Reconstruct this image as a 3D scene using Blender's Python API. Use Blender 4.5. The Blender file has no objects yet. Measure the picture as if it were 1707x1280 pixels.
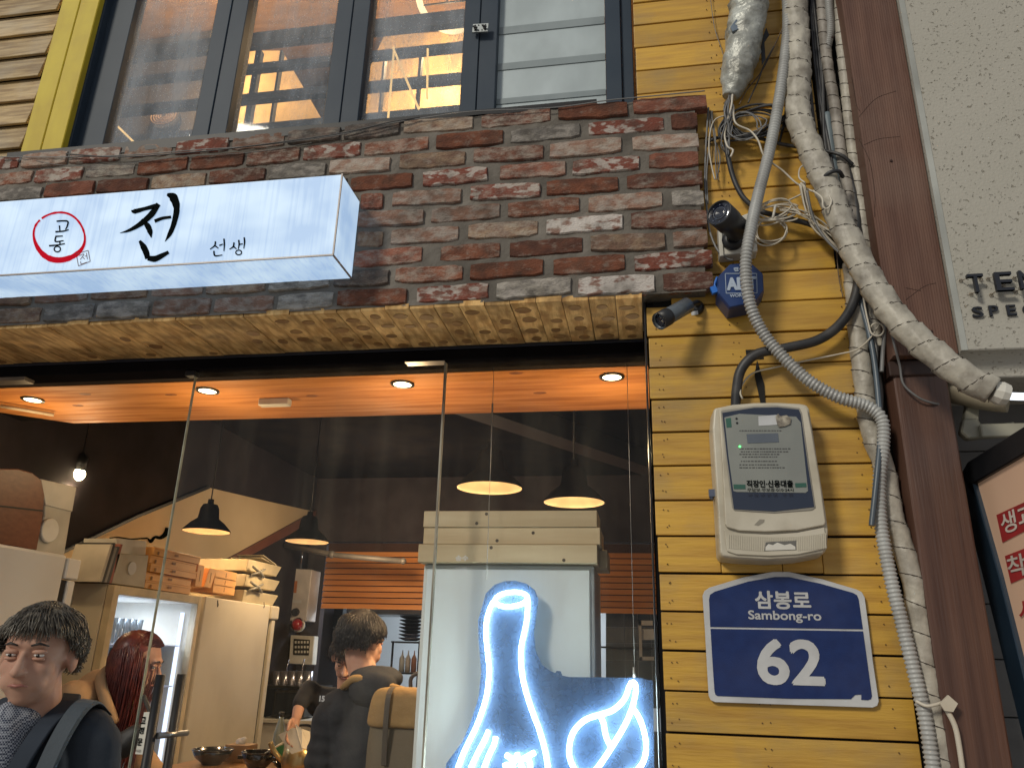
import bpy, bmesh, math, random
from mathutils import Vector as V, Matrix, noise
random.seed(7)
SC = bpy.context.scene
COL = SC.collection

# ---------------------------------------------------------------- camera
F_PX, CX, CY = 1290.0, 853.5, 640.0
RX = V((0.98589783, 0.03116325, 0.16442118))
RY = V((0.16544159, -0.32939329, -0.92958547))
RZ = V((0.02519033, 0.94367839, -0.32990383))
CAM = V((0.0, -2.2, 1.6))
cam_d = bpy.data.cameras.new('camera')
cam = bpy.data.objects.new('camera', cam_d)
COL.objects.link(cam)
cam.matrix_world = Matrix(((RX[0], RX[1], RX[2], CAM[0]), (RY[0], RY[1], RY[2], CAM[1]),
                           (RZ[0], RZ[1], RZ[2], CAM[2]), (0, 0, 0, 1)))
cam_d.sensor_width = 36.0
cam_d.lens = 36.0 * F_PX / 1707.0
cam_d.clip_start = 0.05
cam_d.clip_end = 300
SC.camera = cam
SC.view_settings.view_transform = 'Standard'
SC.view_settings.look = 'None'
SC.view_settings.exposure = 0.0
SC.view_settings.gamma = 1.0

# ---------------------------------------------------------------- night sky glow of the city, street light
world = bpy.data.worlds.new('World')
SC.world = world
world.use_nodes = True
wn = world.node_tree.nodes
wn['Background'].inputs[0].default_value = (0.72, 0.76, 0.82, 1)
wn['Background'].inputs[1].default_value = 0.47

sun_d = bpy.data.lights.new('street_light', 'SUN')
sun_d.energy = 1.9
sun_d.angle = math.radians(11.0)
sun_d.color = (1.0, 0.93, 0.80)
sun = bpy.data.objects.new('street_light', sun_d)
COL.objects.link(sun)
sun.rotation_euler = V((0.62, 1.0, -0.67)).to_track_quat('-Z', 'Y').to_euler()


def ray(px, py):
    c = V((px - CX, CY - py, -F_PX))
    return V((RX.dot(c), RY.dot(c), RZ.dot(c)))
def P(px, py, y=0.0):
    d = ray(px, py)
    return CAM + d * ((y - CAM.y) / d.y)
def PZ(px, py, z):
    d = ray(px, py)
    return CAM + d * ((z - CAM.z) / d.z)
def PX(px, py, x):
    d = ray(px, py)
    return CAM + d * ((x - CAM.x) / d.x)
def mpp(px, py, y):
    return (y - CAM.y) / ray(px, py).y
# ---------------------------------------------------------------- materials
MATS = {}
def mat(name, col, rough=0.6, metal=0.0, col2=None, scale=6.0, stretch=(1, 1, 1), bump=0.0, bscale=40.0,
        rnd=0.0, lo=0.35, hi=0.65, dirt=0.0, dscale=2.5, dcol=(0.02, 0.018, 0.015), coat=0.0, spec=0.5,
        emit=None, estr=0.0, detail=5.0, rvar=0.0, bdist=0.004, wash=0.0, wcol=(0.38, 0.345, 0.29), sss=0.0):
    if name in MATS: return MATS[name]
    m = bpy.data.materials.new(name); m.use_nodes = True
    nt = m.node_tree; N = nt.nodes; L = nt.links
    b = N['Principled BSDF']
    b.inputs['Roughness'].default_value = rough
    b.inputs['Metallic'].default_value = metal
    b.inputs['Coat Weight'].default_value = coat
    b.inputs['Coat Roughness'].default_value = 0.15
    b.inputs['Specular IOR Level'].default_value = spec
    tc = N.new('ShaderNodeTexCoord'); oi = N.new('ShaderNodeObjectInfo')
    add = N.new('ShaderNodeVectorMath'); add.operation = 'MULTIPLY_ADD'
    add.inputs[1].default_value = (1, 1, 1)
    sc_ = N.new('ShaderNodeVectorMath'); sc_.operation = 'SCALE'
    sc_.inputs[0].default_value = (37.0, 23.0, 51.0)
    L.new(oi.outputs['Random'], sc_.inputs['Scale'])
    L.new(tc.outputs['Object'], add.inputs[0]); L.new(sc_.outputs[0], add.inputs[2])
    mp = N.new('ShaderNodeMapping'); mp.inputs['Scale'].default_value = stretch
    L.new(add.outputs[0], mp.inputs['Vector'])
    nz = N.new('ShaderNodeTexNoise'); nz.inputs['Scale'].default_value = scale
    nz.inputs['Detail'].default_value = detail; nz.inputs['Roughness'].default_value = 0.47
    L.new(mp.outputs[0], nz.inputs['Vector'])
    ramp = N.new('ShaderNodeMapRange'); ramp.inputs[1].default_value = lo; ramp.inputs[2].default_value = hi
    L.new(nz.outputs[0], ramp.inputs[0])
    mx = N.new('ShaderNodeMix'); mx.data_type = 'RGBA'
    c2 = col2 if col2 else tuple(c * 0.72 for c in col)
    mx.inputs[6].default_value = (*col, 1); mx.inputs[7].default_value = (*c2, 1)
    L.new(ramp.outputs[0], mx.inputs[0])
    out = mx.outputs[2]
    if dirt > 0:
        n2 = N.new('ShaderNodeTexNoise'); n2.inputs['Scale'].default_value = dscale; n2.inputs['Detail'].default_value = 8
        L.new(add.outputs[0], n2.inputs['Vector'])
        r2 = N.new('ShaderNodeMapRange'); r2.inputs[1].default_value = 0.48; r2.inputs[2].default_value = 0.72
        r2.inputs[4].default_value = dirt
        L.new(n2.outputs[0], r2.inputs[0])
        m2 = N.new('ShaderNodeMix'); m2.data_type = 'RGBA'
        L.new(r2.outputs[0], m2.inputs[0]); L.new(out, m2.inputs[6]); m2.inputs[7].default_value = (*dcol, 1)
        out = m2.outputs[2]
    if wash > 0:
        # pale lime bloom: ragged patches, more of it on some pieces than on others
        nw = N.new('ShaderNodeTexNoise'); nw.inputs['Scale'].default_value = 19; nw.inputs['Detail'].default_value = 12; nw.inputs['Roughness'].default_value = 0.72
        L.new(mp.outputs[0], nw.inputs['Vector'])
        am = N.new('ShaderNodeMath'); am.operation = 'MULTIPLY_ADD'; am.inputs[1].default_value = 0.16; L.new(oi.outputs['Random'], am.inputs[0]); L.new(nw.outputs[0], am.inputs[2])
        rw = N.new('ShaderNodeMapRange'); rw.inputs[1].default_value = 0.56; rw.inputs[2].default_value = 0.74; rw.inputs[4].default_value = wash; L.new(am.outputs[0], rw.inputs[0])
        mw_ = N.new('ShaderNodeMix'); mw_.data_type = 'RGBA'; L.new(rw.outputs[0], mw_.inputs[0]); L.new(out, mw_.inputs[6]); mw_.inputs[7].default_value = (*wcol, 1); out = mw_.outputs[2]
    if rnd > 0:
        h = N.new('ShaderNodeHueSaturation')
        r3 = N.new('ShaderNodeMapRange'); r3.inputs[3].default_value = 1 - rnd; r3.inputs[4].default_value = 1 + rnd
        L.new(oi.outputs['Random'], r3.inputs[0]); L.new(r3.outputs[0], h.inputs['Value'])
        L.new(out, h.inputs['Color']); out = h.outputs[0]
    L.new(out, b.inputs['Base Color'])
    if rvar > 0:
        r4 = N.new('ShaderNodeMapRange'); r4.inputs[1].default_value = 0.35; r4.inputs[2].default_value = 0.65
        r4.inputs[3].default_value = max(0.05, rough - rvar); r4.inputs[4].default_value = min(1, rough + rvar)
        L.new(nz.outputs[0], r4.inputs[0]); L.new(r4.outputs[0], b.inputs['Roughness'])
    if bump > 0:
        n3 = N.new('ShaderNodeTexNoise'); n3.inputs['Scale'].default_value = bscale; n3.inputs['Detail'].default_value = 6
        L.new(mp.outputs[0], n3.inputs['Vector'])
        bp = N.new('ShaderNodeBump'); bp.inputs['Strength'].default_value = bump; bp.inputs['Distance'].default_value = bdist
        L.new(n3.outputs[0], bp.inputs['Height']); L.new(bp.outputs[0], b.inputs['Normal'])
    if sss: b.inputs['Subsurface Weight'].default_value = sss; b.inputs['Subsurface Radius'].default_value = (.02, .008, .005)
    if emit:
        b.inputs['Emission Color'].default_value = (*emit, 1); b.inputs['Emission Strength'].default_value = estr
    MATS[name] = m
    return m

def emat(name, col, strength):
    if name in MATS: return MATS[name]
    m = bpy.data.materials.new(name); m.use_nodes = True
    nt = m.node_tree; nt.nodes.clear()
    o = nt.nodes.new('ShaderNodeOutputMaterial'); e = nt.nodes.new('ShaderNodeEmission')
    e.inputs[0].default_value = (*col, 1); e.inputs[1].default_value = strength
    nt.links.new(e.outputs[0], o.inputs[0]); MATS[name] = m
    return m

def glass_mat(name, tint=(1, 1, 1), film=0.04, filmcol=(0.6, 0.65, 0.7), dust=0.15, rough=0.03, streak=(14, 14, 2.2), spec=1.0, lo=0.5, hi=0.75):
    """clear pane: see-through, mirror-like by its fresnel, with a thin dusty film (noise streaks)"""
    m = bpy.data.materials.new(name); m.use_nodes = True
    nt = m.node_tree; N = nt.nodes; L = nt.links; N.clear()
    o = N.new('ShaderNodeOutputMaterial')
    tr = N.new('ShaderNodeBsdfTransparent'); tr.inputs[0].default_value = (*tint, 1)
    gl = N.new('ShaderNodeBsdfGlossy'); gl.inputs['Roughness'].default_value = rough
    fr = N.new('ShaderNodeFresnel'); fr.inputs['IOR'].default_value = 1.45
    fm = N.new('ShaderNodeMath'); fm.operation = 'MULTIPLY'; fm.inputs[1].default_value = spec
    # only the outer face of the slab mirrors (the inner one would mirror totally at slanting angles)
    ge = N.new('ShaderNodeNewGeometry'); bf_ = N.new('ShaderNodeMath'); bf_.operation = 'SUBTRACT'; bf_.inputs[0].default_value = 1
    L.new(ge.outputs['Backfacing'], bf_.inputs[1]); f2 = N.new('ShaderNodeMath'); f2.operation = 'MULTIPLY'
    L.new(fr.outputs[0], f2.inputs[0]); L.new(bf_.outputs[0], f2.inputs[1]); L.new(f2.outputs[0], fm.inputs[0])
    mx = N.new('ShaderNodeMixShader'); L.new(fm.outputs[0], mx.inputs[0]); L.new(tr.outputs[0], mx.inputs[1]); L.new(gl.outputs[0], mx.inputs[2])
    df = N.new('ShaderNodeBsdfDiffuse'); df.inputs[0].default_value = (*filmcol, 1)
    tl = N.new('ShaderNodeBsdfTranslucent'); tl.inputs[0].default_value = (*filmcol, 1)
    ad = N.new('ShaderNodeMixShader'); ad.inputs[0].default_value = 0.4
    L.new(df.outputs[0], ad.inputs[1]); L.new(tl.outputs[0], ad.inputs[2])
    tc = N.new('ShaderNodeTexCoord'); mp = N.new('ShaderNodeMapping'); mp.inputs['Scale'].default_value = streak
    L.new(tc.outputs['Object'], mp.inputs[0])
    nz = N.new('ShaderNodeTexNoise'); nz.inputs['Scale'].default_value = 1.0; nz.inputs['Detail'].default_value = 9; nz.inputs['Roughness'].default_value = 0.7
    L.new(mp.outputs[0], nz.inputs[0])
    sp = N.new('ShaderNodeTexNoise'); sp.inputs['Scale'].default_value = 160; sp.inputs['Detail'].default_value = 2
    L.new(tc.outputs['Object'], sp.inputs[0])
    r = N.new('ShaderNodeMapRange'); r.inputs[1].default_value = lo; r.inputs[2].default_value = hi
    r.inputs[3].default_value = film; r.inputs[4].default_value = film + dust
    L.new(nz.outputs[0], r.inputs[0])
    r2 = N.new('ShaderNodeMapRange'); r2.inputs[1].default_value = 0.66; r2.inputs[2].default_value = 0.74; r2.inputs[4].default_value = dust
    L.new(sp.outputs[0], r2.inputs[0])
    su = N.new('ShaderNodeMath'); su.operation = 'ADD'; L.new(r.outputs[0], su.inputs[0]); L.new(r2.outputs[0], su.inputs[1])
    m2 = N.new('ShaderNodeMixShader'); L.new(su.outputs[0], m2.inputs[0]); L.new(mx.outputs[0], m2.inputs[1]); L.new(ad.outputs[0], m2.inputs[2])
    L.new(m2.outputs[0], o.inputs[0])
    MATS[name] = m
    return m

# ---------------------------------------------------------------- objects
def thing(name, label, cat, loc=(0, 0, 0), group=None):
    o = bpy.data.objects.new(name, None); COL.objects.link(o)
    o.empty_display_size = 0.1
    o.location = loc; o['label'] = label; o['category'] = cat
    if group: o['group'] = group
    return o
def tag(o, label, cat, group=None):
    o['label'] = label; o['category'] = cat
    if group: o['group'] = group
    return o
def kind(o, k):
    o['kind'] = k; return o

class MB:
    def __init__(s): s.v = []; s.f = []; s.m = []; s.sm = []
    def face(s, idx, mi=0, smooth=False): s.f.append(tuple(idx)); s.m.append(mi); s.sm.append(smooth)
    def add(s, verts, faces, mi=0, smooth=False):
        b = len(s.v); s.v += [tuple(x) for x in verts]
        for f in faces: s.face([b + i for i in f], mi, smooth)
        return s
    def box(s, x0, x1, y0, y1, z0, z1, mi=0):
        vs = [(x, y, z) for x in (x0, x1) for y in (y0, y1) for z in (z0, z1)]
        return s.add(vs, [(0, 1, 3, 2), (4, 6, 7, 5), (0, 4, 5, 1), (2, 3, 7, 6), (0, 2, 6, 4), (1, 5, 7, 3)], mi)
    def obox(s, c, ax, ay, az, hx, hy, hz, mi=0):
        c, ax, ay, az = V(c), V(ax), V(ay), V(az)
        vs = [c + ax * (hx * i) + ay * (hy * j) + az * (hz * k) for i in (-1, 1) for j in (-1, 1) for k in (-1, 1)]
        return s.add(vs, [(0, 1, 3, 2), (4, 6, 7, 5), (0, 4, 5, 1), (2, 3, 7, 6), (0, 2, 6, 4), (1, 5, 7, 3)], mi)
    def loft(s, a, b, mi=0, caps=(True, True)):
        """a, b: equally long point loops"""
        n = len(a)
        fs = [(i, (i + 1) % n, n + (i + 1) % n, n + i) for i in range(n)]
        if caps[0]: fs.append(tuple(reversed(range(n))))
        if caps[1]: fs.append(tuple(range(n, 2 * n)))
        return s.add(list(a) + list(b), fs, mi)
    def plate(s, pts, yf, yb, mi=0):
        """pts: (x,z) outline extruded from y=yf (front) back to yb"""
        return s.loft([(x, yf, z) for x, z in pts], [(x, yb, z) for x, z in pts], mi)
    def tube(s, pts, r, n=8, mi=0, cap=True, rf=None, smooth=True):
        pts = [V(p) for p in pts]; m = len(pts)
        up = None; rings = []
        for i, p in enumerate(pts):
            t = (pts[min(i + 1, m - 1)] - pts[max(i - 1, 0)])
            t = t.normalized() if t.length > 1e-9 else V((0, 0, 1))
            if up is None:
                up = t.orthogonal().normalized()
            else:
                up = (up - t * up.dot(t))
                up = up.normalized() if up.length > 1e-6 else t.orthogonal().normalized()
            w = t.cross(up)
            rr = r[i] if isinstance(r, (list, tuple)) else r
            ring = []
            for k in range(n):
                a = 2 * math.pi * k / n
                q = rr * (rf(i, a) if rf else 1.0)
                ring.append(p + up * (q * math.cos(a)) + w * (q * math.sin(a)))
            rings.append(ring)
        b = len(s.v)
        for ring in rings: s.v += [tuple(x) for x in ring]
        for i in range(m - 1):
            for k in range(n):
                s.face((b + i * n + k, b + i * n + (k + 1) % n, b + (i + 1) * n + (k + 1) % n, b + (i + 1) * n + k), mi, smooth)
        if cap:
            s.face([b + k for k in reversed(range(n))], mi); s.face([b + (m - 1) * n + k for k in range(n)], mi)
        return s
    def lathe(s, prof, o, n=24, mi=0, axis=None, smooth=True, caps=True):
        """prof: (r, h) list along axis from o"""
        ax = V(axis or (0, 0, 1)).normalized(); u = ax.orthogonal().normalized(); w = ax.cross(u); o = V(o)
        b = len(s.v)
        for r, h in prof:
            for k in range(n):
                a = 2 * math.pi * k / n
                s.v.append(tuple(o + ax * h + u * (r * math.cos(a)) + w * (r * math.sin(a))))
        for i in range(len(prof) - 1):
            for k in range(n):
                s.face((b + i * n + k, b + i * n + (k + 1) % n, b + (i + 1) * n + (k + 1) % n, b + (i + 1) * n + k), mi, smooth)
        if caps:
            s.face([b + k for k in reversed(range(n))], mi); s.face([b + (len(prof) - 1) * n + k for k in range(n)], mi)
        return s
    def ball(s, c, rx, ry=None, rz=None, n=12, mi=0, rot=None):
        ry = rx if ry is None else ry; rz = rx if rz is None else rz; c = V(c); b = len(s.v); h = n // 2 + 1
        for i in range(h + 1):
            th = math.pi * i / h
            for k in range(n):
                ph = 2 * math.pi * k / n
                p = V((rx * math.sin(th) * math.cos(ph), ry * math.sin(th) * math.sin(ph), rz * math.cos(th)))
                if rot: p = rot @ p
                s.v.append(tuple(c + p))
        for i in range(h):
            for k in range(n):
                s.face((b + i * n + k, b + (i + 1) * n + k, b + (i + 1) * n + (k + 1) % n, b + i * n + (k + 1) % n), mi, True)
        return s
    def build(s, name, mats, parent=None, bevel=0.0, seg=1, k=None, merge=False):
        mats = mats if isinstance(mats, (list, tuple)) else [mats]
        off = V(parent.location) if parent is not None and parent.parent is None else V((0, 0, 0))
        if parent is not None and parent.parent is not None: off = V(parent.parent.location)
        me = bpy.data.meshes.new(name)
        me.from_pydata([tuple(V(x) - off) for x in s.v], [], s.f)
        for m in mats: me.materials.append(m)
        me.polygons.foreach_set('material_index', s.m)
        me.polygons.foreach_set('use_smooth', s.sm)
        if merge or not all(s.sm):
            bm = bmesh.new(); bm.from_mesh(me)
            if merge: bmesh.ops.remove_doubles(bm, verts=bm.verts, dist=1e-5)
            bmesh.ops.recalc_face_normals(bm, faces=bm.faces)
            bm.to_mesh(me); bm.free()
        me.update()
        o = bpy.data.objects.new(name, me); COL.objects.link(o)
        if parent is not None: o.parent = parent
        if bevel > 0:
            bv = o.modifiers.new('bevel', 'BEVEL'); bv.width = bevel; bv.segments = seg; bv.limit_method = 'ANGLE'
            bv.angle_limit = math.radians(35)
        if k: o['kind'] = k
        return o

def smooth_path(pts, step=0.02):
    """Catmull-Rom through 3-D points, resampled to even steps"""
    pts = [V(p) for p in pts]
    if len(pts) < 3: dense = [pts[0].lerp(pts[-1], i / 20) for i in range(21)]
    else:
        q = [pts[0] * 2 - pts[1]] + pts + [pts[-1] * 2 - pts[-2]]; dense = []
        for i in range(1, len(q) - 2):
            for k in range(16):
                t = k / 16
                dense.append(0.5 * ((2 * q[i]) + (q[i + 1] - q[i - 1]) * t + (2 * q[i - 1] - 5 * q[i] + 4 * q[i + 1] - q[i + 2]) * t * t
                                    + (3 * q[i] - q[i - 1] - 3 * q[i + 1] + q[i + 2]) * t ** 3))
        dense.append(pts[-1])
    out = [dense[0]]; acc = 0
    for a, b in zip(dense, dense[1:]):
        d = (b - a).length; pos = 0
        while acc + d - pos >= step:
            pos += step - acc; acc = 0
            out.append(a.lerp(b, pos / d))
        acc += d - pos
    out.append(dense[-1])
    return out

def pxs(lst, y=None):
    """pixel polyline (x, y[, depth]) -> points on depth planes"""
    return [P(p[0], p[1], p[2] if len(p) > 2 else y) for p in lst]
def outline(lst, y):
    return [(P(a, b, y).x, P(a, b, y).z) for a, b in lst]

def text(name, body, m, parent, O, U=(1, 0, 0), W=(0, 0, 1), w=None, h=None, ext=0.001, bold=0.0, center=True, fat=0.0):
    cu = bpy.data.curves.new('txt', 'FONT'); cu.body = body; cu.size = 1; cu.extrude = 0; cu.offset = bold
    cu.resolution_u = 4; cu.space_line = 1.0
    cu.align_x = 'LEFT'
    ob = bpy.data.objects.new('txt', cu); COL.objects.link(ob)
    dg = bpy.context.evaluated_depsgraph_get()
    me = bpy.data.meshes.new_from_object(ob.evaluated_get(dg))
    bpy.data.objects.remove(ob); bpy.data.curves.remove(cu)
    if not me.vertices: return None
    xs = [v.co.x for v in me.vertices]; ys = [v.co.y for v in me.vertices]
    x0, x1, y0, y1 = min(xs), max(xs), min(ys), max(ys)
    sx = w / (x1 - x0) if w else None; sy = h / (y1 - y0) if h else None
    sx = sx or sy; sy = sy or sx
    U, W, O = V(U).normalized(), V(W).normalized(), V(O); Nn = U.cross(W)
    off = V(parent.location) if parent is not None else V((0, 0, 0))
    if parent is not None and parent.parent is not None: off = V(parent.parent.location)
    bm = bmesh.new(); bm.from_mesh(me)
    bmesh.ops.remove_doubles(bm, verts=bm.verts, dist=1e-5)
    for v in bm.verts:
        a = (v.co.x - (x0 + x1) / 2) * sx; b = (v.co.y - (y0 + y1) / 2) * sy
        v.co = O + U * a + W * b + Nn * ext - off
    if ext > 0.0015:
        r = bmesh.ops.extrude_face_region(bm, geom=bm.faces[:])
        for g in r['geom']:
            if isinstance(g, bmesh.types.BMVert): g.co -= Nn * ext * 0.98
    if fat:
        src = bm.copy(); tmp = bpy.data.meshes.new('t'); src.to_mesh(tmp); src.free()
        for k in range(6):
            a = math.pi * k / 3; n0 = len(bm.verts); bm.from_mesh(tmp); bm.verts.ensure_lookup_table()
            dv = U * (fat * math.cos(a)) + W * (fat * math.sin(a)) + Nn * (0.00006 * (k + 1))
            for v in bm.verts[n0:]: v.co += dv
        bpy.data.meshes.remove(tmp)
    bm.to_mesh(me); bm.free()
    me.name = name; me.materials.clear(); me.materials.append(m)
    o = bpy.data.objects.new(name, me); COL.objects.link(o)
    if parent is not None: o.parent = parent
    return o

def ribbon(mb, pts, ws, y, mi=0, to=None):
    """flat brush stroke through px points, half-widths in px, on plane y"""
    n = len(pts); dense = []; dw = []
    q = [V((a, b, 0)) for a, b in pts]
    q = [q[0] * 2 - q[1]] + q + [q[-1] * 2 - q[-2]]
    for i in range(1, n):
        for k in range(6):
            t = k / 6
            dense.append(0.5 * ((2 * q[i]) + (q[i + 1] - q[i - 1]) * t + (2 * q[i - 1] - 5 * q[i] + 4 * q[i + 1] - q[i + 2]) * t * t
                                + (3 * q[i] - q[i - 1] - 3 * q[i + 1] + q[i + 2]) * t ** 3))
            dw.append(ws[i - 1] + (ws[i] - ws[i - 1]) * t)
    dense.append(q[n]); dw.append(ws[-1])
    L, R = [], []
    for i, p in enumerate(dense):
        t = (dense[min(i + 1, len(dense) - 1)] - dense[max(0, i - 1)]).normalized()
        nn = V((-t.y, t.x, 0)) * (dw[i] * (1 + 0.08 * noise.noise(p * 0.7)))
        L.append(p + nn); R.append(p - nn)
    f = to or (lambda a, b: P(a, b, y))
    vs = [f(a.x, a.y) for a in L] + [f(a.x, a.y) for a in R]
    m = len(L)
    mb.add(vs, [(i, i + 1, m + i + 1, m + i) for i in range(m - 1)], mi)

def copy_thing(root, loc, label=None, group=None):
    r = root.copy(); COL.objects.link(r); r.location = loc
    if label: r['label'] = label
    if group: r['group'] = group
    for ch in list(root.children):
        c = ch.copy(); COL.objects.link(c); c.parent = r
        for g in list(ch.children):
            d = g.copy(); COL.objects.link(d); d.parent = c
    return r
def lamp(kind_, loc, e, col, size=0.03, parent=None, rot=None, spot=None, name='bulb_or_fill_light'):
    d = bpy.data.lights.new(name, kind_); d.energy = e; d.color = col
    if kind_ == 'AREA': d.size = size
    else: d.shadow_soft_size = size
    if spot: d.spot_size = math.radians(spot); d.spot_blend = 0.6
    o = bpy.data.objects.new(name, d); COL.objects.link(o)
    if parent is not None:
        o.parent = parent; o.location = V(loc) - V(parent.location)
    else: o.location = loc
    if rot: o.rotation_euler = rot
    return o
# ================================================================ materials
WOODY = dict(stretch=(1.2, 6, 14))
M_mortar = mat('mortar', (0.21, 0.19, 0.165), 0.95, spec=.1, col2=(0.135, 0.122, 0.106), scale=9, bump=0.9, bscale=90, dirt=0.5, dscale=3)
def brickmat(name, a, b, lo, hi, sc=16, rnd=0.25):
    return mat(name, a, 0.95, spec=.15, col2=b, scale=sc, stretch=(1, 1, 2.0), lo=lo, hi=hi, bump=0.9, bscale=110, rnd=rnd, dirt=0.6, dscale=16, dcol=(0.06, 0.052, 0.043), wash=.55, detail=8, bdist=0.006)
BR = {
 'red':   brickmat('brick_red', (0.215, 0.084, 0.050), (0.13, 0.056, 0.038), 0.4, 0.62),
 'org':   brickmat('brick_orange', (0.27, 0.110, 0.072), (0.19, 0.075, 0.052), 0.4, 0.62),
 'dark':  brickmat('brick_dark_red', (0.155, 0.066, 0.044), (0.105, 0.050, 0.038), 0.4, 0.6),
 'rw':    brickmat('brick_red_whitewash', (0.20, 0.068, 0.048), (0.42, 0.36, 0.32), 0.50, 0.57, 24, 0.1),
 'pink':  brickmat('brick_dusty_brown', (0.25, 0.145, 0.105), (0.34, 0.28, 0.24), 0.44, 0.62, 22),
 'tan':   brickmat('brick_tan', (0.27, 0.185, 0.125), (0.18, 0.11, 0.08), 0.42, 0.6, 20),
 'grey':  brickmat('brick_grey', (0.17, 0.155, 0.14), (0.32, 0.29, 0.26), 0.46, 0.6, 22),
 'white': brickmat('brick_white', (0.56, 0.51, 0.47), (0.24, 0.13, 0.10), 0.52, 0.62, 24, 0.1),
 'sooty': brickmat('brick_sooty', (0.10, 0.09, 0.085), (0.16, 0.12, 0.10), 0.4, 0.6, 20),
}
M_yel = mat('yellow_painted_board', (0.57, 0.335, 0.055), 0.42, spec=.45, col2=(0.43, 0.235, 0.038), scale=3.0, stretch=(1.6, 8, 16), lo=0.38, hi=0.66,
            bump=0.45, bscale=9, rnd=0.13, dirt=0.6, dscale=5, dcol=(0.30, 0.215, 0.10), rvar=0.12)
M_gap = mat('dark_backing', (0.012, 0.011, 0.010), 0.9)
M_old = mat('weathered_board', (0.44, 0.30, 0.12), 0.55, col2=(0.26, 0.165, 0.07), scale=3.0, stretch=(2, 8, 22), lo=0.4, hi=0.62,
            bump=0.5, bscale=10, rnd=0.18, dirt=0.5, dscale=5, dcol=(0.42, 0.37, 0.28), rvar=0.1)
M_trim = mat('yellow_trim', (0.58, 0.45, 0.035), 0.5, spec=.2, col2=(0.50, 0.37, 0.03), scale=4, stretch=(3, 3, 1), bump=0.1, bscale=20, dirt=0.12, dscale=18, dcol=(0.3, 0.2, 0.05))
M_frame = mat('window_frame_paint', (0.030, 0.045, 0.066), 0.5, spec=.2, col2=(0.038, 0.054, 0.075), scale=5, bump=0.05, dirt=0.15, dcol=(0.07, 0.075, 0.08))
M_black = mat('black_metal', (0.012, 0.013, 0.016), 0.45, spec=.25, bump=0.05, dirt=0.2, dcol=(0.06, 0.05, 0.045))
M_white = mat('white_plastic', (0.62, 0.60, 0.54), 0.4, col2=(0.54, 0.52, 0.46), dirt=0.3, dscale=6, dcol=(0.25, 0.22, 0.17))

# ================================================================ ground and building shell
g = MB(); g.box(-40, 40, -40, -0.05, -0.25, 0.0)
g.build('pavement', mat('concrete_pavement', (0.46, 0.43, 0.39), 0.9, bump=0.4, bscale=60, dirt=0.4), k='structure')
g = MB(); g.box(-40, 40, -0.05, 9, -0.25, 0.02)
g.build('floor', mat('wood_floor', (0.22, 0.13, 0.07), 0.5, **WOODY), k='structure')

# ================================================================ brick band above the shop front
bw = thing('brick_wall', 'red and whitewashed old brick band with grey mortar above the glass shop front', 'brick wall', (-1.2, 0, 2.66))
ZB, ZT, CP = 2.661, 3.394, 0.0733
mb = MB()
# mortar bed: a grid with a rough, uneven face
nx, nz_ = 150, 34
X0, X1 = -3.3, 0.205
def mort(x, z): return -0.0015 + 0.0035 * noise.noise(V((x * 9, 0, z * 14))) + 0.003 * noise.noise(V((x * 40, 5, z * 40)))
vs = []
for j in range(nz_ + 1):
    for i in range(nx + 1):
        x = X0 + (X1 - X0) * i / nx; z = ZB + (ZT - 0.012 - ZB) * j / nz_
        if j == nz_: z += 0.012 * noise.noise(V((x * 4, 0, 0)))
        vs.append((x, mort(x, z), z))
fs = [(j * (nx + 1) + i, j * (nx + 1) + i + 1, (j + 1) * (nx + 1) + i + 1, (j + 1) * (nx + 1) + i) for j in range(nz_) for i in range(nx)]
mb.add(vs, fs, 0)
mb.box(X0, X1, 0.012, 0.30, ZB + 0.004, ZT - 0.03)
mb.build('mortar', M_mortar, bw)

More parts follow.
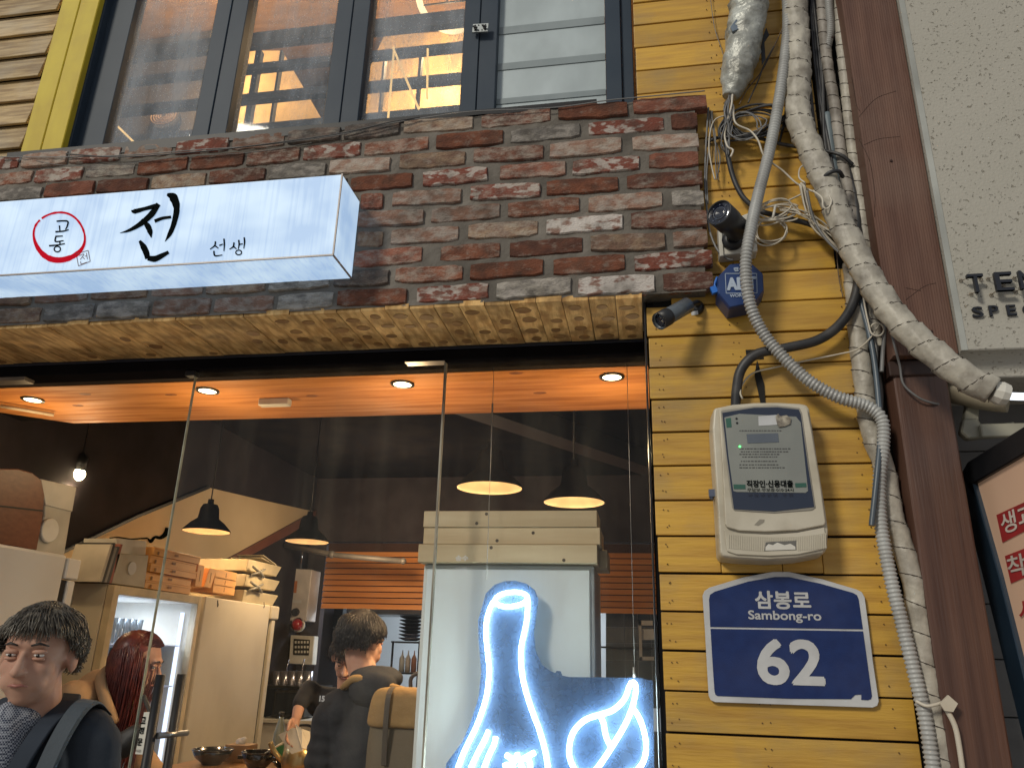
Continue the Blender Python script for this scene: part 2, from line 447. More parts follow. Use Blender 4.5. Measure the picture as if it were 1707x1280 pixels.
def brick(x0, x1, row, tone, dz=0.0):
    zc = ZT - CP * (row + 0.5) + dz
    h = 0.0310 + random.uniform(-0.002, 0.0015)
    cx = (x0 + x1) / 2; hw = (x1 - x0) / 2 - 0.0015
    seed = random.random() * 100
    fr, bk = [], []
    nL = 9
    pts = []
    for i in range(nL): pts.append((-hw + 2 * hw * i / (nL - 1), h))
    pts.append((hw, 0.0))
    for i in range(nL): pts.append((hw - 2 * hw * i / (nL - 1), -h))
    pts.append((-hw, 0.0))
    tilt = random.uniform(-0.004, 0.004)
    dep = random.uniform(-0.004, 0.003)
    a, b, c = [], [], []
    for (u, w) in pts:
        nzv = noise.noise(V((u * 22 + seed, w * 30, 0))) * 0.0045
        cr = 1.0 if abs(u) < hw * 0.96 else 0.84
        wz = w * cr + (nzv if abs(w) > 0.01 else 0); ux = u + noise.noise(V((w * 60, seed, 1))) * 0.003
        wz += tilt * u / hw
        a.append((cx + ux, 0.022, zc + wz)); b.append((cx + ux * 0.995, -0.004 + dep + random.uniform(0, .003), zc + wz * 0.985))
        c.append((cx + ux * 0.985, -0.0082 + dep + random.uniform(-.0015, .002), zc + wz * 0.88))
    m = MB(); n = len(a)
    m.v = a + b + c
    for q in (0, n):
        for i in range(n): m.face((q + i, q + (i + 1) % n, q + n + (i + 1) % n, q + n + i), 0, False)
    # front: centre line with its own relief
    k0 = 2 * n
    cl = []
    for i in range(nL):
        u = -hw + 2 * hw * i / (nL - 1)
        cl.append(len(m.v)); m.v.append((cx + u * 0.97, -0.0088 + dep + random.uniform(-.002, .002), zc + random.uniform(-.004, .004)))
    for i in range(nL - 1):
        m.face((k0 + i, k0 + i + 1, cl[i + 1], cl[i])); m.face((k0 + n - 2 - i, cl[i], cl[i + 1], k0 + n - 3 - i))
    m.face((k0 + nL - 1, k0 + nL, cl[-1])); m.face((k0 + nL, k0 + nL + 1, cl[-1]))
    m.face((k0 + n - 1, k0, cl[0])); m.face((k0 + n - 2, k0 + n - 1, cl[0]))
    return m.build('brick', BR[tone], bw)

# the bricks right of the lit sign, read course by course (x range in the photograph, tone)
rows = {
 0: (530, [(673, 790, 'tan'), (802, 919, 'dark'), (930, 1047, 'red'), (1055, 1179, 'org')]),
 1: (635, [(608, 716, 'red'), (727, 840, 'red'), (851, 968, 'grey'), (980, 1107, 'rw'), (1118, 1163, 'dark')]),
 2: (730, [(550, 652, 'pink'), (666, 777, 'tan'), (789, 907, 'dark'), (916, 1037, 'pink'), (1053, 1165, 'pink')]),
 3: (810, [(585, 689, 'red'), (705, 814, 'rw'), (833, 944, 'org'), (954, 1067, 'rw'), (1081, 1165, 'org')]),
 4: (900, [(602, 640, 'org'), (654, 770, 'pink'), (784, 902, 'rw'), (911, 1032, 'red'), (1044, 1172, 'dark')]),
 5: (1000, [(594, 708, 'pink'), (719, 835, 'pink'), (846, 967, 'red'), (980, 1105, 'pink'), (1119, 1174, 'grey')]),
 6: (1090, [(596, 640, 'tan'), (652, 766, 'pink'), (780, 898, 'tan'), (910, 1039, 'white'), (1051, 1179, 'dark')]),
 7: (1170, [(590, 705, 'org'), (734, 835, 'red'), (849, 972, 'dark'), (984, 1110, 'tan'), (1121, 1180, 'pink')]),
 8: (1290, [(557, 650, 'sooty'), (659, 773, 'red'), (784, 907, 'red'), (922, 1043, 'red'), (1056, 1188, 'rw')]),
 9: (1380, [(563, 680, 'red'), (694, 815, 'rw'), (827, 953, 'grey'), (963, 1092, 'white'), (1104, 1189, 'dark')]),
}
tones = ['grey', 'sooty', 'pink', 'tan', 'red', 'grey', 'dark', 'pink', 'org', 'grey']
for r, (yy, lst) in rows.items():
    ysrc = yy / 2.845
    left = None
    for a, b, t in lst:
        # read the height at the brick's own column so that x stays true
        zc = ZT - CP * (r + 0.5)
        def xof(px):
            lo_, hi_ = 0.0, 900.0
            for _ in range(30):
                mid = (lo_ + hi_) / 2
                if P(px, mid, 0).z > zc: lo_ = mid
                else: hi_ = mid
            return P(px, lo_, 0).x
        xa, xb = xof(a), xof(b)
        if left is None: left = xa
        brick(xa, xb, r, t, random.uniform(-.0015, .0015))
    x = left - 0.012
    while x > X0 + 0.03:
        wd = random.uniform(0.195, 0.222)
        if r >= 8: t = random.choice(['grey', 'pink', 'grey', 'tan'])
        elif r <= 1: t = random.choice(['sooty', 'dark', 'red', 'pink', 'grey', 'rw'])
        else: t = random.choice(tones)
        brick(x - wd, x, r, t, random.uniform(-.0015, .0015)); x -= wd + 0.012

# ================================================================ soffit boards under the brick band
sf = thing('soffit', 'tan soffit of glue-spotted boards on the underside of the brick band', 'soffit', (-1.2, 0.15, 2.656))
M_sof = mat('soffit_board', (0.66, 0.42, 0.17), 0.7, spec=.2, col2=(0.42, 0.235, 0.08), scale=5, stretch=(10, 2, 4), lo=0.4, hi=0.6, bump=0.5, bscale=30, rnd=0.2, dirt=0.75, dscale=13, dcol=(0.14, 0.075, 0.03))
M_glue = mat('dried_glue', (0.20, 0.098, 0.035), 0.6, spec=.2, col2=(0.27, 0.145, 0.055), scale=30)
x = 0.012; i = 0
while x > -2.75:
    w = 0.083
    m = MB(); z = 2.6565 + random.uniform(-0.0015, 0.0015)
    m.box(x - w + 0.0012, x - 0.0012, 0.0 + random.uniform(-.003, .003), 0.335, z - 0.006, z + 0.012)
    for q in range(4):
        if random.random() < (.12 if x > -1.0 else .75): continue
        yy = 0.06 + 0.078 * q + random.uniform(-.012, .012)
        xx = x - w / 2 + (0.006 if q % 2 else -0.006) + random.uniform(-.006, .006)
        rx, ry = random.uniform(0.016, 0.026), random.uniform(0.014, 0.022)
        n = 12; b = len(m.v)
        vs = [(xx + rx * math.cos(2 * math.pi * k / n) * random.uniform(.9, 1.1), yy + ry * math.sin(2 * math.pi * k / n), z - 0.0072) for k in range(n)]
        vs2 = [(v_[0], v_[1], z - 0.0055) for v_ in vs]
        m.loft(vs2, vs, 1)
    m.build('board', [M_sof, M_glue], sf); x -= w; i += 1
m = MB(); m.box(-2.78, 0.016, 0.003, 0.333, 2.669, 2.674); m.build('backing', M_gap, sf)

# ================================================================ yellow plank wall on the right
pw = thing('plank_wall', 'mustard yellow painted plank wall with black gaps between brick band and brown post', 'plank wall', (0.35, 0.05, 0))
YP = 0.05; PITCH = 0.1018
zs = [1.93 + PITCH * k for k in range(-19, 30)]
m = MB(); m.box(P(1056, 0, .068).x, 0.80, 0.068, 0.30, 2.70, 4.9); m.box(0.045, 0.80, 0.068, 0.30, 0.0, 2.70)
m.build('backing', M_gap, pw)
for z in zs:
    z1 = z + PITCH - 0.0055
    if z > 2.64: xl = P(1055, 0, .05).x if z > 3.30 else 0.10
    else: xl = 0.022 + (2.66 - z) * 0.010
    xr = 0.60 if z > 2.66 else 0.655
    xl += random.uniform(-.002, .003)
    cuts = [xl, xr]
    if 1.80 < z < 1.86: cuts = [xl, P(1202, 940, .05).x, P(1304, 940, .05).x, P(1372, 940, .05).x, xr]
    elif random.random() < 0.3 and z < 2.6: pass
    for ca, cb in zip(cuts, cuts[1:]):
        m = MB(); dy = random.uniform(-.002, .002); rs = random.uniform(-.0012, .0012)
        m.box(ca + 0.0008, cb - 0.0008, YP + dy, YP + 0.017 + dy, z + 0.0 + rs, z1 + rs)
        m.build('plank', M_yel, pw, bevel=0.0022, seg=2)
m = MB()
for z in zs:
    for xx in [0.065, 0.28, 0.30, 0.60, 0.055]:
        if z > 2.6 and xx < 0.15: continue
        for zz in (0.026, 0.072):
            m.lathe([(0.0017, 0), (0.0017, 0.003)], (xx + random.uniform(-.008, .008), YP - 0.003, z + zz + random.uniform(-.006, .006)), 6, axis=(0, 1, 0), smooth=False)
kind(m.build('nail_heads', mat('rusty_nail', (0.10, 0.05, 0.02), 0.8), pw), 'stuff')
for q, nm in (([(1243, 583), (1272, 582), (1273, 598), (1245, 599)], 'cable_slot'), ([(1262, 600), (1274, 640), (1276, 672), (1268, 672), (1258, 625)], 'cable_slot')):
    m = MB(); m.plate(outline(q, .046), .0465, .049); m.build(nm, M_gap, pw)
# the corner of the opening: edge of the yellow cladding and its dark reveal
m = MB(); m.box(0.016, 0.0205, 0.046, 0.36, 0.02, 2.655); m.box(0.026, 0.045, 0.07, 0.36, 0.02, 2.655)
m.build('reveal', M_black, pw)

# ================================================================ upper left: weathered boards, yellow trim
lw = thing('board_siding', 'weathered tan board siding in the upper left corner beside the yellow trim', 'siding', (-2.8, 0.05, 3.4))
m = MB(); m.box(-4.2, -2.45, 0.085, 0.3, 3.40, 5.4); m.build('backing', M_gap, lw)
z = 3.36
while z < 5.2:
    m = MB(); h = 0.122
    dy = random.uniform(-.003, .003)
    xr = -2.435 + random.uniform(-.012, .004)
    a = [(-4.2, 0.052 + dy, z), (xr, 0.052 + dy, z), (xr, 0.072 + dy, z + h), (-4.2, 0.072 + dy, z + h)]
    b = [(q[0], q[1] + 0.014, q[2]) for q in a]
    m.loft(a, b); m.build('board', M_old, lw, bevel=0.002); z += h - 0.004
def vbar(mb, px0, px1, y, z0, z1, d, mi=0, yb=None):
    x0, x1 = P(px0, 0, y).x, P(px1, 0, y).x
    mb.box(x0, x1, y, (y + d) if yb is None else yb, z0, z1, mi)
ct = thing('corner_trim', 'pair of upright bright yellow trim boards at the left of the upper window', 'trim', (-2.3, 0.03, 3.38))
for a, b, y in ((104, 134, 0.040), (135, 166, 0.043)):
    m = MB(); vbar(m, a, b, y, 3.385, 5.4, 0.05); m.build('trim_board', M_trim, ct, bevel=0.003)

# ================================================================ upper window
uw = thing('upper_window', 'dark blue framed upstairs window with four dusty panes above the bricks', 'window', (-1.3, 0.12, 3.38))
YW = 0.10; ZW0, ZW1 = 3.385, 5.4
m = MB()
vbar(m, 167, 178, YW - 0.03, ZW0, ZW1, 0.08); vbar(m, 178.5, 228, YW + 0.004, ZW0, ZW1, 0.06)
vbar(m, 1008, 1033, YW - 0.015, ZW0, ZW1, 0.07); vbar(m, 1033.5, 1052, YW, ZW0, ZW1, 0.07)
m.box(P(178, 0, .1).x, P(1052, 0, .1).x, YW + 0.015, YW + 0.07, ZW0 - 0.03, ZW0 + 0.012)
m.box(P(178, 0, .1).x, P(1052, 0, .1).x, YW - 0.01, YW + 0.06, ZW1, ZW1 + 0.06)
m.build('outer_frame', M_frame, uw, bevel=0.002)
for a, b, c in ((363, 388, 415), (564, 590, 618), (776, 802, 831)):
    m = MB(); vbar(m, a, b - 0.6, YW - 0.012, ZW0 + .013, ZW1 - .002, 0.07); vbar(m, b + .6, c, YW - 0.006, ZW0 + .013, ZW1 - .002, 0.07)
    m.build('mullion', M_frame, uw, bevel=0.002)
G_up = glass_mat('dusty_window_glass', film=0.13, filmcol=(0.52, 0.60, 0.70), dust=0.34, streak=(5, 5, 1.3), spec=0.8, lo=.42, hi=.7)
for a, b in ((228.5, 362.5), (415.5, 563.5), (618.5, 775.5)):
    m = MB(); vbar(m, a, b, YW + 0.03, ZW0 + .013, ZW1, 0.006); m.build('pane', G_up, uw)
m = MB(); vbar(m, 831.5, 1007.5, YW + 0.03, ZW0 + .013, ZW1, 0.006)
M_frost = mat('frosted_film', (0.44, 0.51, 0.53), 0.45, col2=(0.33, 0.385, 0.40), scale=3, stretch=(2, 2, 1), bump=0.03, dirt=0.25, dscale=8, dcol=(0.25, 0.28, 0.29))
o = m.build('frosted_pane', M_frost, uw)
for (y0, y1) in ((38, 50), (99, 110), (158, 167)):
    m = MB(); z0, z1 = P(920, y1, .13).z, P(920, y0, .13).z
    m.box(P(832, 0, .13).x, P(1007, 0, .13).x, YW + 0.0262, YW + 0.0295, z0, z1)
    m.build('grey_stripe', mat('grey_film_stripe', (0.22, 0.26, 0.27), 0.3, col2=(0.24, 0.28, 0.29), scale=7, stretch=(3, 3, 1), dirt=.4, dscale=9, dcol=(.3, .34, .35)), uw)
# hinge plate with two screws
m = MB(); c = P(801, 48, YW - .03)
m.obox(c, (1, 0, -0.06), (0, 1, 0), (0.06, 0, 1), 0.030, 0.004, 0.019)
for dx in (-.02, -.007, .007, .02):
    for dz in (-.012, .012): m.lathe([(0.0028, 0), (0.0028, .002)], c + V((dx, -.0055, dz - .06 * dx)), 8, 1, axis=(0, 1, 0))
for dx in (-.018, .017):
    m.lathe([(0.006, 0), (0.005, .007)], c + V((dx, -.011, -.006)), 10, 1, axis=(0, 1, 0)); m.obox(c + V((dx, -.012, -.002)), (.5, 0, .86), (0, 1, 0), (-.86, 0, .5), .003, .003, .009, 1)
m.build('hinge_plate', [mat('zinc_plate', (0.42, 0.45, 0.45), 0.4, 0.6, dirt=.3), M_black], uw)
# dark sill flashing that hangs over the bricks, torn at its edge
m = MB(); pts = []; n = 70
xa, xb = -2.42, -0.12
top = [(xa + (xb - xa) * i / n, 3.405) for i in range(n + 1)]
bot = [(x_, 3.372 + 0.016 * noise.noise(V((x_ * 6, 0, 3))) - (0.012 if x_ < -1.6 else 0) + 0.012 * (x_ > -0.9)) for x_, _ in reversed(top)]
m.plate(top + bot, -0.006, 0.095); m.build('sill_flashing', M_black, uw)

# room behind the upper window
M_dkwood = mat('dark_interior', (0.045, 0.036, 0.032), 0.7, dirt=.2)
M_warmwall = mat('warm_plaster', (0.52, 0.36, 0.19), 0.8, col2=(0.45, 0.30, 0.15), scale=2)
M_brwood = mat('stained_ceiling_wood', (0.28, 0.16, 0.085), 0.5, col2=(0.20, 0.11, 0.055), **WOODY)
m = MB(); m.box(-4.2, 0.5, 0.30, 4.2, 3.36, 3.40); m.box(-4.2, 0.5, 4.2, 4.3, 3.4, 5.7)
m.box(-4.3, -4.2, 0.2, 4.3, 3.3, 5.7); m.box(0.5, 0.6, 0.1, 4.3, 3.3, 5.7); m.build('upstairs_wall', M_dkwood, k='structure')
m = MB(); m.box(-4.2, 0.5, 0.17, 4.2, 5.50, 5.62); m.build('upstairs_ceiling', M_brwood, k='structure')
ug = thing('steel_grille', 'black steel grille with broad cross bars behind the dusty upstairs panes', 'grille', (-1.3, 1.0, 4.2))
def pbar(mb, px0, px1, py0, py1, y, d=0.03):
    q = [P(px0, py1, y), P(px1, py1, y), P(px1, py0, y), P(px0, py0, y)]
    mb.loft(q, [a + V((0, d, 0)) for a in q])
def hbar(mb, px0, px1, py, half, y, d=0.04):
    """level bar between two columns, its height taken at the left one"""
    z = P(px0, py, y).z; x0 = P(px0, py, y).x; x1 = P(px1, py - (px1 - px0) * 0.105, y).x
    hh = half * mpp(px0, py, y); mb.box(x0, x1, y, y + d, z - hh, z + hh)
for px0, px1, py, hf in ((150, 800, 96, 13), (150, 800, 140, 6), (150, 800, 188, 7), (150, 800, 237, 6)):
    m = MB(); hbar(m, px0, px1, py, hf, 0.9); m.build('cross_bar', M_frame, ug)
for px, wd in ((428, 14), (466, 5), (700, 6), (640, 4)):
    m = MB(); q = P(px, 100, 0.95); m.box(q.x - wd * .0012, q.x + wd * .0012, .952, .985, 3.41, P(px, 84, .95).z); m.build('upright', M_frame, ug)
m = MB(); m.plate(outline([(395, 250), (395, 85), (470, 85), (560, 240)], 1.5), 1.5, 1.56); m.plate(outline([(640, 60), (780, 50), (790, 230), (560, 240)], 1.7), 1.7, 1.76)
tag(m.build('partition', mat('lit_plaster', (0.68, 0.49, 0.26), 0.8)), 'warm lit plaster partition seen through the upstairs grille', 'partition')
m = MB(); m.plate(outline([(160, 260), (200, 75), (372, 48), (372, 250)], 1.45), 1.45, 1.5)
tag(m.build('dark_screen', M_dkwood), 'dark brown screen behind the leftmost upstairs pane', 'screen')
for k, (a, b, lb) in enumerate((((655, 80), (698, 182), 'right slanting'), ((657, 80), (646, 210), 'near upright'), ((713, 82), (712, 165), 'short upright'), ((205, 40), (172, 250), 'leftmost upright'), ((190, 205), (232, 246), 'low slanting'))):
    m = MB(); p0, p1 = P(*a, .82), P(*b, .82); m.tube([p0, p0.lerp(p1, .5), p1], 0.006, 6)
    tag(m.build('light_tube', emat('warm_tube', (1.0, 0.62, 0.22), 1.6)), lb + ' thin warm light tube glowing behind the upstairs glass', 'light tube', 'upstairs light tubes')
rl = thing('ring_lamp', 'glowing warm ring lamp on the upstairs ceiling cut by the top edge', 'lamp', PZ(745, 5, 5.2))
m = MB(); c = PZ(745, 5, 5.2)
m.tube([c + V((0.16 * math.cos(a * math.pi / 16), 0.22 * math.sin(a * math.pi / 16), 0)) for a in range(33)], 0.02, 8, cap=False)
m.build('ring', emat('ring_glow', (1.0, 0.72, 0.36), 2.6), rl)
m = MB(); m.tube([c + V((.0, 0, 0)), c + V((0, 0, .3))], 0.006, 6); m.tube([c + V((-.16, 0, 0)), c + V((.16, 0, 0))], 0.006, 6); m.build('rod', M_black, rl)
lamp('POINT', c + V((0, 0.1, -0.25)), 60, (1.0, 0.68, 0.34), 0.1, rl)
lamp('POINT', V((-2.6, 1.0, 4.9)) , 45, (1.0, 0.68, 0.34), 0.1, rl)
sp = thing('ceiling_speaker', 'round ringed ceiling speaker behind the leftmost upstairs pane', 'speaker', P(273, 194, 1.38))
m = MB(); c = P(273, 194, 1.38)
for r_ in (0.085, 0.068, 0.052, 0.036, 0.02):
    m.tube([c + V((r_ * math.cos(a * math.pi / 14), -0.004, r_ * .75 * math.sin(a * math.pi / 14))) for a in range(29)], 0.0045, 6, cap=False)
m.build('grille_ring', mat('speaker_ring', (0.30, 0.19, 0.12), 0.5), sp)
m = MB(); m.lathe([(0.088, 0), (0.088, 0.05)], c + V((0, 0.0, 0)), 24, axis=(0, 1, 0)); ob = m.build('housing', M_dkwood, sp)
# ================================================================ lit shop sign
SX = P(588, 460, 0.0).x
def solve_y(px, py, x):
    lo_, hi_ = -0.6, 0.0
    for _ in range(40):
        mid = (lo_ + hi_) / 2
        if P(px, py, mid).x > x: lo_ = mid
        else: hi_ = mid
    return (lo_ + hi_) / 2
SX = P(595, 400, 0.0).x
YS = solve_y(563, 360, SX)
zt, zb = P(570, 290, YS).z, P(560, 425, YS).z
ls = thing('lit_sign', 'long glowing white box sign with black brush letters on the brick band', 'sign', (-1.7, YS, zb))
def sign_mat(name, base, dark, s):
    m = bpy.data.materials.new(name); m.use_nodes = True
    nt = m.node_tree; N = nt.nodes; L = nt.links; b = N['Principled BSDF']
    b.inputs['Roughness'].default_value = 0.6; b.inputs['Specular IOR Level'].default_value = .2
    b.inputs['Base Color'].default_value = (0.22, 0.24, 0.27, 1)
    tc = N.new('ShaderNodeTexCoord')
    def nz(sc, st, de):
        mp = N.new('ShaderNodeMapping'); mp.inputs['Scale'].default_value = st; L.new(tc.outputs['Object'], mp.inputs[0])
        n = N.new('ShaderNodeTexNoise'); n.inputs['Scale'].default_value = sc; n.inputs['Detail'].default_value = de; L.new(mp.outputs[0], n.inputs[0]); return n
    a = nz(5, (1, 1, 1.3), 2); c = nz(1, (90, 20, 2.0), 6)
    r1 = N.new('ShaderNodeMapRange'); r1.inputs[1].default_value = .38; r1.inputs[2].default_value = .68; L.new(a.outputs[0], r1.inputs[0])
    r2 = N.new('ShaderNodeMapRange'); r2.inputs[1].default_value = .48; r2.inputs[2].default_value = .66; r2.inputs[4].default_value = .45; L.new(c.outputs[0], r2.inputs[0])
    ad = N.new('ShaderNodeMath'); ad.operation = 'ADD'; ad.use_clamp = True; L.new(r1.outputs[0], ad.inputs[0]); L.new(r2.outputs[0], ad.inputs[1])
    mx = N.new('ShaderNodeMix'); mx.data_type = 'RGBA'; mx.inputs[6].default_value = (*base, 1); mx.inputs[7].default_value = (*dark, 1); L.new(ad.outputs[0], mx.inputs[0])
    L.new(mx.outputs[2], b.inputs['Emission Color']); b.inputs['Emission Strength'].default_value = s
    return m
M_sign = sign_mat('backlit_acrylic', (0.62, 0.80, 0.98), (0.38, 0.56, 0.82), 0.84)
xl = -3.1
def inset(mb, a, b, c, d): mb.add([a, b, c, d], [(0, 1, 2, 3)])
m = MB(); m.box(xl, SX - .0035, YS, YS + .004, zb + .0035, zt - .0035); m.build('front_panel', M_sign, ls)
m = MB(); m.box(SX - .004, SX, YS + .0045, -0.012, zb + .0045, zt - .0045); m.build('end_panel', M_sign, ls)
m = MB(); m.box(xl, SX - .0045, YS + .0045, -0.012, zb, zb + .004); m.build('bottom_panel', M_sign, ls)
m = MB(); m.box(xl, SX - .0045, YS + .0045, -0.012, zt - .004, zt); m.build('top_panel', M_white, ls)
M_edge = mat('sign_edge', (0.42, 0.36, 0.34), 0.4)
m = MB(); e = 0.0035
m.box(xl, SX, YS - .0015, YS + .003, zb - .0015, zb + e); m.box(SX - e, SX + .0015, YS - .0015, YS + .003, zb + e + .0003, zt)
m.box(SX - e, SX + .0015, YS + .0035, -.012, zb - .0015, zb + e - .0006)
m.build('edge_trim', M_edge, ls)
M_ink = mat('black_ink', (0.006, 0.008, 0.008), 0.9, spec=0.0)
M_red = mat('red_ink', (0.42, 0.008, 0.02), 0.9, spec=0, col2=(0.36, 0.006, 0.015), emit=(0.6, 0.005, 0.02), estr=0.35)
YT = YS - 0.0022
def z1(lst): return [(a / 2.845, b / 2.845) for a, b in lst]
def br(mb, pts, ws): ribbon(mb, z1(pts), [w / 2.845 for w in ws], YT)
m = MB()
br(m, [(622, 1000), (640, 1003), (690, 990), (750, 975)], [3, 12, 9, 13])
br(m, [(752, 968), (720, 1015), (670, 1060), (615, 1092), (568, 1106)], [12, 15, 13, 8, 1])
br(m, [(672, 1040), (700, 1072), (712, 1100), (718, 1128)], [5, 14, 13, 2])
br(m, [(733, 1050), (770, 1036), (812, 1030)], [9, 8, 7])
br(m, [(792, 922), (822, 938), (838, 990), (825, 1060), (805, 1110), (782, 1147)], [6, 22, 15, 13, 11, 1])
br(m, [(662, 1142), (680, 1170), (694, 1200), (700, 1228)], [6, 15, 15, 12])
br(m, [(700, 1224), (735, 1228), (770, 1212), (800, 1196)], [12, 15, 12, 8])
m.build('main_lettering', M_ink, ls)
m = MB()
# small letters right
for s in ([(1022, 1145), (1018, 1165), (996, 1183)], [(1018, 1165), (1036, 1178)], [(1040, 1165), (1058, 1158)], [(1062, 1132), (1064, 1160), (1062, 1192)], [(1014, 1190), (1020, 1213), (1055, 1210)],
          [(1110, 1150), (1106, 1170), (1088, 1183)], [(1106, 1168), (1122, 1182)], [(1132, 1138), (1134, 1160), (1130, 1182)], [(1134, 1160), (1152, 1157)], [(1158, 1126), (1160, 1150), (1156, 1180)]):
    br(m, s, [4] * (len(s) - 1) + [2.5])
br(m, [(1132 + 14 * math.cos(a), 1198 + 11 * math.sin(a)) for a in [k * math.pi / 6 for k in range(13)]], [3.2] * 13)
m.build('small_lettering', M_ink, ls)
# the two letters inside the ring
m = MB()
for s in ([(268, 1050), (300, 1048), (322, 1052), (318, 1075), (310, 1090)], [(282, 1070), (284, 1095)], [(262, 1100), (300, 1097), (326, 1090)],
          [(262, 1122), (298, 1120)], [(264, 1124), (264, 1146), (302, 1142)], [(284, 1146), (284, 1162)], [(232, 1166), (270, 1163), (308, 1156)]):
    br(m, s, [4] * (len(s) - 1) + [3])
br(m, [(272 + 15 * math.cos(a), 1182 + 13 * math.sin(a)) for a in [k * math.pi / 6 for k in range(13)]], [3.4] * 13)
m.build('ring_lettering', M_ink, ls)
m = MB(); pts, ws = [], []
for k in range(49):
    a = math.radians(-132 + 355 * k / 48)
    pts.append((281 + 121 * math.cos(a) + 4 * math.sin(3 * a), 1121 + 113 * math.sin(a))); ws.append(5 + 9 * max(0, math.sin(a - .1)) + 2 * noise.noise(V((k * .9, 0, 0))))
br(m, pts, ws); m.build('red_ring', M_red, ls)
m = MB()
for s in ([(362, 1205), (418, 1188)], [(418, 1188), (428, 1240)], [(428, 1240), (372, 1262)], [(372, 1262), (362, 1205)], [(376, 1213), (398, 1206), (380, 1232)], [(392, 1220), (402, 1230)], [(410, 1200), (414, 1230)], [(402, 1216), (411, 1214)], [(382, 1240), (386, 1252), (412, 1244)]):
    br(m, s, [1.8] * len(s))
m.build('seal_stamp', mat('faded_ink', (0.12, 0.05, 0.06), 0.6), ls)

# ================================================================ address sign
YA = 0.034
ad = thing('address_sign', 'blue pointed address plate with white border reading 62 on the yellow planks', 'sign', P(1320, 1080, YA))
z4 = lambda lst: [(1107 + a / 2.845, 830 + b / 2.845) for a, b in lst]
M_aw = mat('white_reflective', (0.56, 0.57, 0.58), 0.45, dirt=.25, dscale=20, dcol=(.3, .28, .25))
M_ab = mat('navy_reflective', (0.004, 0.016, 0.088), 0.32, spec=.4, col2=(0.006, 0.022, 0.108), scale=30, coat=0.12, bump=0.12, bscale=350, dirt=.18, dscale=7, dcol=(0.06, .07, .15))
m = MB(); m.plate(outline(z4([(183, 462), (192, 440), (215, 424), (380, 374), (515, 349), (592, 349), (750, 384), (912, 432), (938, 445), (952, 470), (972, 620), (992, 780), (1019, 962), (1012, 984), (990, 993), (600, 980), (243, 967), (222, 958), (212, 938), (204, 800), (195, 640)]), YA), YA, YA + .010)
m.build('plate', M_aw, ad, bevel=.001)
m = MB(); m.plate(outline(z4([(213, 480), (218, 458), (240, 443), (400, 395), (525, 374), (590, 374), (740, 405), (895, 449), (914, 460), (922, 480), (942, 621), (219, 610)]), YA), YA - .0018, YA - .0002)
m.build('upper_panel', M_ab, ad)
m = MB(); m.plate(outline(z4([(220, 619), (943, 631), (985, 938), (980, 952), (965, 957), (935, 955), (935, 930), (905, 932), (885, 952), (600, 950), (252, 937), (243, 930), (239, 915), (229, 770)]), YA), YA - .0018, YA - .0002)
m.build('lower_panel', M_ab, ad)
def ztext(name, body, par, m_, c, w, h, y, conv=z4, ext=.001, bold=0.0, tilt=0.0, fat=0.0):
    a = conv([(c[0] - w / 2, c[1]), (c[0] + w / 2, c[1]), (c[0], c[1] - h / 2), (c[0], c[1] + h / 2), c])
    ww = (P(*a[1], y) - P(*a[0], y)).x; hh = P(*a[2], y).z - P(*a[3], y).z
    u = V((1, 0, tilt)).normalized()
    return text(name, body, m_, par, P(*a[4], y), u, V((-tilt, 0, 1)).normalized(), w=ww - 2 * fat, h=hh - 2 * fat, ext=ext, bold=bold, fat=fat)
ztext('korean_lettering', '삼봉로', ad, M_aw, (562, 483), 265, 88, YA - .002, fat=.0016)
ztext('lettering', 'Sambong-ro', ad, M_aw, (571, 562), 346, 57, YA - .002, fat=.0008)
ztext('number', '62', ad, M_aw, (596, 777), 318, 222, YA - .002, fat=.0048)

# ================================================================ electricity meter
YM = -0.045
me_ = thing('electricity_meter', 'beige electricity meter with a dark glazed front hanging on yellow planks', 'meter', P(1285, 800, .05))
M_mb = mat('meter_beige', (0.52, 0.48, 0.39), 0.38, col2=(0.45, 0.41, 0.32), scale=4, bump=.1, dirt=.55, dscale=9, dcol=(0.27, 0.23, 0.16))
z6 = lambda lst: [(1160 + a / 4.129, 640 + b / 4.129) for a, b in lst]
fo = outline(z6([(122, 172), (135, 160), (250, 137), (400, 124), (560, 122), (720, 130), (765, 140), (782, 165), (810, 330), (845, 560), (895, 860), (915, 1010), (905, 1140), (880, 1165), (700, 1200), (500, 1212), (280, 1200), (185, 1190), (165, 1165), (150, 900), (125, 500), (112, 300)]), YM)
cxm = sum(p[0] for p in fo) / len(fo); czm = sum(p[1] for p in fo) / len(fo)
def grow(o_, k): return [(cxm + (x - cxm) * k, czm + (z - czm) * k) for x, z in o_]
m = MB(); a = [(x, YM + .0, z) for x, z in grow(fo, .985)]; b = [(x, YM + .012, z) for x, z in grow(fo, 1.0)]; c = [(x, 0.048, z) for x, z in grow(fo, 1.015)]
m.loft(a, b, caps=(True, False)); m.loft(b, c, caps=(False, True))
m.build('case', M_mb, me_, bevel=.004, seg=2, merge=True)
m = MB(); m.plate(outline(z6([(160, 175), (172, 160), (300, 145), (480, 135), (640, 140), (745, 152), (768, 172), (800, 340), (850, 640), (893, 950), (885, 970), (700, 1005), (480, 1015), (300, 1008), (215, 985), (203, 965), (185, 600)]), YM - .012), YM - .012, YM - .0003)
m.build('front_cover', M_mb, me_, bevel=.003, seg=2)
m = MB(); m.plate(outline(z6([(172, 192), (180, 180), (400, 152), (560, 148), (715, 165), (730, 200), (780, 560), (825, 850), (800, 868), (540, 888), (265, 870), (250, 850), (205, 500)]), YM - .0145), YM - .0145, YM - .0123)
m.build('window_gasket', mat('gasket', (0.30, 0.28, 0.24), .5), me_, bevel=.001)
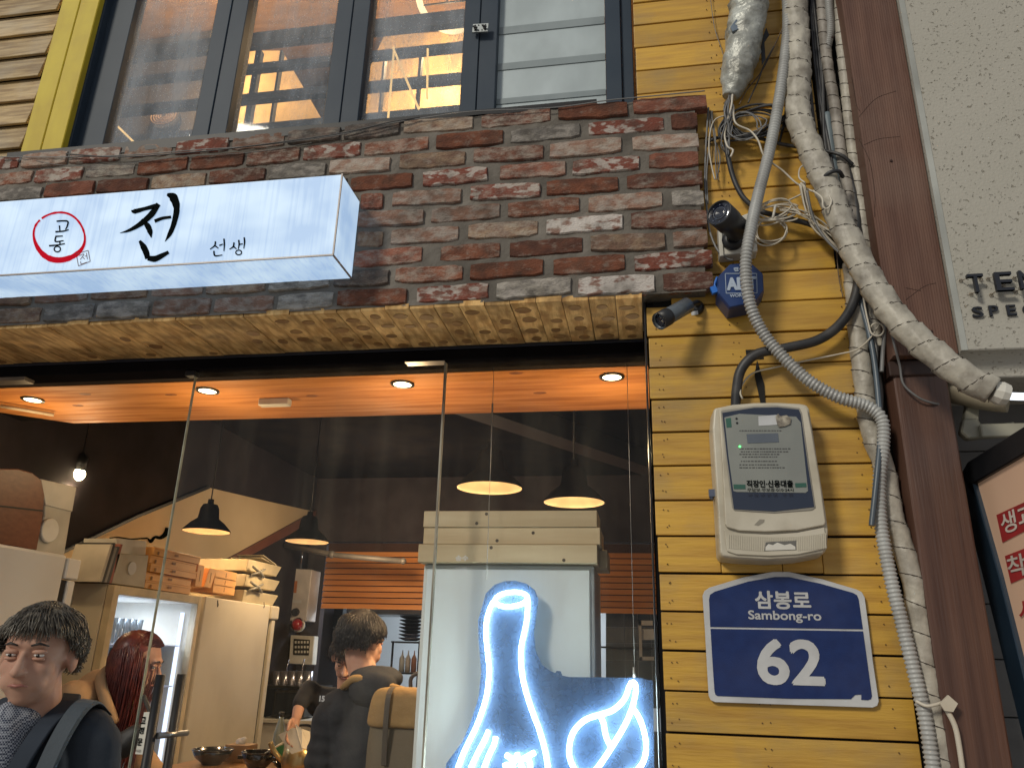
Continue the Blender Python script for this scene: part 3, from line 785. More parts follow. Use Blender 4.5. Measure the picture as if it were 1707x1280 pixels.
m = MB(); m.plate(outline(z6([(182, 198), (400, 163), (560, 160), (708, 176), (722, 210), (770, 560), (815, 845), (540, 876), (262, 860), (214, 500)]), YM - .016), YM - .016, YM - .0148)
m.build('window', mat('smoked_window', (0.018, 0.026, 0.050), 0.2, col2=(0.024, .032, .055), coat=.15, dirt=.15, dcol=(.1, .1, .1)), me_)
m = MB(); m.plate(outline(z6([(196, 230), (300, 205), (690, 225), (722, 265), (772, 735), (755, 748), (280, 742), (258, 735), (225, 500)]), YM - .017), YM - .0172, YM - .0163)
m.build('dial_plate', mat('dial_plate', (0.24, 0.25, 0.225), 0.4, col2=(0.19, .20, .185), coat=.2, dirt=.3, dcol=(.15, .15, .13)), me_)
m = MB(); m.plate(outline(z6([(348, 345), (565, 338), (572, 400), (356, 408)]), YM - .018), YM - .0184, YM - .0176); m.build('display', mat('lcd', (0.12, 0.14, 0.17), .15, coat=.5), me_)
m = MB(); c = P(*z6([(303, 430)])[0], YM - .018); m.ball(c, .0028, .002, .0028, 10); m.build('indicator_light', emat('green_led', (0.08, 1.0, 0.15), 5), me_)
for q in ([(205, 238), (240, 232), (246, 296), (212, 300)], [(258, 690), (340, 692), (342, 722), (262, 722)], [(682, 682), (758, 680), (762, 708), (686, 712)]):
    m = MB(); m.plate(outline(z6(q), YM - .018), YM - .0183, YM - .0176); m.build('green_tab', mat('green_tab', (0.03, 0.11, 0.08), .4), me_)
m = MB(); m.plate(outline(z6([(430, 222), (555, 212), (560, 280), (432, 288)]), YM - .018), YM - .0183, YM - .0176); m.build('paper_label', M_aw, me_)
m = MB(); m.plate(outline(z6([(548, 222), (566, 206), (580, 222), (625, 216), (655, 240), (650, 275), (612, 292), (570, 298), (556, 262)]), YM - .019), YM - .0215, YM - .0185); m.build('torn_tape', mat('tape', (.42, .38, .30), .3, col2=(.12, .10, .08), scale=60), me_)
m = MB()
for cx_, cz_ in ((280, 238), (284, 268)): m.lathe([(.0032, 0), (.0032, .002)], P(*z6([(cx_, cz_)])[0], YM - .0185), 10, axis=(0, 1, 0))
m.build('screws', M_black, me_)
M_print = mat('grey_print', (.06, .06, .06), .6)
def mt(body, c, w, h, bold=0.0, m_=M_print, n='print'): ztext(n, body, me_, m_, c, w, h, YM - .0188, conv=z6, ext=.0006, bold=bold, tilt=-.01)
mt('직장인·신용대출', (508, 686), 320, 50, .03, M_ink, 'loan_sticker_lettering'); mt('무담보·무보증·010·24시', (512, 728), 318, 24, .01, M_ink, 'loan_sticker_small_print')
ztext('loan_sticker_small_print', '무 담 보 상 담   무 한', me_, mat('faint_print', (.012, .014, .03), .6), (515, 762), 310, 22, YM - .0188, conv=z6, ext=.0006)
for yy, x0_, x1_ in ((318, 300, 580), (442, 300, 650), (462, 310, 640), (480, 300, 570), (498, 320, 560), (528, 310, 560), (552, 300, 560), (572, 300, 600)):
    m = MB(); x_ = x0_
    while x_ < x1_:
        w_ = random.uniform(6, 20); m.plate(outline(z6([(x_, yy), (x_ + w_, yy), (x_ + w_, yy + 6), (x_, yy + 6)]), YM - .018), YM - .0182, YM - .0176); x_ += w_ + random.uniform(4, 9)
    kind(m.build('small_print', M_print, me_), 'stuff')
# lower terminal cover with ribs and a torn label
m = MB()
low = z6([(195, 1000), (300, 1025), (500, 1035), (700, 1022), (885, 985), (905, 1130), (700, 1172), (500, 1182), (280, 1172), (215, 1150)])
m.plate(outline(low, YM - .006), YM - .006, YM - .0004); m.build('terminal_cover', M_mb, me_, bevel=.002, seg=2)
m = MB()
for k in range(54):
    t = k / 53; x_ = 225 + 665 * t; y0_ = 1052 - 20 * (2 * t - 1) ** 2 * (1 if t < .5 else 1.4); y1_ = 1150 - 22 * (2 * t - 1) ** 2
    if 465 < x_ < 695: y1_ = y0_ + 30
    m.plate(outline(z6([(x_, y0_), (x_ + 5, y0_), (x_ + 6, y1_), (x_ + 1, y1_)]), YM - .0075), YM - .0078, YM - .0055)
kind(m.build('ribs', M_mb, me_), 'stuff')
m = MB(); m.plate(outline(z6([(480, 1088), (690, 1075), (692, 1140), (472, 1148)]), YM - .007), YM - .0072, YM - .0062); m.build('seal_recess', mat('grey_recess', (.16, .155, .14), .6), me_)
m = MB(); m.plate(outline(z6([(480, 1120), (500, 1100), (530, 1108), (560, 1090), (610, 1108), (650, 1098), (684, 1118), (686, 1138), (478, 1145)]), YM - .008), YM - .0086, YM - .0074); m.build('torn_label', M_white, me_)
m = MB(); m.plate(outline(z6([(402, 968), (440, 930), (474, 932), (470, 950), (430, 975)]), YM - .013), YM - .0128, YM - .0121); m.build('worn_mark', mat('worn_print', (.33, .30, .24), .5), me_)
m = MB(); c = P(1187, 822, 0.0); m.obox(c, (1, 0, 0), (0, 1, 0), (0, 0, 1), .009, .008, .010); m.lathe([(.006, 0), (.006, .02)], c + V((-.002, 0, -.018)), 8); m.build('side_latch', mat('blue_grey_metal', (.11, .13, .19), .4, .5), me_)

# ================================================================ alarm box, cameras
YD = -0.03
al = thing('alarm_box', 'dark blue octagonal alarm box with white lettering below the upper security camera', 'alarm box', P(1232, 475, YD))
z5 = lambda lst: [(1150 + a / 4.923, 300 + b / 4.923) for a, b in lst]
octo = outline(z5([(325, 685), (500, 668), (605, 765), (612, 905), (535, 1010), (325, 1052), (232, 935), (225, 790)]), YD)
cxa = sum(p[0] for p in octo) / 8; cza = sum(p[1] for p in octo) / 8
gr = lambda k: [(cxa + (x - cxa) * k, cza + (z - cza) * k) for x, z in octo]
m = MB(); a = [(x, YD, z) for x, z in gr(.95)]; b = [(x, YD + .012, z) for x, z in gr(1.0)]; c = [(x, .046, z) for x, z in gr(1.02)]
m.loft(a, b, caps=(True, False)); m.loft(b, c, caps=(False, True))
m.build('housing', mat('alarm_blue', (0.005, 0.040, 0.17), .4, col2=(.006, .024, .11), coat=.1, dirt=.3, dcol=(.04, .05, .09)), al, bevel=.0015)
M_lb = mat('pale_blue_print', (.42, .50, .62), .5)
ztext('lettering', 'ADT', al, M_lb, (424, 850), 250, 108, YD - .0015, conv=z5, fat=.0028)
ztext('lettering', 'WORLD', al, M_lb, (400, 948), 145, 26, YD - .0015, conv=z5, bold=.02)
ztext('emblem', '캡', al, M_lb, (378, 735), 40, 34, YD - .0015, conv=z5, bold=.03)
m = MB()
for q in ([(290, 768), (548, 768)], [(548, 768), (552, 928)], [(552, 928), (298, 930)], [(298, 930), (290, 768)]):
    ribbon(m, z5(q), [.55, .55], YD - .0012)
m.build('border', M_lb, al)
m = MB(); m.tube(smooth_path([P(*q, .0) for q in z5([(225, 800), (205, 850), (200, 890)])], .005), .004, 8); c = P(*z5([(198, 905)])[0], -.005)
m.obox(c, (.95, 0, .3), (0, 1, 0), (-.3, 0, .95), .009, .007, .011); m.build('blue_connector', mat('blue_plastic', (.015, .16, .62), .4), al)

def bullet(label, lens, tail, r0, r1, base, yb, gloss):
    t = thing('security_camera', label, 'camera', tail, 'security cameras on the yellow planks')
    ax = (V(lens) - V(tail)).normalized(); L_ = (V(lens) - V(tail)).length
    m = MB(); m.lathe([(r1 * .6, 0), (r1, .006), (r1, L_ * .45), (r0, L_ * .5), (r0, L_ - .001), (r0 * .93, L_), (r0 * .9, L_ - .006)], tail, 28, axis=ax, caps=False); m.lathe([(r1 * .6, 0), (.0001, 0)], tail, 28, axis=ax, caps=False)
    m.build('housing', mat('camera_black', (.014, .015, .018), gloss, bump=.02) if gloss > .3 else mat('camera_grey', (.11, .13, .15), gloss, bump=.02), t)
    if gloss < .3:
        m = MB(); m.lathe([(r0 * 1.04, L_ * .72), (r0 * 1.08, L_ * .74), (r0 * 1.08, L_ + .004), (r0 * .96, L_ + .004), (r0 * .95, L_ - .002)], tail, 28, axis=ax, caps=False); m.build('sun_hood', mat('camera_black', (.014, .015, .018), .4), t)
    m = MB(); m.lathe([(r0 * .9, L_ - .006), (r0 * .45, L_ - .007), (r0 * .42, L_ - .003), (r0 * .3, L_ - .004), (.0001, L_ - .006)], tail, 28, axis=ax, caps=False)
    m.build('lens', mat('lens_glass', (.006, .008, .02), .08, coat=1), t)
    m = MB()
    u = ax.orthogonal().normalized(); w = ax.cross(u)
    for k in range(8): m.lathe([(r0 * .05, 0), (r0 * .05, .001)], V(lens) - ax * .0058 + (u * math.cos(k * .785) + w * math.sin(k * .785)) * r0 * .7, 6, axis=ax)
    m.tube([V(lens) - ax * .0045 + (u * math.cos(k * .2618) + w * math.sin(k * .2618)) * r0 * .47 for k in range(25)], r0 * .03, 5, cap=False)
    m.build('infrared_ring', mat('lens_grey', (.10, .12, .17), .3), t)
    m = MB(); b0 = V(base); m.lathe([(r1 * .9, 0), (r1 * .9, .010), (r1 * .55, .02)], (b0.x, yb, b0.z), 24, axis=(0, -1, 0))
    m.tube(smooth_path([(b0.x, yb - .015, b0.z), (b0.x, yb - .035, b0.z + .004), V(tail) + ax * (L_ * .25)], .006), r1 * .33, 10)
    m.build('mount', mat('camera_black', (.02, .02, .02), .4), t)
    return t, ax, u, w
jb = thing('junction_box', 'cream junction box on the planks behind the upper security camera', 'junction box', P(1215, 400, .0))
m = MB(); m.plate(outline(z5([(230, 370), (520, 260), (540, 240), (555, 590), (245, 625)]), .0), -.004, .047); m.build('box', M_white, jb, bevel=.005, seg=2)
m = MB(); m.plate(outline(z5([(232, 372), (262, 365), (280, 622), (246, 628)]), -.01), -.011, -.0045); m.build('lid_edge', M_white, jb, bevel=.002)
t1, ax, u, w = bullet('large dark bullet camera facing out above the blue octagonal alarm box', P(1198, 354, -.15), P(1232, 385, -.045), .040, .037, P(1222, 398, -.02), -.006, .45)
m = MB(); m.plate(outline(z5([(325, 275), (378, 290), (382, 312), (362, 320), (366, 345), (330, 350), (345, 365), (322, 375), (300, 385), (270, 372), (300, 340)]), -.12), -.121, -.1195)
m.build('peeling_sticker', mat('sticker', (.42, .40, .38), .4, col2=(.2, .19, .19), scale=40), t1)
ztext('label', 'CCTV', t1, M_aw, (408, 452), 120, 26, -.055, conv=z5, ext=.003, bold=.04)
t2, ax, u, w = bullet('small glossy black bullet camera slanting down under the brick corner', P(1100, 535, -.10), P(1148, 508, -.035), .0245, .0245, P(1162, 512, .04), .049, .2)
m = MB(); m.plate(outline([(1152, 520), (1163, 518), (1164, 524), (1153, 526)], .02), .019, .0225); m.build('sticker', M_aw, t2)
# ================================================================ pipes and cables
def wrap_rf(pitch, n, amp=.10, seed=0.0, crinkle=.03):
    def f(i, a):
        s = i / pitch + a / (2 * math.pi)
        fr = s - math.floor(s)
        saw = amp * (1 - fr) ** 2 - amp * .35
        return 1 + saw + crinkle * noise.noise(V((math.cos(a) * 2 + seed, math.sin(a) * 2, i * .16))) + crinkle * .7 * noise.noise(V((math.cos(a) * 5, math.sin(a) * 5 + seed, i * .5)))
    return f
M_wrap = mat('taped_insulation', (0.36, 0.33, 0.29), 0.6, col2=(0.26, 0.235, 0.205), scale=14, bump=.7, bscale=40, dirt=.7, dscale=18, dcol=(.09, .075, .06))
M_wrapw = mat('cream_insulation_tape', (0.46, 0.43, 0.36), 0.45, spec=.35, col2=(0.33, 0.305, 0.26), scale=14, bump=.8, bscale=34, dirt=.7, dscale=20, dcol=(.13, .11, .085), bdist=.006)
M_seam = mat('tape_seam', (0.07, 0.055, 0.045), .8)
M_foil = mat('dusty_foil', (0.30, 0.30, 0.27), 0.42, .25, col2=(.50, .52, .48), scale=8, bump=1.0, bscale=28, dirt=.85, dscale=14, dcol=(.10, .095, .075), bdist=.01)
def wrapped(name, label, pts, r, m_=M_wrap, pitch=9, step=.0075, n=20, amp=.10, seed=0, cat_='pipe', grp=None, crinkle=.03, seams=True):
    path = smooth_path(pts, step); t = thing(name, label, cat_, path[len(path) // 2], grp)
    rr = r
    if isinstance(r, (list, tuple)):
        rr = []
        for i in range(len(path)):
            t_ = i / (len(path) - 1) * (len(r) - 1); k_ = min(int(t_), len(r) - 2); rr.append(r[k_] + (r[k_ + 1] - r[k_]) * (t_ - k_))
    m = MB(); rf = wrap_rf(pitch, n, amp, seed, crinkle); m.tube(path, rr, n, rf=rf); m.build('insulation', m_, t)
    if seams:
        # dark lapped edge of the tape: a thin spiral line following the surface
        m = MB(); up = None; sp_ = []
        for i, p in enumerate(path):
            tt = (path[min(i + 1, len(path) - 1)] - path[max(i - 1, 0)]).normalized()
            if up is None: up = tt.orthogonal().normalized()
            else: up = (up - tt * up.dot(tt)).normalized()
            w_ = tt.cross(up)
            for k in range(4):
                j = i + k / 4
                a = -2 * math.pi * (j / pitch); R_ = (rr[i] if isinstance(rr, list) else rr)
                q = max(rf(i, a + .06), rf(i, a - .06)) * R_ * .997 + .0014
                if noise.noise(V((j * .25, seed + 9, 0))) > -.5: sp_.append(p + tt * (k / 4 * step) + up * (q * math.cos(a)) + w_ * (q * math.sin(a)))
                else: sp_.append(None)
        run = []
        for q in sp_ + [None]:
            if q is None:
                if len(run) > 3: m.tube(run, .0013, 4, smooth=False)
                run = []
            else: run.append(q)
        if m.v: m.build('tape_seam', M_seam, t)
    return t
wrapped('wrapped_pipe', 'thickest tape-wrapped pipe crossing in front of the brown post to the lower right', pxs([(1322, -60, .01), (1326, 30, .01), (1331, 110, .0), (1330, 190, -.01), (1352, 252, -.02), (1380, 315, -.04), (1402, 372, -.06), (1430, 430, -.08), (1466, 492, -.11), (1508, 545, -.14), (1560, 592, -.17), (1612, 630, -.19), (1655, 652, -.20)]),
        [.041, .035], M_wrapw, 10, .0075, 28, .13, 1.0, grp='tape-wrapped pipes on the post', crinkle=.085)
wrapped('wrapped_pipe', 'slim grey taped pipe left of the two behind the thick one, at the top', pxs([(1366, -60, .03), (1372, 40, .03), (1380, 110, .03), (1392, 180, .03), (1402, 260, .03), (1416, 330, .03), (1432, 420, .03)]), .0175, M_wrap, 8, .0065, 16, .12, 3.0, grp='tape-wrapped pipes on the post')
wrapped('wrapped_pipe', 'taped pipe hugging the edge of the brown post above its dark joint', pxs([(1396, -60, .02), (1402, 60, .02), (1411, 150, .02), (1420, 240, .03), (1434, 330, .03), (1444, 420, .03), (1452, 500, .035), (1464, 580, .035)]), .0185, M_wrapw, 8, .0065, 16, .12, 5.0, grp='tape-wrapped pipes on the post')
wrapped('wrapped_pipe', 'dirty cream taped pipe running down beside the post to the bottom edge', pxs([(1420, 440, .045), (1430, 560, .04), (1440, 640, .03), (1452, 720, .03), (1474, 780, .03), (1486, 850, .028), (1502, 905, .025), (1522, 965, .02), (1530, 1030, .022), (1542, 1110, .02), (1556, 1190, .02), (1575, 1300, .02), (1590, 1400, .02)]), [.026, .030], M_wrapw, 11, .0065, 20, .09, 7.0, grp='tape-wrapped pipes on the post', crinkle=.07)
fb = wrapped('foil_bundle', 'flattened foil-wrapped cable bundle hanging at the top with wires spilling out', pxs([(1250, -60, -.01), (1248, 10, -.01), (1243, 50, -.01), (1234, 100, -.01), (1224, 140, -.005), (1216, 162, .0)]), [.068, .068, .067, .066, .065, .063, .061, .059, .056, .053, .042, .022], M_foil, 5, .006, 26, .04, 11.0, cat_='cable bundle', crinkle=.14, seams=False)
m = MB(); m.plate(outline([(1217, 50), (1226, 38), (1238, 30), (1240, 44), (1234, 52), (1220, 57)], -.05), -.062, -.054); m.build('torn_flap', mat('grey_foil', (.22, .27, .33), .3, .4, bump=.6), fb)
m = MB(); m.plate(outline([(1277, 48), (1282, 60), (1274, 72), (1276, 100), (1270, 110), (1268, 80), (1272, 62)], -.0), -.004, .0); m.build('black_tape_tail', M_black, fb)

def cable(name, label, pts, r, m_, grp=None, cat_='cable', step=.012, n=8, part=None):
    m = MB(); m.tube(smooth_path(pts, step), r, n); o = m.build(name, m_, part)
    if part is None: tag(o, label, cat_, grp)
    return o
M_cab = mat('black_rubber', (.018, .019, .022), .5, col2=(.035, .035, .038), scale=20, dirt=.4, dscale=15, dcol=(.10, .09, .08))
M_cgrey = mat('grey_cable', (.20, .20, .20), .5, dirt=.4)
M_cwht = mat('cream_cable', (.58, .54, .46), .45, col2=(.48, .43, .34), scale=10, dirt=.35, dcol=(.2, .16, .11))
M_cbrn = mat('brown_twine', (.13, .09, .06), .7)
# corrugated conduit
M_cor = mat('corrugated_grey', (0.40, 0.41, 0.40), .40, col2=(.33, .33, .32), scale=5, dirt=.35, dscale=10, dcol=(.15, .14, .12))
path = smooth_path(pxs([(1309, -60, .0), (1313, 30, .0), (1309, 90, -.01), (1298, 170, -.02), (1283, 250, -.03), (1264, 325, -.06), (1249, 395, -.10), (1243, 450, -.09), (1250, 505, -.07), (1268, 548, -.05), (1298, 587, -.04), (1345, 632, -.035), (1395, 661, -.03), (1445, 677, -.02), (1470, 700, -.02), (1472, 745, -.015), (1466, 800, -.01), (1468, 870, -.01), (1484, 960, -.01), (1504, 1040, -.008), (1524, 1120, -.006), (1543, 1200, -.005), (1558, 1300, -.005), (1572, 1400, 0)]), .0027)
m = MB(); m.tube(path, .0165, 12, rf=lambda i, a: 1 + (.10 if i % 4 in (0, 1) else -.10))
tag(m.build('corrugated_conduit', M_cor), 'grey corrugated conduit winding from the top past the blue alarm box to the bottom', 'conduit')
path = smooth_path(pxs([(1378, -60, .015), (1382, 10, .015), (1384, 50, .02), (1378, 85, .025)]), .002)
m = MB(); m.tube(path, .013, 10, rf=lambda i, a: 1 + (.10 if i % 4 in (0, 1) else -.10))
tag(m.build('corrugated_conduit', M_cor), 'short corrugated conduit between the slim taped pipes at the top edge', 'conduit')
G = 'black cables on the plank wall'
cable('power_cable', 'thick black power cable curving across planks down into the meter', pxs([(1400, 250, .035), (1425, 330, .03), (1432, 430, .02), (1427, 490, .01), (1405, 535, .0), (1365, 566, -.005), (1310, 580, -.01), (1262, 590, -.005), (1236, 615, .0), (1228, 650, .01), (1226, 690, .02)]), .0145, M_cab, G, step=.01, n=12)
cable('black_cable', 'black cable running beside the thick taped pipe from the top', pxs([(1346, -60, .03), (1344, 60, .03), (1350, 150, .03), (1360, 230, .02), (1385, 300, .0), (1410, 360, .0), (1440, 420, .02)]), .0075, M_cab, G)
cable('black_cable', 'black cable crossing level behind the thick pipe under the coiled wires', pxs([(1175, 238, .04), (1205, 228, .03), (1245, 226, .03), (1300, 240, .03), (1360, 250, .03), (1400, 258, .0), (1422, 275, .01)]), .0058, M_cab, G)
cable('black_cable', 'black cable hanging from the foil bundle down towards the upper camera', pxs([(1212, 170, .0), (1210, 210, .0), (1212, 250, .01), (1222, 295, .02), (1238, 328, .02), (1262, 350, .02)]), .0085, M_cab, G)
cable('black_cable', 'black cable emerging right of the white wire loops towards the pipes', pxs([(1265, 352, .02), (1310, 364, .01), (1350, 374, .01), (1385, 392, .02), (1420, 420, .02)]), .0088, M_cab, G)
cable('black_cable', 'straight dark cable ending cut off beside the meter', pxs([(1434, 500, .02), (1452, 570, .01), (1462, 640, .0), (1467, 720, -.012), (1462, 790, -.03), (1453, 876, -.035)]), .0078, mat('slate_cable', (.09, .12, .15), .4, dirt=.3), G, n=10)
cable('black_cable', 'black cable going down behind the pipes beside the lower end of the post', pxs([(1422, 440, .03), (1436, 540, .03), (1448, 620, .03), (1456, 690, .035)]), .011, M_cab, G)
cable('black_cable', 'black cable squeezed between plank ends and the top of the brown post', pxs([(1360, -60, .05), (1376, 80, .048), (1392, 230, .048), (1412, 360, .048), (1428, 470, .045), (1446, 580, .045)]), .0165, M_cab, G)
cable('blue_pipe', 'faded blue-grey pipe behind the taped pipes near the black clamp', pxs([(1378, 190, .04), (1388, 260, .035), (1398, 330, .035), (1416, 400, .04)]), .0125, mat('faded_blue', (.14, .18, .20), .5, dirt=.5), None, 'pipe')
cable('black_clamp', 'black tape clamp round the thick wrapped pipe', [P(1383, 303, -.04) + V((-.036, .0, -.006)), P(1383, 303, -.04) + V((-.012, -.038, .004)), P(1383, 303, -.04) + V((.018, -.036, .012)), P(1383, 303, -.04) + V((.04, .0, .014))], .006, M_cab, None, 'clamp')

G = 'thin wires tangled on the plank wall'
wires = [
 ('long pale wire drooping from foil bundle across the conduit to the pipes', [(1222, 175, -.02), (1226, 205, -.03), (1250, 218, -.03), (1264, 235, -.04), (1275, 262, -.04), (1305, 285, -.02), (1328, 306, -.02), (1352, 318, -.02), (1385, 330, -.06)], .0032, 'w'),
 ('pale wire looping left round the end of the bricks', [(1211, 192, -.01), (1192, 200, .0), (1184, 220, .01), (1182, 250, .01), (1188, 285, .02), (1192, 300, .02)], .0026, 'w'),
 ('pale wire rising to a small hook below the foil bundle', [(1221, 158, -.03), (1219, 178, -.03), (1213, 200, -.02), (1208, 225, -.01), (1213, 245, -.01), (1222, 250, -.01), (1218, 262, -.01)], .0034, 'w'),
 ('thin dark wire slanting at the top left of the foil bundle', [(1180, -40, .035), (1190, 40, .035), (1202, 80, .035), (1210, 108, .03)], .0012, 'g'),
 ('brown twisted cord descending between foil bundle and conduit', [(1308, 40, .02), (1292, 75, .02), (1275, 110, .02), (1262, 130, .02), (1245, 150, .02), (1232, 175, .0)], .0022, 'b'),
 ('dark twin cord below the brown twisted cord', [(1290, 78, .02), (1274, 108, .015), (1264, 135, .01), (1250, 165, .01), (1247, 172, .01)], .0026, 'k'),
 ('grey wire running down the right edge of the bricks', [(1181, 180, .03), (1177, 240, .03), (1175, 300, .03), (1178, 345, .03), (1183, 385, .02), (1195, 415, .01), (1210, 430, .01), (1222, 434, .01)], .0034, 'g'),
 ('second grey wire beside the edge of the bricks', [(1184, 185, .03), (1183, 235, .03), (1178, 290, .03), (1180, 340, .03)], .0028, 'g'),
 ('cream wire loop beside the black clamp', [(1342, 305, -.04), (1332, 296, -.03), (1334, 280, -.02), (1345, 275, -.02), (1357, 283, -.02), (1362, 300, -.02)], .0026, 'w'),
 ('cream wire hooking down beneath the black clamp', [(1355, 318, -.06), (1370, 330, -.09), (1372, 345, -.09), (1380, 348, -.09), (1386, 336, -.09), (1382, 326, -.09)], .0030, 'w'),
 ('pale wire sagging from the post to the top of the meter', [(1466, 540, .0), (1452, 562, .0), (1430, 582, .0), (1400, 590, .02), (1350, 600, .03), (1290, 613, .03), (1255, 622, .02), (1238, 640, .01), (1234, 655, .0), (1238, 665, .0)], .0026, 'w'),
 ('cream ring of wire in front of the post joint', [(1450, 548, -.01), (1456, 540, -.02), (1468, 540, -.02), (1474, 550, -.02), (1466, 560, -.02), (1453, 556, -.02), (1448, 540, -.02), (1440, 500, -.02), (1438, 460, -.02)], .0028, 'w'),
 ('grey wire crossing the lower part of the post', [(1483, 545, -.065), (1492, 580, -.07), (1500, 610, -.04), (1506, 640, -.03), (1530, 662, -.03), (1555, 672, -.02), (1572, 674, .0)], .0032, 'g'),
 ('thin brown wire hanging down the planks right of alarm shadow', [(1393, 385, .035), (1395, 420, .035), (1398, 460, .035), (1405, 495, .03)], .0016, 'b'),
 ('yellowed wire stub between the white loops and the pipe', [(1315, 334, .0), (1330, 327, .0), (1342, 321, -.01)], .0028, 'w'),
 ('grey wire following the underside of the thick pipe', [(1345, 318, -.04), (1356, 365, -.02), (1378, 400, -.02), (1410, 432, -.03), (1438, 468, -.05), (1468, 505, -.07), (1490, 535, -.08)], .0042, 'g'),
 ('pale pipe-side wire dropping past the post joint', [(1478, 505, -.05), (1476, 545, -.02), (1472, 585, .0), (1470, 620, .0)], .0062, 'g'),
 ('thin drooping wire on the top left of the bricks', [(0, 262, -.02), (110, 262, -.02), (230, 258, -.025), (330, 250, -.025), (430, 243, -.02), (560, 226, -.02), (640, 208, -.02), (720, 195, -.02), (790, 186, -.02), (920, 180, -.02), (1010, 168, -.02), (1060, 163, -.02), (1175, 152, -.02)], .0022, 'g'),
 ('second wire sagging along the sill above the bricks', [(110, 257, -.025), (200, 262, -.03), (310, 255, -.03), (400, 246, -.03), (560, 224, -.03), (650, 204, -.03), (700, 196, -.02)], .0026, 'k'),
 ('thin grey thread sagging over the bricks above the lit sign', [(60, 268, -.015), (110, 276, -.02), (200, 274, -.02), (300, 262, -.02), (420, 254, -.02), (520, 238, -.02)], .0010, 'g'),
]
WM = {'w': M_cwht, 'g': M_cgrey, 'b': M_cbrn, 'k': M_cab}
for lb, pts, r, c in wires: cable('wire', lb, pxs(pts), r, WM[c], G, 'wire', step=.008, n=6)
m = MB(); random.seed(21)
for k in range(9):
    off = random.uniform(-5, 5); o2 = random.uniform(-4, 4)
    m.tube(smooth_path(pxs([(1338 + off, 308 + o2, -.03), (1346 + off, 345 + o2 * 2, -.02 + .002 * k), (1362 + off * 1.5, 380 + o2, -.01), (1390 + off * 1.3, 408 + off * .6, -.01 + .003 * k), (1418 + off, 430 + o2, -.0), (1448 + off * .6, 462 + o2, .0)]), .009), .0028, 6)
o = m.build('wire_bundle', M_cwht); tag(o, 'sagging bundle of cream wires below the black clamp', 'wire bundle')
def coil(name, label, cpx, cpy, y, rx, ry, n, r, m_, tilt=0.0, jit=.15, seed=3):
    random.seed(seed); m = MB(); c = P(cpx, cpy, y); s = mpp(cpx, cpy, y); pts = []
    for k in range(n):
        jx, jy, ja = random.uniform(1 - jit, 1 + jit), random.uniform(1 - jit, 1 + jit), random.uniform(-.35, .35) + tilt
        ox, oy, od = random.uniform(-5, 5) * s, random.uniform(-4, 4) * s, random.uniform(-.012, .012)
        for a in range(16):
            t = 2 * math.pi * a / 16
            u_, w_ = rx * s * jx * math.cos(t), ry * s * jy * math.sin(t)
            pts.append(c + V((u_ * math.cos(ja) - w_ * math.sin(ja) + ox, od + .006 * math.sin(t * 2 + k), u_ * math.sin(ja) + w_ * math.cos(ja) + oy)))
    m.tube(smooth_path(pts, .008), r, 6); return tag(m.build(name, m_), label, 'coil')
coil('wire_coil', 'coil of black wires hooked below the foil bundle', 1250, 205, .01, 46, 26, 6, .0036, M_cab, .25, .16, 4)
coil('wire_coil', 'loose grey wires looped inside the black coil below the foil', 1240, 210, -.012, 30, 22, 3, .0022, M_cgrey, .1, .3, 8)
coil('wire_coil', 'flat coil of cream wires tied with a white tie beside the upper camera', 1290, 355, -.02, 36, 15, 5, .0026, M_cwht, .1, .2, 5)
coil('wire_coil', 'round loops of cream wire dangling below the tied coil', 1284, 382, -.015, 24, 22, 3, .0026, M_cwht, .2, .2, 6)
m = MB(); m.tube(smooth_path(pxs([(1292, 345, -.05), (1290, 356, -.055), (1288, 364, -.05)]), .004), .004, 6); m.ball(P(1293, 344, -.05), .005); tag(m.build('cable_tie', M_white), 'short white tie holding the cream wire coil', 'tie')
m = MB(); m.tube(smooth_path(pxs([(1527, 1168, -.02), (1545, 1176, -.035), (1566, 1172, -.035), (1580, 1166, -.03)]), .004), .004, 6); m.plate(outline([(1566, 1172), (1580, 1158), (1596, 1172), (1588, 1186), (1574, 1184)], -.04), -.044, -.036)
tag(m.build('cable_tie', M_cwht), 'cream strap knotted round the pipe near the lower right corner', 'tie')
m = MB(); m.tube(smooth_path(pxs([(1577, 1180, -.03), (1592, 1210, -.03), (1600, 1250, -.025), (1608, 1310, -.02)]), .01), .0065, 8); tag(m.build('loose_strap', M_cwht), 'loose cream strap trailing down from the knotted tie', 'strap')

random.seed(77)
def tangle(label, anchors, n, spread, r, m_, seed):
    random.seed(seed); mb = MB()
    for k in range(n):
        ph = random.uniform(0, 6.28); pts = []
        for i, (a, b, y) in enumerate(anchors):
            s_ = spread * (0.25 if i in (0, len(anchors) - 1) else 1)
            pts.append(P(a + random.uniform(-s_, s_), b + random.uniform(-s_, s_) * .6, y + random.uniform(-.012, .008)))
        mb.tube(smooth_path(pts, .009), r * random.uniform(.7, 1.2), 6)
    return tag(mb.build('wire_bundle', m_), label, 'wire bundle')
tangle('fan of grey wires falling out of the foil bundle end', [(1217, 158, -.01), (1214, 185, -.02), (1212, 212, -.01), (1209, 240, .0), (1212, 258, .01)], 9, 9, .0024, M_cgrey, 5)
tangle('dark wires slung sideways from under the foil bundle to the pipes', [(1214, 205, .0), (1240, 226, .0), (1280, 222, .0), (1310, 200, .01), (1335, 180, .02)], 7, 8, .0026, M_cab, 6)
tangle('thin black wires running down behind the conduit beside the thick pipe', [(1312, -40, .04), (1322, 60, .04), (1316, 170, .035), (1300, 240, .035)], 3, 5, .0030, M_cab, 7)
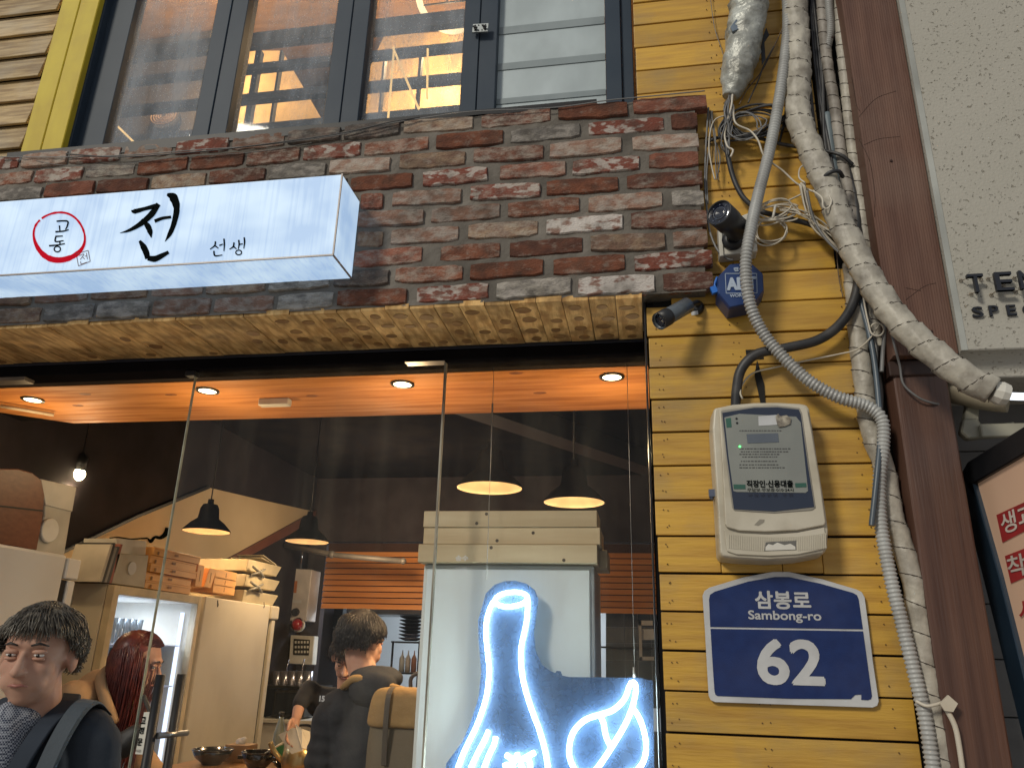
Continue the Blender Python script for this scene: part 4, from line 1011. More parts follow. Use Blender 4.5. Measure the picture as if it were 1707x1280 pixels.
tangle('grey wires gathered along the post edge under the thick pipe', [(1436, 470, .02), (1446, 520, .02), (1456, 570, .02), (1464, 640, .02), (1468, 700, .01)], 6, 8, .0040, M_cgrey, 8)
tangle('cream wires splayed between the tied coil and the pipes', [(1300, 350, -.02), (1330, 352, -.02), (1365, 372, -.01), (1400, 400, -.01), (1430, 440, .0)], 5, 9, .0024, M_cwht, 9)
tangle('black cables packed in the gap beside the post', [(1350, -50, .05), (1362, 100, .045), (1385, 260, .04), (1412, 400, .04), (1438, 540, .04), (1450, 640, .04)], 5, 8, .0062, M_cab, 10)
tangle('stray grey wires hanging past the brick edge', [(1186, 185, .02), (1190, 225, .02), (1200, 262, .02), (1196, 300, .02)], 3, 8, .0018, M_cgrey, 11)

# ================================================================ brown timber post
po = thing('timber_post', 'dark brown grooved timber post between the yellow planks and the stucco panel', 'post', (0.79, 0, 0))
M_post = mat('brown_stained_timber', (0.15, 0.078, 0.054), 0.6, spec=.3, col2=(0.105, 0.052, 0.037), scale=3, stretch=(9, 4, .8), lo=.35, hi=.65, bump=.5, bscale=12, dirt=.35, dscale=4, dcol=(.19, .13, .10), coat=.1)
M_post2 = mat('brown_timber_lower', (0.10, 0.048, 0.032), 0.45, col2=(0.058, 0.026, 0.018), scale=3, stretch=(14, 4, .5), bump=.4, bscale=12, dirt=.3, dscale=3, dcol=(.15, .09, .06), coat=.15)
zj = P(1500, 592, -.05).z
def post_plank(x0, x1, y0, y1, z0, z1, name, mt_, gro=True):
    m = MB(); n = 24 if gro else 1; w = (x1 - x0) / n
    prof = []
    for i in range(n):
        prof += [(x0 + w * i + w * .06, y0), (x0 + w * (i + 1) - w * .06, y0)]
        if i < n - 1: prof += [(x0 + w * (i + 1) - w * .04, y0 + .0011), (x0 + w * (i + 1) + w * .04, y0 + .0011)]
    prof += [(x1, y1), (x0, y1)]
    m.loft([(x, y, z1) for x, y in prof], [(x, y, z0) for x, y in prof]); return m.build(name, mt_, po, bevel=.0 if gro else .004)
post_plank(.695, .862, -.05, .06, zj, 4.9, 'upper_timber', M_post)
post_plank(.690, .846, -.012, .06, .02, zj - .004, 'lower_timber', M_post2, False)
m = MB(); m.box(.688, .87, -.02, .055, zj - .05, zj - .0045); m.build('joint_strip', mat('dark_stain', (.04, .018, .012), .5), po, bevel=.003)
m = MB()
for q in ([(1420, 130), (1428, 175), (1433, 185)], [(1432, 195), (1460, 165), (1494, 152)], [(1440, 242), (1465, 232), (1500, 228)], [(1432, 232), (1450, 270), (1458, 320), (1458, 362)], [(1510, 480), (1535, 485)], [(1510, 500), (1540, 478), (1560, 472)]):
    m.tube(smooth_path(pxs(q, -.0502), .01), .0007, 5)
m.build('cracks', mat('crack_dark', (.03, .012, .008), .9), po)
m = MB()
for q in ((1486, 268), (1388, 62), (1553, 552)): m.lathe([(.004, 0), (.004, .003)], P(*q, -.053), 8, axis=(0, 1, 0))
m.build('knots', mat('crack_dark', (.03, .012, .008), .9), po)

# ================================================================ stucco sign panel on the right
st = thing('stucco_panel', 'beige speckled stucco sign panel with black raised letters on the right', 'panel', (1.2, -.08, 2.5))
YU = -.065
zb_ = P(1640, 583, YU).z
def stucco(name, a, b):
    m = bpy.data.materials.new(name); m.use_nodes = True; nt = m.node_tree; N = nt.nodes; L = nt.links; p = N['Principled BSDF']; p.inputs['Roughness'].default_value = .95
    tc = N.new('ShaderNodeTexCoord'); n1 = N.new('ShaderNodeTexNoise'); n1.inputs['Scale'].default_value = 105; n1.inputs['Detail'].default_value = 4
    L.new(tc.outputs['Object'], n1.inputs[0])
    r = N.new('ShaderNodeMapRange'); r.inputs[1].default_value = .63; r.inputs[2].default_value = .72; L.new(n1.outputs[0], r.inputs[0])
    n2 = N.new('ShaderNodeTexNoise'); n2.inputs['Scale'].default_value = 3; n2.inputs['Detail'].default_value = 6; L.new(tc.outputs['Object'], n2.inputs[0])
    mx = N.new('ShaderNodeMix'); mx.data_type = 'RGBA'; mx.inputs[6].default_value = (*a, 1); mx.inputs[7].default_value = (*b, 1); L.new(n2.outputs[0], mx.inputs[0])
    m2 = N.new('ShaderNodeMix'); m2.data_type = 'RGBA'; L.new(r.outputs[0], m2.inputs[0]); L.new(mx.outputs[2], m2.inputs[6]); m2.inputs[7].default_value = (a[0] * .75, a[1] * .71, a[2] * .66, 1)
    L.new(m2.outputs[2], p.inputs['Base Color'])
    iv = N.new('ShaderNodeMath'); iv.operation = 'SUBTRACT'; iv.inputs[0].default_value = 1; L.new(r.outputs[0], iv.inputs[1])
    n3 = N.new('ShaderNodeTexNoise'); n3.inputs['Scale'].default_value = 120; L.new(tc.outputs['Object'], n3.inputs[0])
    ad_ = N.new('ShaderNodeMath'); ad_.inputs[1].default_value = .5; ad_.operation = 'MULTIPLY_ADD'; L.new(n3.outputs[0], ad_.inputs[0]); L.new(iv.outputs[0], ad_.inputs[2])
    bp = N.new('ShaderNodeBump'); bp.inputs['Distance'].default_value = .004; bp.inputs['Strength'].default_value = .8; L.new(ad_.outputs[0], bp.inputs['Height']); L.new(bp.outputs[0], p.inputs['Normal'])
    return m
M_st = stucco('stucco', (.35, .335, .285), (.40, .38, .335))
m = MB(); R_ = .06
prof = [(YU, 5.0), (YU, zb_)] + [(YU + R_ * math.sin(a), zb_ - R_ * (1 - math.cos(a)) ) for a in [math.pi / 2 * k / 8 for k in range(1, 9)]] + [(.30, zb_ - R_), (.30, 5.0)]
prof2 = [(y, z) for y, z in prof]
m.loft([(.866, y, z) for y, z in prof2], [(2.6, y, z) for y, z in prof2]); m.build('panel', M_st, st, bevel=.003)
m = MB(); m.box(.8635, .880, YU - .003, YU - .0003, zb_ + .0, 5.0); m.build('edge_bead', mat('pale_bead', (.40, .41, .38), .6, dirt=.4), st)
z8 = lambda lst: [(1560 + a / 6.4, 400 + b / 6.4) for a, b in lst]
M_lt = mat('black_letter_metal', (.012, .014, .022), .4)
YL = YU - .022
for i_, (bd, c, w, h) in enumerate((('T', (415, 478), 172, 196), ('E', (712, 458), 190, 196), ('N', (960, 440), 170, 196))):
    ztext('letter', bd, st, M_lt, c, w, h, YL, conv=z8, ext=.012, fat=.0009)
for bd, c, w, h in (('S', (440, 775), 118, 112), ('P', (612, 762), 100, 112), ('E', (800, 755), 100, 112), ('C', (975, 748), 110, 112)):
    ztext('letter', bd, st, M_lt, c, w, h, YU - .002, conv=z8, ext=.006, fat=.0007)
m = MB()
for a, b in (((265, 435), (350, 425)), ((480, 425), (445, 420)), ((555, 418), (620, 405)), ((375, 582), (430, 565)), ((590, 590), (650, 545)), ((720, 492), (690, 490)), ((835, 410), (890, 390)), ((850, 555), (925, 520))):
    p0 = P(*z8([a])[0], YU - .002); p1 = P(*z8([b])[0], YL)
    m.tube([p0, p0.lerp(p1, .5) + V((0, -.008, 0)), p1], .0012, 5); m.tube([p0 + V((.005 * math.cos(k), -.001, .005 * math.sin(k))) for k in range(7)], .0011, 4)
m.build('letter_wires', mat('thin_copper', (.30, .24, .17), .4, .5), st)

# ================================================================ recess, tiles and fittings under the panel
tw = thing('tile_wall', 'dull grey tiled wall in the shade right of the brown post', 'tile wall', (1.1, .25, 1.5))
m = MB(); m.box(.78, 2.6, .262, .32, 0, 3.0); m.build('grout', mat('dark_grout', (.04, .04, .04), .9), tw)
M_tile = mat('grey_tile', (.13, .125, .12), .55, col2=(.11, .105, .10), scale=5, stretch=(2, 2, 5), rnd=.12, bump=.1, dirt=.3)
zt_ = [P(1600, y_, .25).z for y_ in (758, 850, 934, 1028, 1130)]
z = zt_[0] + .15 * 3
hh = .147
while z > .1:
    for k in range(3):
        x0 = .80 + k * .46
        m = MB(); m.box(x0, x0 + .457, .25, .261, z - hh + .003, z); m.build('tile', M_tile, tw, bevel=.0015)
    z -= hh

cb = thing('cable_hood', 'pale cream bracket arm under the stucco panel behind the pipe end', 'bracket', P(1640, 700, .1))
M_br = mat('cream_metal', (.30, .285, .22), .5, dirt=.3)
m = MB(); m.tube(smooth_path(pxs([(1578, 650, .06), (1610, 656, .03), (1650, 664, .0), (1680, 666, -.02)]), .02), .035, 16); m.build('arm_tube', mat('cream_tube', (.34, .29, .20), .5), cb)
m = MB(); m.plate(outline([(1612, 668), (1630, 668), (1630, 700), (1625, 725), (1612, 728), (1606, 700)], .05), .04, .07); m.build('upright', M_br, cb, bevel=.003)
m = MB(); m.plate(outline([(1604, 700), (1628, 698), (1636, 712), (1690, 704), (1690, 726), (1640, 730), (1612, 733), (1600, 722)], .03), .02, .05); m.build('foot', M_br, cb, bevel=.004)
m = MB(); m.box(P(1625, 700, .03).x, 1.5, .0, .018, P(1640, 728, .0).z, P(1640, 706, .0).z); m.build('rail', M_br, cb, bevel=.003)
m = MB(); m.tube(pxs([(1654, 652, -.2), (1668, 656, -.2), (1680, 659, -.2)]), [.026, .030, .026], 10, smooth=False); tag(m.build('pipe_end_cap', M_white), 'crumpled white cap on the end of the thick wrapped pipe', 'cap')
m = MB(); m.tube(pxs([(1676, 660, -.2), (1700, 661, -.2), (1780, 662, -.2), (1900, 664, -.2)]), .0095, 12); tag(m.build('strip_light', emat('cool_tube', (.85, .90, 1.0), 1.6)), 'thin glowing white strip light leaving the pipe end at the right edge', 'lamp')

# ================================================================ banner frame at right
XB = .90
def Q(px, py, dx=0.0): return PX(px, py, XB + dx)
bf = thing('banner_frame', 'black metal frame with a peach fruit juice banner at the right edge', 'sign', Q(1660, 1000))
def side_prism(mb, pts, th):
    a = [Q(*p) for p in pts]; b = [p + V((th, 0, 0)) for p in a]; mb.loft(a, b)
m = MB(); side_prism(m, [(1601, 790), (1612, 770), (1707, 710), (1790, 655), (1790, 700), (1707, 756), (1622, 806), (1628, 835)], .035); m.build('top_bar', M_black, bf, bevel=.003)
m = MB(); side_prism(m, [(1602, 792), (1622, 806), (1640, 870), (1665, 960), (1690, 1060), (1712, 1150), (1745, 1300), (1722, 1300), (1690, 1170), (1660, 1050), (1635, 950), (1612, 860)], .035)
m.build('side_bar', mat('navy_metal', (.014, .030, .052), .35), bf, bevel=.003)
m = MB(); a = [Q(*p, .012) for p in [(1622, 806), (1707, 757), (1830, 680), (1830, 1320), (1746, 1300), (1712, 1150), (1690, 1060), (1665, 960), (1640, 870)]]; m.loft(a, [p + V((.004, 0, 0)) for p in a])
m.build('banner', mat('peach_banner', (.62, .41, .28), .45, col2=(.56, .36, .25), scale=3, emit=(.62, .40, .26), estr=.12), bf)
# the banner faces left: lettering runs towards the street
zq = lambda a, b: (1580 + a / 4.268, 800 + b / 4.268)
M_bred = mat('banner_red', (.42, .035, .035), .5)
M_bwh = mat('banner_white', (.75, .66, .58), .5)
def bpatch(q, name, mt_, d):
    m = MB(); a = [Q(*zq(*p), d) for p in q]; m.loft(a, [p + V((.001, 0, 0)) for p in a]); return m.build(name, mt_, bf)
bpatch([(345, 248), (560, 150), (760, 60), (800, 240), (590, 340), (388, 445)], 'red_block', M_bred, .0098)
bpatch([(405, 540), (560, 480), (800, 380), (840, 570), (620, 660), (448, 735)], 'red_block', M_bred, .0098)
def btext(body, c, w, h, mt_, d):
    o_ = Q(*zq(*c), d); wv = abs((Q(*zq(c[0] + w / 2, c[1] - w * .22), d) - Q(*zq(c[0] - w / 2, c[1] + w * .22), d)).y); hv = abs(Q(*zq(c[0], c[1] - h / 2), d).z - Q(*zq(c[0], c[1] + h / 2), d).z)
    text('banner_lettering', body, mt_, bf, o_, (0, -1, 0), (0, 0, 1), w=wv, h=hv, ext=.0008, bold=.015)
btext('생과일', (560, 250), 380, 165, M_bwh, .0088)
btext('착즙', (560, 590), 270, 165, M_bwh, .0088)
btext('사', (575, 920), 140, 160, M_bred, .0088)
m = MB(); m.ball(Q(*zq(218, 100), .01), .004, .006, .014, 8); m.build('wood_knot', mat('dark_knot', (.06, .04, .02), .7), bf)
# ================================================================ shop front glazing
YG = 0.345
sfm = thing('shop_front', 'frameless dusty glass shop front with black head rail and pull handles', 'shop front', (-1.0, YG, 0))
m = MB(); m.box(-3.3, .0155, .336, .43, 2.60, 2.668); m.build('head_rail', mat('matt_black', (.010, .009, .010), 1.0, spec=0), sfm, bevel=.003)
m = MB(); m.box(-3.3, .0155, .328, .3355, 2.640, 2.655); m.build('rail_lip', mat('navy_black', (.012, .016, .03), .4), sfm, bevel=.001)
G_shop = glass_mat('shop_glass', film=.003, filmcol=(.62, .60, .50), dust=.028, streak=(7, 7, .9), spec=.7, lo=.45, hi=.72)
xd0, xd1, xd2 = P(332, 598, YG + .02).x, P(744, 600, YG + .02).x, .0150
m = MB(); m.box(xd0, xd1 - .004, YG + .015, YG + .025, .03, 2.598); m.build('left_pane', G_shop, sfm)
m = MB(); m.box(xd1 + .003, xd2, YG + .015, YG + .025, .03, 2.598); m.build('right_pane', G_shop, sfm)
M_gedge = mat('glass_edge', (.30, .32, .25), .25, col2=(.20, .20, .15), scale=6, stretch=(1, 1, 3), dirt=.3)
m = MB(); m.box(xd0 - .003, xd0 - .0003, YG + .014, YG + .026, .03, 2.598); m.build('pane_edge', M_gedge, sfm)
m = MB(); m.box(xd1 - .0036, xd1 + .0026, YG + .010, YG + .030, .03, 2.598); m.build('pane_joint', mat('silicone_joint', (.32, .29, .22), .5, col2=(.12, .10, .07), scale=12, stretch=(1, 1, .5)), sfm)
m = MB(); m.box(P(676, 590, YG).x, P(742, 590, YG).x, YG - .004, YG + .040, P(700, 603, YG).z, 2.5995); m.build('patch_fitting', mat('dull_brass', (.30, .25, .20), .35, .6, dirt=.4), sfm, bevel=.002)
m = MB(); m.box(P(312, 600, YG).x, P(328, 600, YG).x, YG + .0, YG + .036, 2.580, 2.5995); m.build('head_bracket', M_black, sfm, bevel=.002)
m = MB(); m.box(-2.9, P(48, 605, YG).x, YG - .002, YG + .05, 2.585, 2.5995); m.build('closer_plate', mat('dull_brass', (.30, .25, .20), .35, .6), sfm)
def prail(name, a, b, r, y, mt_):
    m = MB(); p0, p1 = P(*a, y), P(*b, y); m.tube([p0, V((p0.x, y, 1.0)), V((p0.x, y, .95))], r, 14); return m.build(name, mt_, sfm)
prail('pull_handle', (268, 1124), (0, 0), .0155, YG - .05, M_black); prail('pull_handle', (303, 1123), (0, 0), .0155, YG + .09, M_black)
m = MB(); q = P(280, 1224, YG); m.tube([q + V((-.01, -.045, 0)), q + V((.02, .08, 0))], .010, 10); m.build('handle_bolt', mat('steel', (.3, .3, .3), .3, .8), sfm)
m = MB(); m.plate(outline([(236, 1187), (249, 1186), (238, 1258), (221, 1257)], YG), YG + .0135, YG + .0148); sk = m.build('door_sticker', mat('sticker_white', (.72, .70, .62), .4), sfm)
for i_, (ch, yy) in enumerate((('고', 1200), ('정', 1217), ('문', 1236))):
    text('sticker_lettering', ch, M_ink, sfm, P(239 - i_ * 3, yy, YG + .012), (1, 0, 0), (0, 0, 1), w=.017, h=.022, ext=.0004, bold=.03)
text('sticker_lettering', 'FIXED', M_ink, sfm, P(231, 1251, YG + .012), (1, 0, 0), (0, 0, 1), w=.018, h=.007, ext=.0004)
# reflection of a lit sign drawn as small white letters on the glass
text('sign_reflection', '송수', M_aw, sfm, P(770, 930, YG + .012), w=.044, h=.018, ext=.0005, bold=.02)
text('sign_reflection', '오스트\n스우비', M_aw, sfm, P(769, 952, YG + .012), w=.040, h=.028, ext=.0005)
m = MB(); m.box(-2.9, -2.78, .30, .46, .02, 2.598); tag(m.build('door_jamb', M_black), 'black door jamb at the left edge of the open doorway', 'jamb')

# ================================================================ room
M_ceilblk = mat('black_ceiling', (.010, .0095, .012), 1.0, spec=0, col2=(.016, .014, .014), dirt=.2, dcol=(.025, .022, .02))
M_pine = mat('orange_pine', (.56, .23, .065), .6, spec=.2, col2=(.36, .125, .032), scale=2.2, stretch=(1, 11, 9), lo=.42, hi=.68, bump=.1, bscale=9, rvar=.1)
M_plast = mat('cream_wall', (.46, .36, .23), .8, col2=(.40, .31, .19), scale=2, dirt=.25, dscale=1.5, dcol=(.28, .2, .12))
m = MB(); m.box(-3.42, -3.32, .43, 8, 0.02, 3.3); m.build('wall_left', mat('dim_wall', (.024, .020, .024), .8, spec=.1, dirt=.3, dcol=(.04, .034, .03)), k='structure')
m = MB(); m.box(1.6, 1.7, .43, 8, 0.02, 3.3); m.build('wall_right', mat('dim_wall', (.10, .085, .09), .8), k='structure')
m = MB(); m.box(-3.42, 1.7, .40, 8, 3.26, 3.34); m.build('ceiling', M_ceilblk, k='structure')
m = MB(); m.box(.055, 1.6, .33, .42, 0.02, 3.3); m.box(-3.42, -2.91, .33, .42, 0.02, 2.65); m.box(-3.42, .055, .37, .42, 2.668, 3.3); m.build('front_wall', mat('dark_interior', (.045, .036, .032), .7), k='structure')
# dropped strip of pine boards inside the door
pc = thing('pine_soffit', 'orange pine board strip of ceiling with round downlights just inside the glass', 'ceiling strip', (-1.2, .9, 2.70))
zf = 2.70
ya, yb = PZ(740, 622, zf).y, PZ(740, 690, zf).y
m = MB(); m.box(PZ(88, 691, zf).x - .02, 1.55, .435, ya - .004, zf + .002, zf + .03); m.box(-3.3, PZ(88, 691, zf).x - .02, .435, ya - .004, zf + .002, zf + .03); m.build('grey_strip', mat('grey_paint', (.030, .025, .023), 1.0, spec=0, dirt=.3, dcol=(.04, .03, .03)), pc)
for k in range(3):
    w = (yb - ya) / 3
    m = MB(); y0, y1 = ya + k * w, ya + (k + 1) * w
    xe = PZ(88, 691, zf).x
    m.loft([(xe if k == 2 else xe - (2 - k) * .22, y1, zf), (1.55, y1, zf), (1.55, y0, zf), (xe - (3 - k) * .22, y0, zf)], [(xe - (2 - k) * .22, y1, zf + .02), (1.55, y1, zf + .02), (1.55, y0, zf + .02), (xe - (3 - k) * .22, y0, zf + .02)])
    m.build('pine_board', M_pine, pc)
m = MB()
for (kx, ky) in ((142, 657), (130, 676), (372, 612), (385, 700), (232, 624), (285, 658), (520, 660), (860, 622), (900, 655)):
    c = PZ(kx, ky, zf - .0005)
    if ya < c.y < yb: m.add([c + V((.030 * math.cos(k * .5236), .016 * math.sin(k * .5236), 0)) for k in range(12)], [tuple(range(12))])
m.build('knots', mat('pine_knot', (.16, .055, .018), .6, col2=(.30, .10, .03), scale=40), pc)
m = MB(); m.box(-3.3, 1.55, ya, yb, zf + .021, 3.25); m.build('fascia_box', M_ceilblk, pc)
m = MB(); a = PZ(0, 676, zf - .02); b = PZ(90, 691, zf - .02); m.tube([a, a.lerp(b, .5), b], .010, 6); m.build('light_strip_edge', mat('cream_strip', (.6, .5, .36), .5), pc)
M_glow = emat('warm_glow', (1.0, .78, .42), 9)
downs = [(55, 666, 'in front of the open doorway at the left'), (346, 651, 'behind the glass edge'), (671, 640, 'left of the pane joint'), (1020, 628, 'near the right end of the pine strip')]
d0 = None
for px, py, lb in downs:
    c = PZ(px, py, zf - .002)
    lab = 'round recessed downlight ' + lb
    if d0 is None:
        d0 = thing('downlight', lab, 'downlight', c, 'downlights in the pine strip')
        m = MB(); m.lathe([(.040, 0), (.052, .0), (.052, -.004), (.040, -.005)], c, 24, caps=False); m.build('ring', mat('dark_ring', (.05, .045, .04), .4, .5), d0)
        m = MB(); m.lathe([(.039, -.001), (.039, -.003)], c, 20); m.build('diffuser', M_glow, d0)
    else: copy_thing(d0, c, lab)
    lamp('POINT', c + V((0, .1, -.30)), 6, (1, .72, .38), .04)  # added light hung below each downlight so it brightens the pine strip
m = MB(); c = PZ(450, 672, zf - .02)
m.box(c.x - .05, c.x + .10, c.y - .02, c.y + .02, zf - .035, zf - .001); tag(m.build('ceiling_sensor', M_white, bevel=.004), 'small cream sensor box on the edge of the pine strip', 'sensor')
# long dark duct crossing the black ceiling
m = MB(); A0, A1 = PZ(0, 760, 3.05), PZ(740, 875, 3.05)
dirv = (A1 - A0).normalized(); sd = V((dirv.y, -dirv.x, 0)) * .18
m.loft([A0 - sd - dirv * 1.2, A0 + sd - dirv * 1.2, A0 + sd - dirv * 1.2 + V((0, 0, .2)), A0 - sd - dirv * 1.2 + V((0, 0, .2))], [A1 - sd + dirv * 2, A1 + sd + dirv * 2, A1 + sd + dirv * 2 + V((0, 0, .2)), A1 - sd + dirv * 2 + V((0, 0, .2))])
tag(m.build('ceiling_duct', mat('brown_black_duct', (.035, .028, .027), .6, dirt=.3)), 'dark brown boxed duct crossing the black ceiling diagonally', 'duct')
m = MB(); A0, A1 = PZ(700, 660, 3.1), PZ(1090, 790, 3.1); dirv = (A1 - A0).normalized(); sd = V((dirv.y, -dirv.x, 0)) * .10
m.loft([A0 - sd, A0 + sd, A0 + sd + V((0, 0, .15)), A0 - sd + V((0, 0, .15))], [A1 - sd, A1 + sd, A1 + sd + V((0, 0, .15)), A1 - sd + V((0, 0, .15))])
tag(m.build('ceiling_duct', mat('brown_black_duct', (.035, .028, .027), .6)), 'dark ceiling duct behind the right glass pane', 'duct')
# cream stair wall with brush lettering
XW = -3.31
cw = thing('cream_partition', 'cream sloping wall panel with black brush lettering above the fridges', 'wall panel', (XW, 3, 1.5))
def WX(px, py, dx=0.0): return PX(px, py, XW + dx)
m = MB(); a = [WX(*q) for q in [(100, 925), (230, 862), (350, 813), (440, 834), (522, 852), (450, 898), (372, 940), (372, 1100), (60, 1200), (60, 1000)]]; m.loft(a, [q - V((.008, 0, 0)) for q in a]); m.build('panel', M_plast, cw)
m = MB(); a = [WX(*q, .02) for q in [(528, 850), (372, 936), (372, 950), (532, 864)]]; m.loft(a, [q - V((.025, 0, 0)) for q in a]); m.build('brown_trim', mat('red_brown_trim', (.13, .045, .025), .5), cw)
m = MB(); a = [WX(*q, .01) for q in [(100, 921), (230, 858), (350, 809), (350, 814), (230, 863), (100, 926)]]; m.loft(a, [q - V((.018, 0, 0)) for q in a]); m.build('edge_cable', M_black, cw)
m = MB(); z2 = lambda l: [(a / 2.845, 830 + b / 2.845) for a, b in l]
for s, w_ in (([(440, 315), (465, 290), (495, 275)], [8, 7, 3]), ([(452, 362), (475, 330), (500, 290)], [4, 8, 4]), ([(460, 262), (480, 262)], [4, 4]), ([(490, 330), (500, 360)], [6, 6]), ([(345, 270), (362, 262), (375, 280)], [4, 6, 3]), ([(368, 380), (374, 400)], [4, 3]),
              ([(700, 190), (715, 205), (735, 185), (760, 188), (785, 170), (793, 140)], [3, 9, 6, 8, 12, 9]), ([(620, 195), (700, 190)], [3, 4]), ([(520, 190), (560, 186), (620, 195)], [2, 3, 3])):
    ribbon(m, z2(s), [q / 2.845 for q in w_], 0, to=lambda a_, b_: WX(a_, b_, .003))
m.build('brush_lettering', M_ink, cw)

# pendant lamps
M_shade = mat('shade_dark', (.008, .007, .007), 1.0, .0, spec=0)
M_shin = mat('shade_inside', (.80, .62, .42), .5)
pend = [(344, 886, 'black dome pendant lamp in front of the cream sloping wall', 'leftmost'), (512, 903, 'black pendant lamp glowing above the boiler', ''), (816, 814, 'pendant lamp shade seen from below left of the pane above the planks', ''), (957, 838, 'pendant lamp shade half hidden behind the planks on the white cabinet', '')]
p0 = None
for px, py, lb, _ in pend:
    c = PZ(px, py, 2.3)
    if p0 is None:
        p0 = thing('pendant_lamp', lb, 'pendant lamp', c, 'dome pendant lamps')
        m = MB(); m.lathe([(.150, 0), (.146, .012), (.105, .055), (.066, .085), (.058, .15), (.045, .175), (.02, .18), (.018, .21)], c, 32, caps=False); m.build('shade', M_shade, p0)
        m = MB(); m.lathe([(.146, .001), (.140, .012), (.100, .053), (.060, .083), (.050, .14), (.0001, .142)], c, 32, caps=False); m.build('shade_lining', M_shin, p0)
        m = MB(); m.lathe([(.004, .2), (.004, .96)], c, 8); m.build('cord', M_black, p0)
        m = MB(); m.ball(c + V((0, 0, .075)), .03, .03, .035, 12); m.build('bulb', emat('bulb_glow', (1.0, .72, .40), 40), p0)
    else: copy_thing(p0, c, lb)
    lamp('SPOT', c + V((0, 0, .03)), 24 if px < 600 else 60, (1.0, .68, .36), .03, None, spot=165)
sb = thing('spot_bulb', 'dazzling bare spot bulb on the dark ceiling beyond the doorway', 'lamp', PZ(130, 790, 2.55))
c = PZ(130, 790, 2.55)
m = MB(); m.ball(c, .040, n=16); m.build('bulb', emat('spot_glow', (1.0, .80, .46), 45), sb)
m = MB(); m.lathe([(.035, .02), (.038, .10), (.02, .12), (.006, .13), (.006, .7)], c, 16); m.build('holder', M_black, sb)
lamp('POINT', c + V((.0, -.05, -.10)), 12, (1, .74, .42), .03)
lamp('POINT', V((-2.1, 3.9, 2.45)), 42, (1, .72, .42), .1)  # added light with no fixture, brightens the slat shutter and boiler

# ================================================================ fridges on the left wall
M_fr = mat('cream_enamel', (.62, .57, .46), .35, col2=(.56, .51, .40), scale=1.5, dirt=.25, dscale=3, dcol=(.4, .33, .24))
M_frw = mat('white_enamel', (.60, .58, .54), .35, col2=(.55, .53, .49), scale=1.5, dirt=.2, dscale=3, dcol=(.4, .36, .3))
M_rub = mat('black_gasket', (.012, .011, .011), .6)
XA = -2.42
zA = PX(60, 916, XA).z
yA1 = PX(132, 928, XA).y
fa = thing('fridge', 'white upright fridge with its top corner at the left edge behind the man', 'fridge', (XA - .35, yA1 - .4, 0.02), 'fridges along the left wall')
m = MB(); m.box(XA - .72, XA - .06, yA1 - .85, yA1, .02, zA - .03); m.build('body', M_frw, fa, bevel=.008)
m = MB(); m.box(XA - .045, XA, yA1 - .85, yA1 - .07, .10, zA); m.build('door', M_frw, fa, bevel=.012, seg=2)
m = MB(); m.box(XA - .045, XA - .01, yA1 - .066, yA1 - .035, .10, zA - .10); m.build('gasket', M_rub, fa)
m = MB(); m.box(XA - .045, XA + .0, yA1 - .034, yA1 + .01, .10, zA - .10); m.box(XA - .045, XA + .006, yA1 - .066, yA1 + .015, zA - .095, zA - .01); m.build('side_door', M_frw, fa, bevel=.005)
m = MB(); m.tube(smooth_path([(XA + .004, yA1 - .13, 1.55), (XA + .03, yA1 - .13, 1.53), (XA + .032, yA1 - .13, 1.2), (XA + .004, yA1 - .13, 1.18)], .02), .009, 8); m.build('handle', mat('steel', (.3, .3, .3), .3, .8), fa)
XF = -2.66
y0, y1, y2 = PX(192, 975, XF).y, PX(340, 988, XF).y, PX(462, 1000, XF).y
zF = PX(260, 982, XF).z
M_note = mat('note_paper', (.60, .56, .46), .7, col2=(.25, .23, .2), scale=160, stretch=(.3, .3, 3))
M_fin = mat('fridge_inside', (.42, .46, .55), .4, emit=(.45, .55, .8), estr=.10)  # faint blue glow in the lining stands in for fridge light
fb_ = thing('drinks_fridge', 'glass-door drinks fridge with green bottles behind the red-haired woman', 'fridge', (XF - .3, (y0 + y1) / 2, .02), 'fridges along the left wall')
m = MB(); th = .035
m.box(XF - .6, XF - .05, y0, y0 + th, .02, zF); m.box(XF - .6, XF - .05, y1 - th, y1 - .004, .02, zF); m.box(XF - .6, XF - .05, y0 + th, y1 - th, zF - .05, zF); m.box(XF - .6, XF - .56, y0 + th, y1 - th, .02, zF - .05); m.box(XF - .56, XF - .05, y0 + th, y1 - th, .02, .3)
m.build('body', M_fr, fb_)
m = MB(); m.box(XF - .558, XF - .55, y0 + th, y1 - th, .3, zF - .05); m.build('back_lining', M_fin, fb_)
m = MB(); fw = .045
m.box(XF - .045, XF, y0 + .003, y0 + fw, .1, zF - .005); m.box(XF - .045, XF, y1 - fw, y1 - .006, .1, zF - .005); m.box(XF - .045, XF, y0 + fw, y1 - fw, zF - .05, zF - .005); m.box(XF - .045, XF, y0 + fw, y1 - fw, .1, .15); m.build('door_frame', mat('warm_cream_frame', (.66, .55, .36), .4), fb_, bevel=.003)
m = MB(); m.box(XF - .40, XF - .22, y0 - .0012, y0 - .0002, zF - .28, zF - .06); m.build('taped_note', M_note, fb_)
m = MB(); m.box(XF - .02, XF - .014, y0 + fw, y1 - fw, .15, zF - .05); m.build('door_pane', glass_mat('fridge_glass', tint=(.95, .97, 1), film=.01, dust=.03, spec=1.0), fb_)
shz = [PX(280, py_, XF - .2).z for py_ in (1075, 1140, 1215)]
for z_ in shz:
    m = MB(); m.box(XF - .54, XF - .08, y0 + th, y1 - th, z_ - .006, z_); m.build('shelf', mat('white_shelf', (.66, .70, .78), .4, emit=(.5, .6, .9), estr=.25), fb_)  # shelves carry an added blue glow in place of fridge light
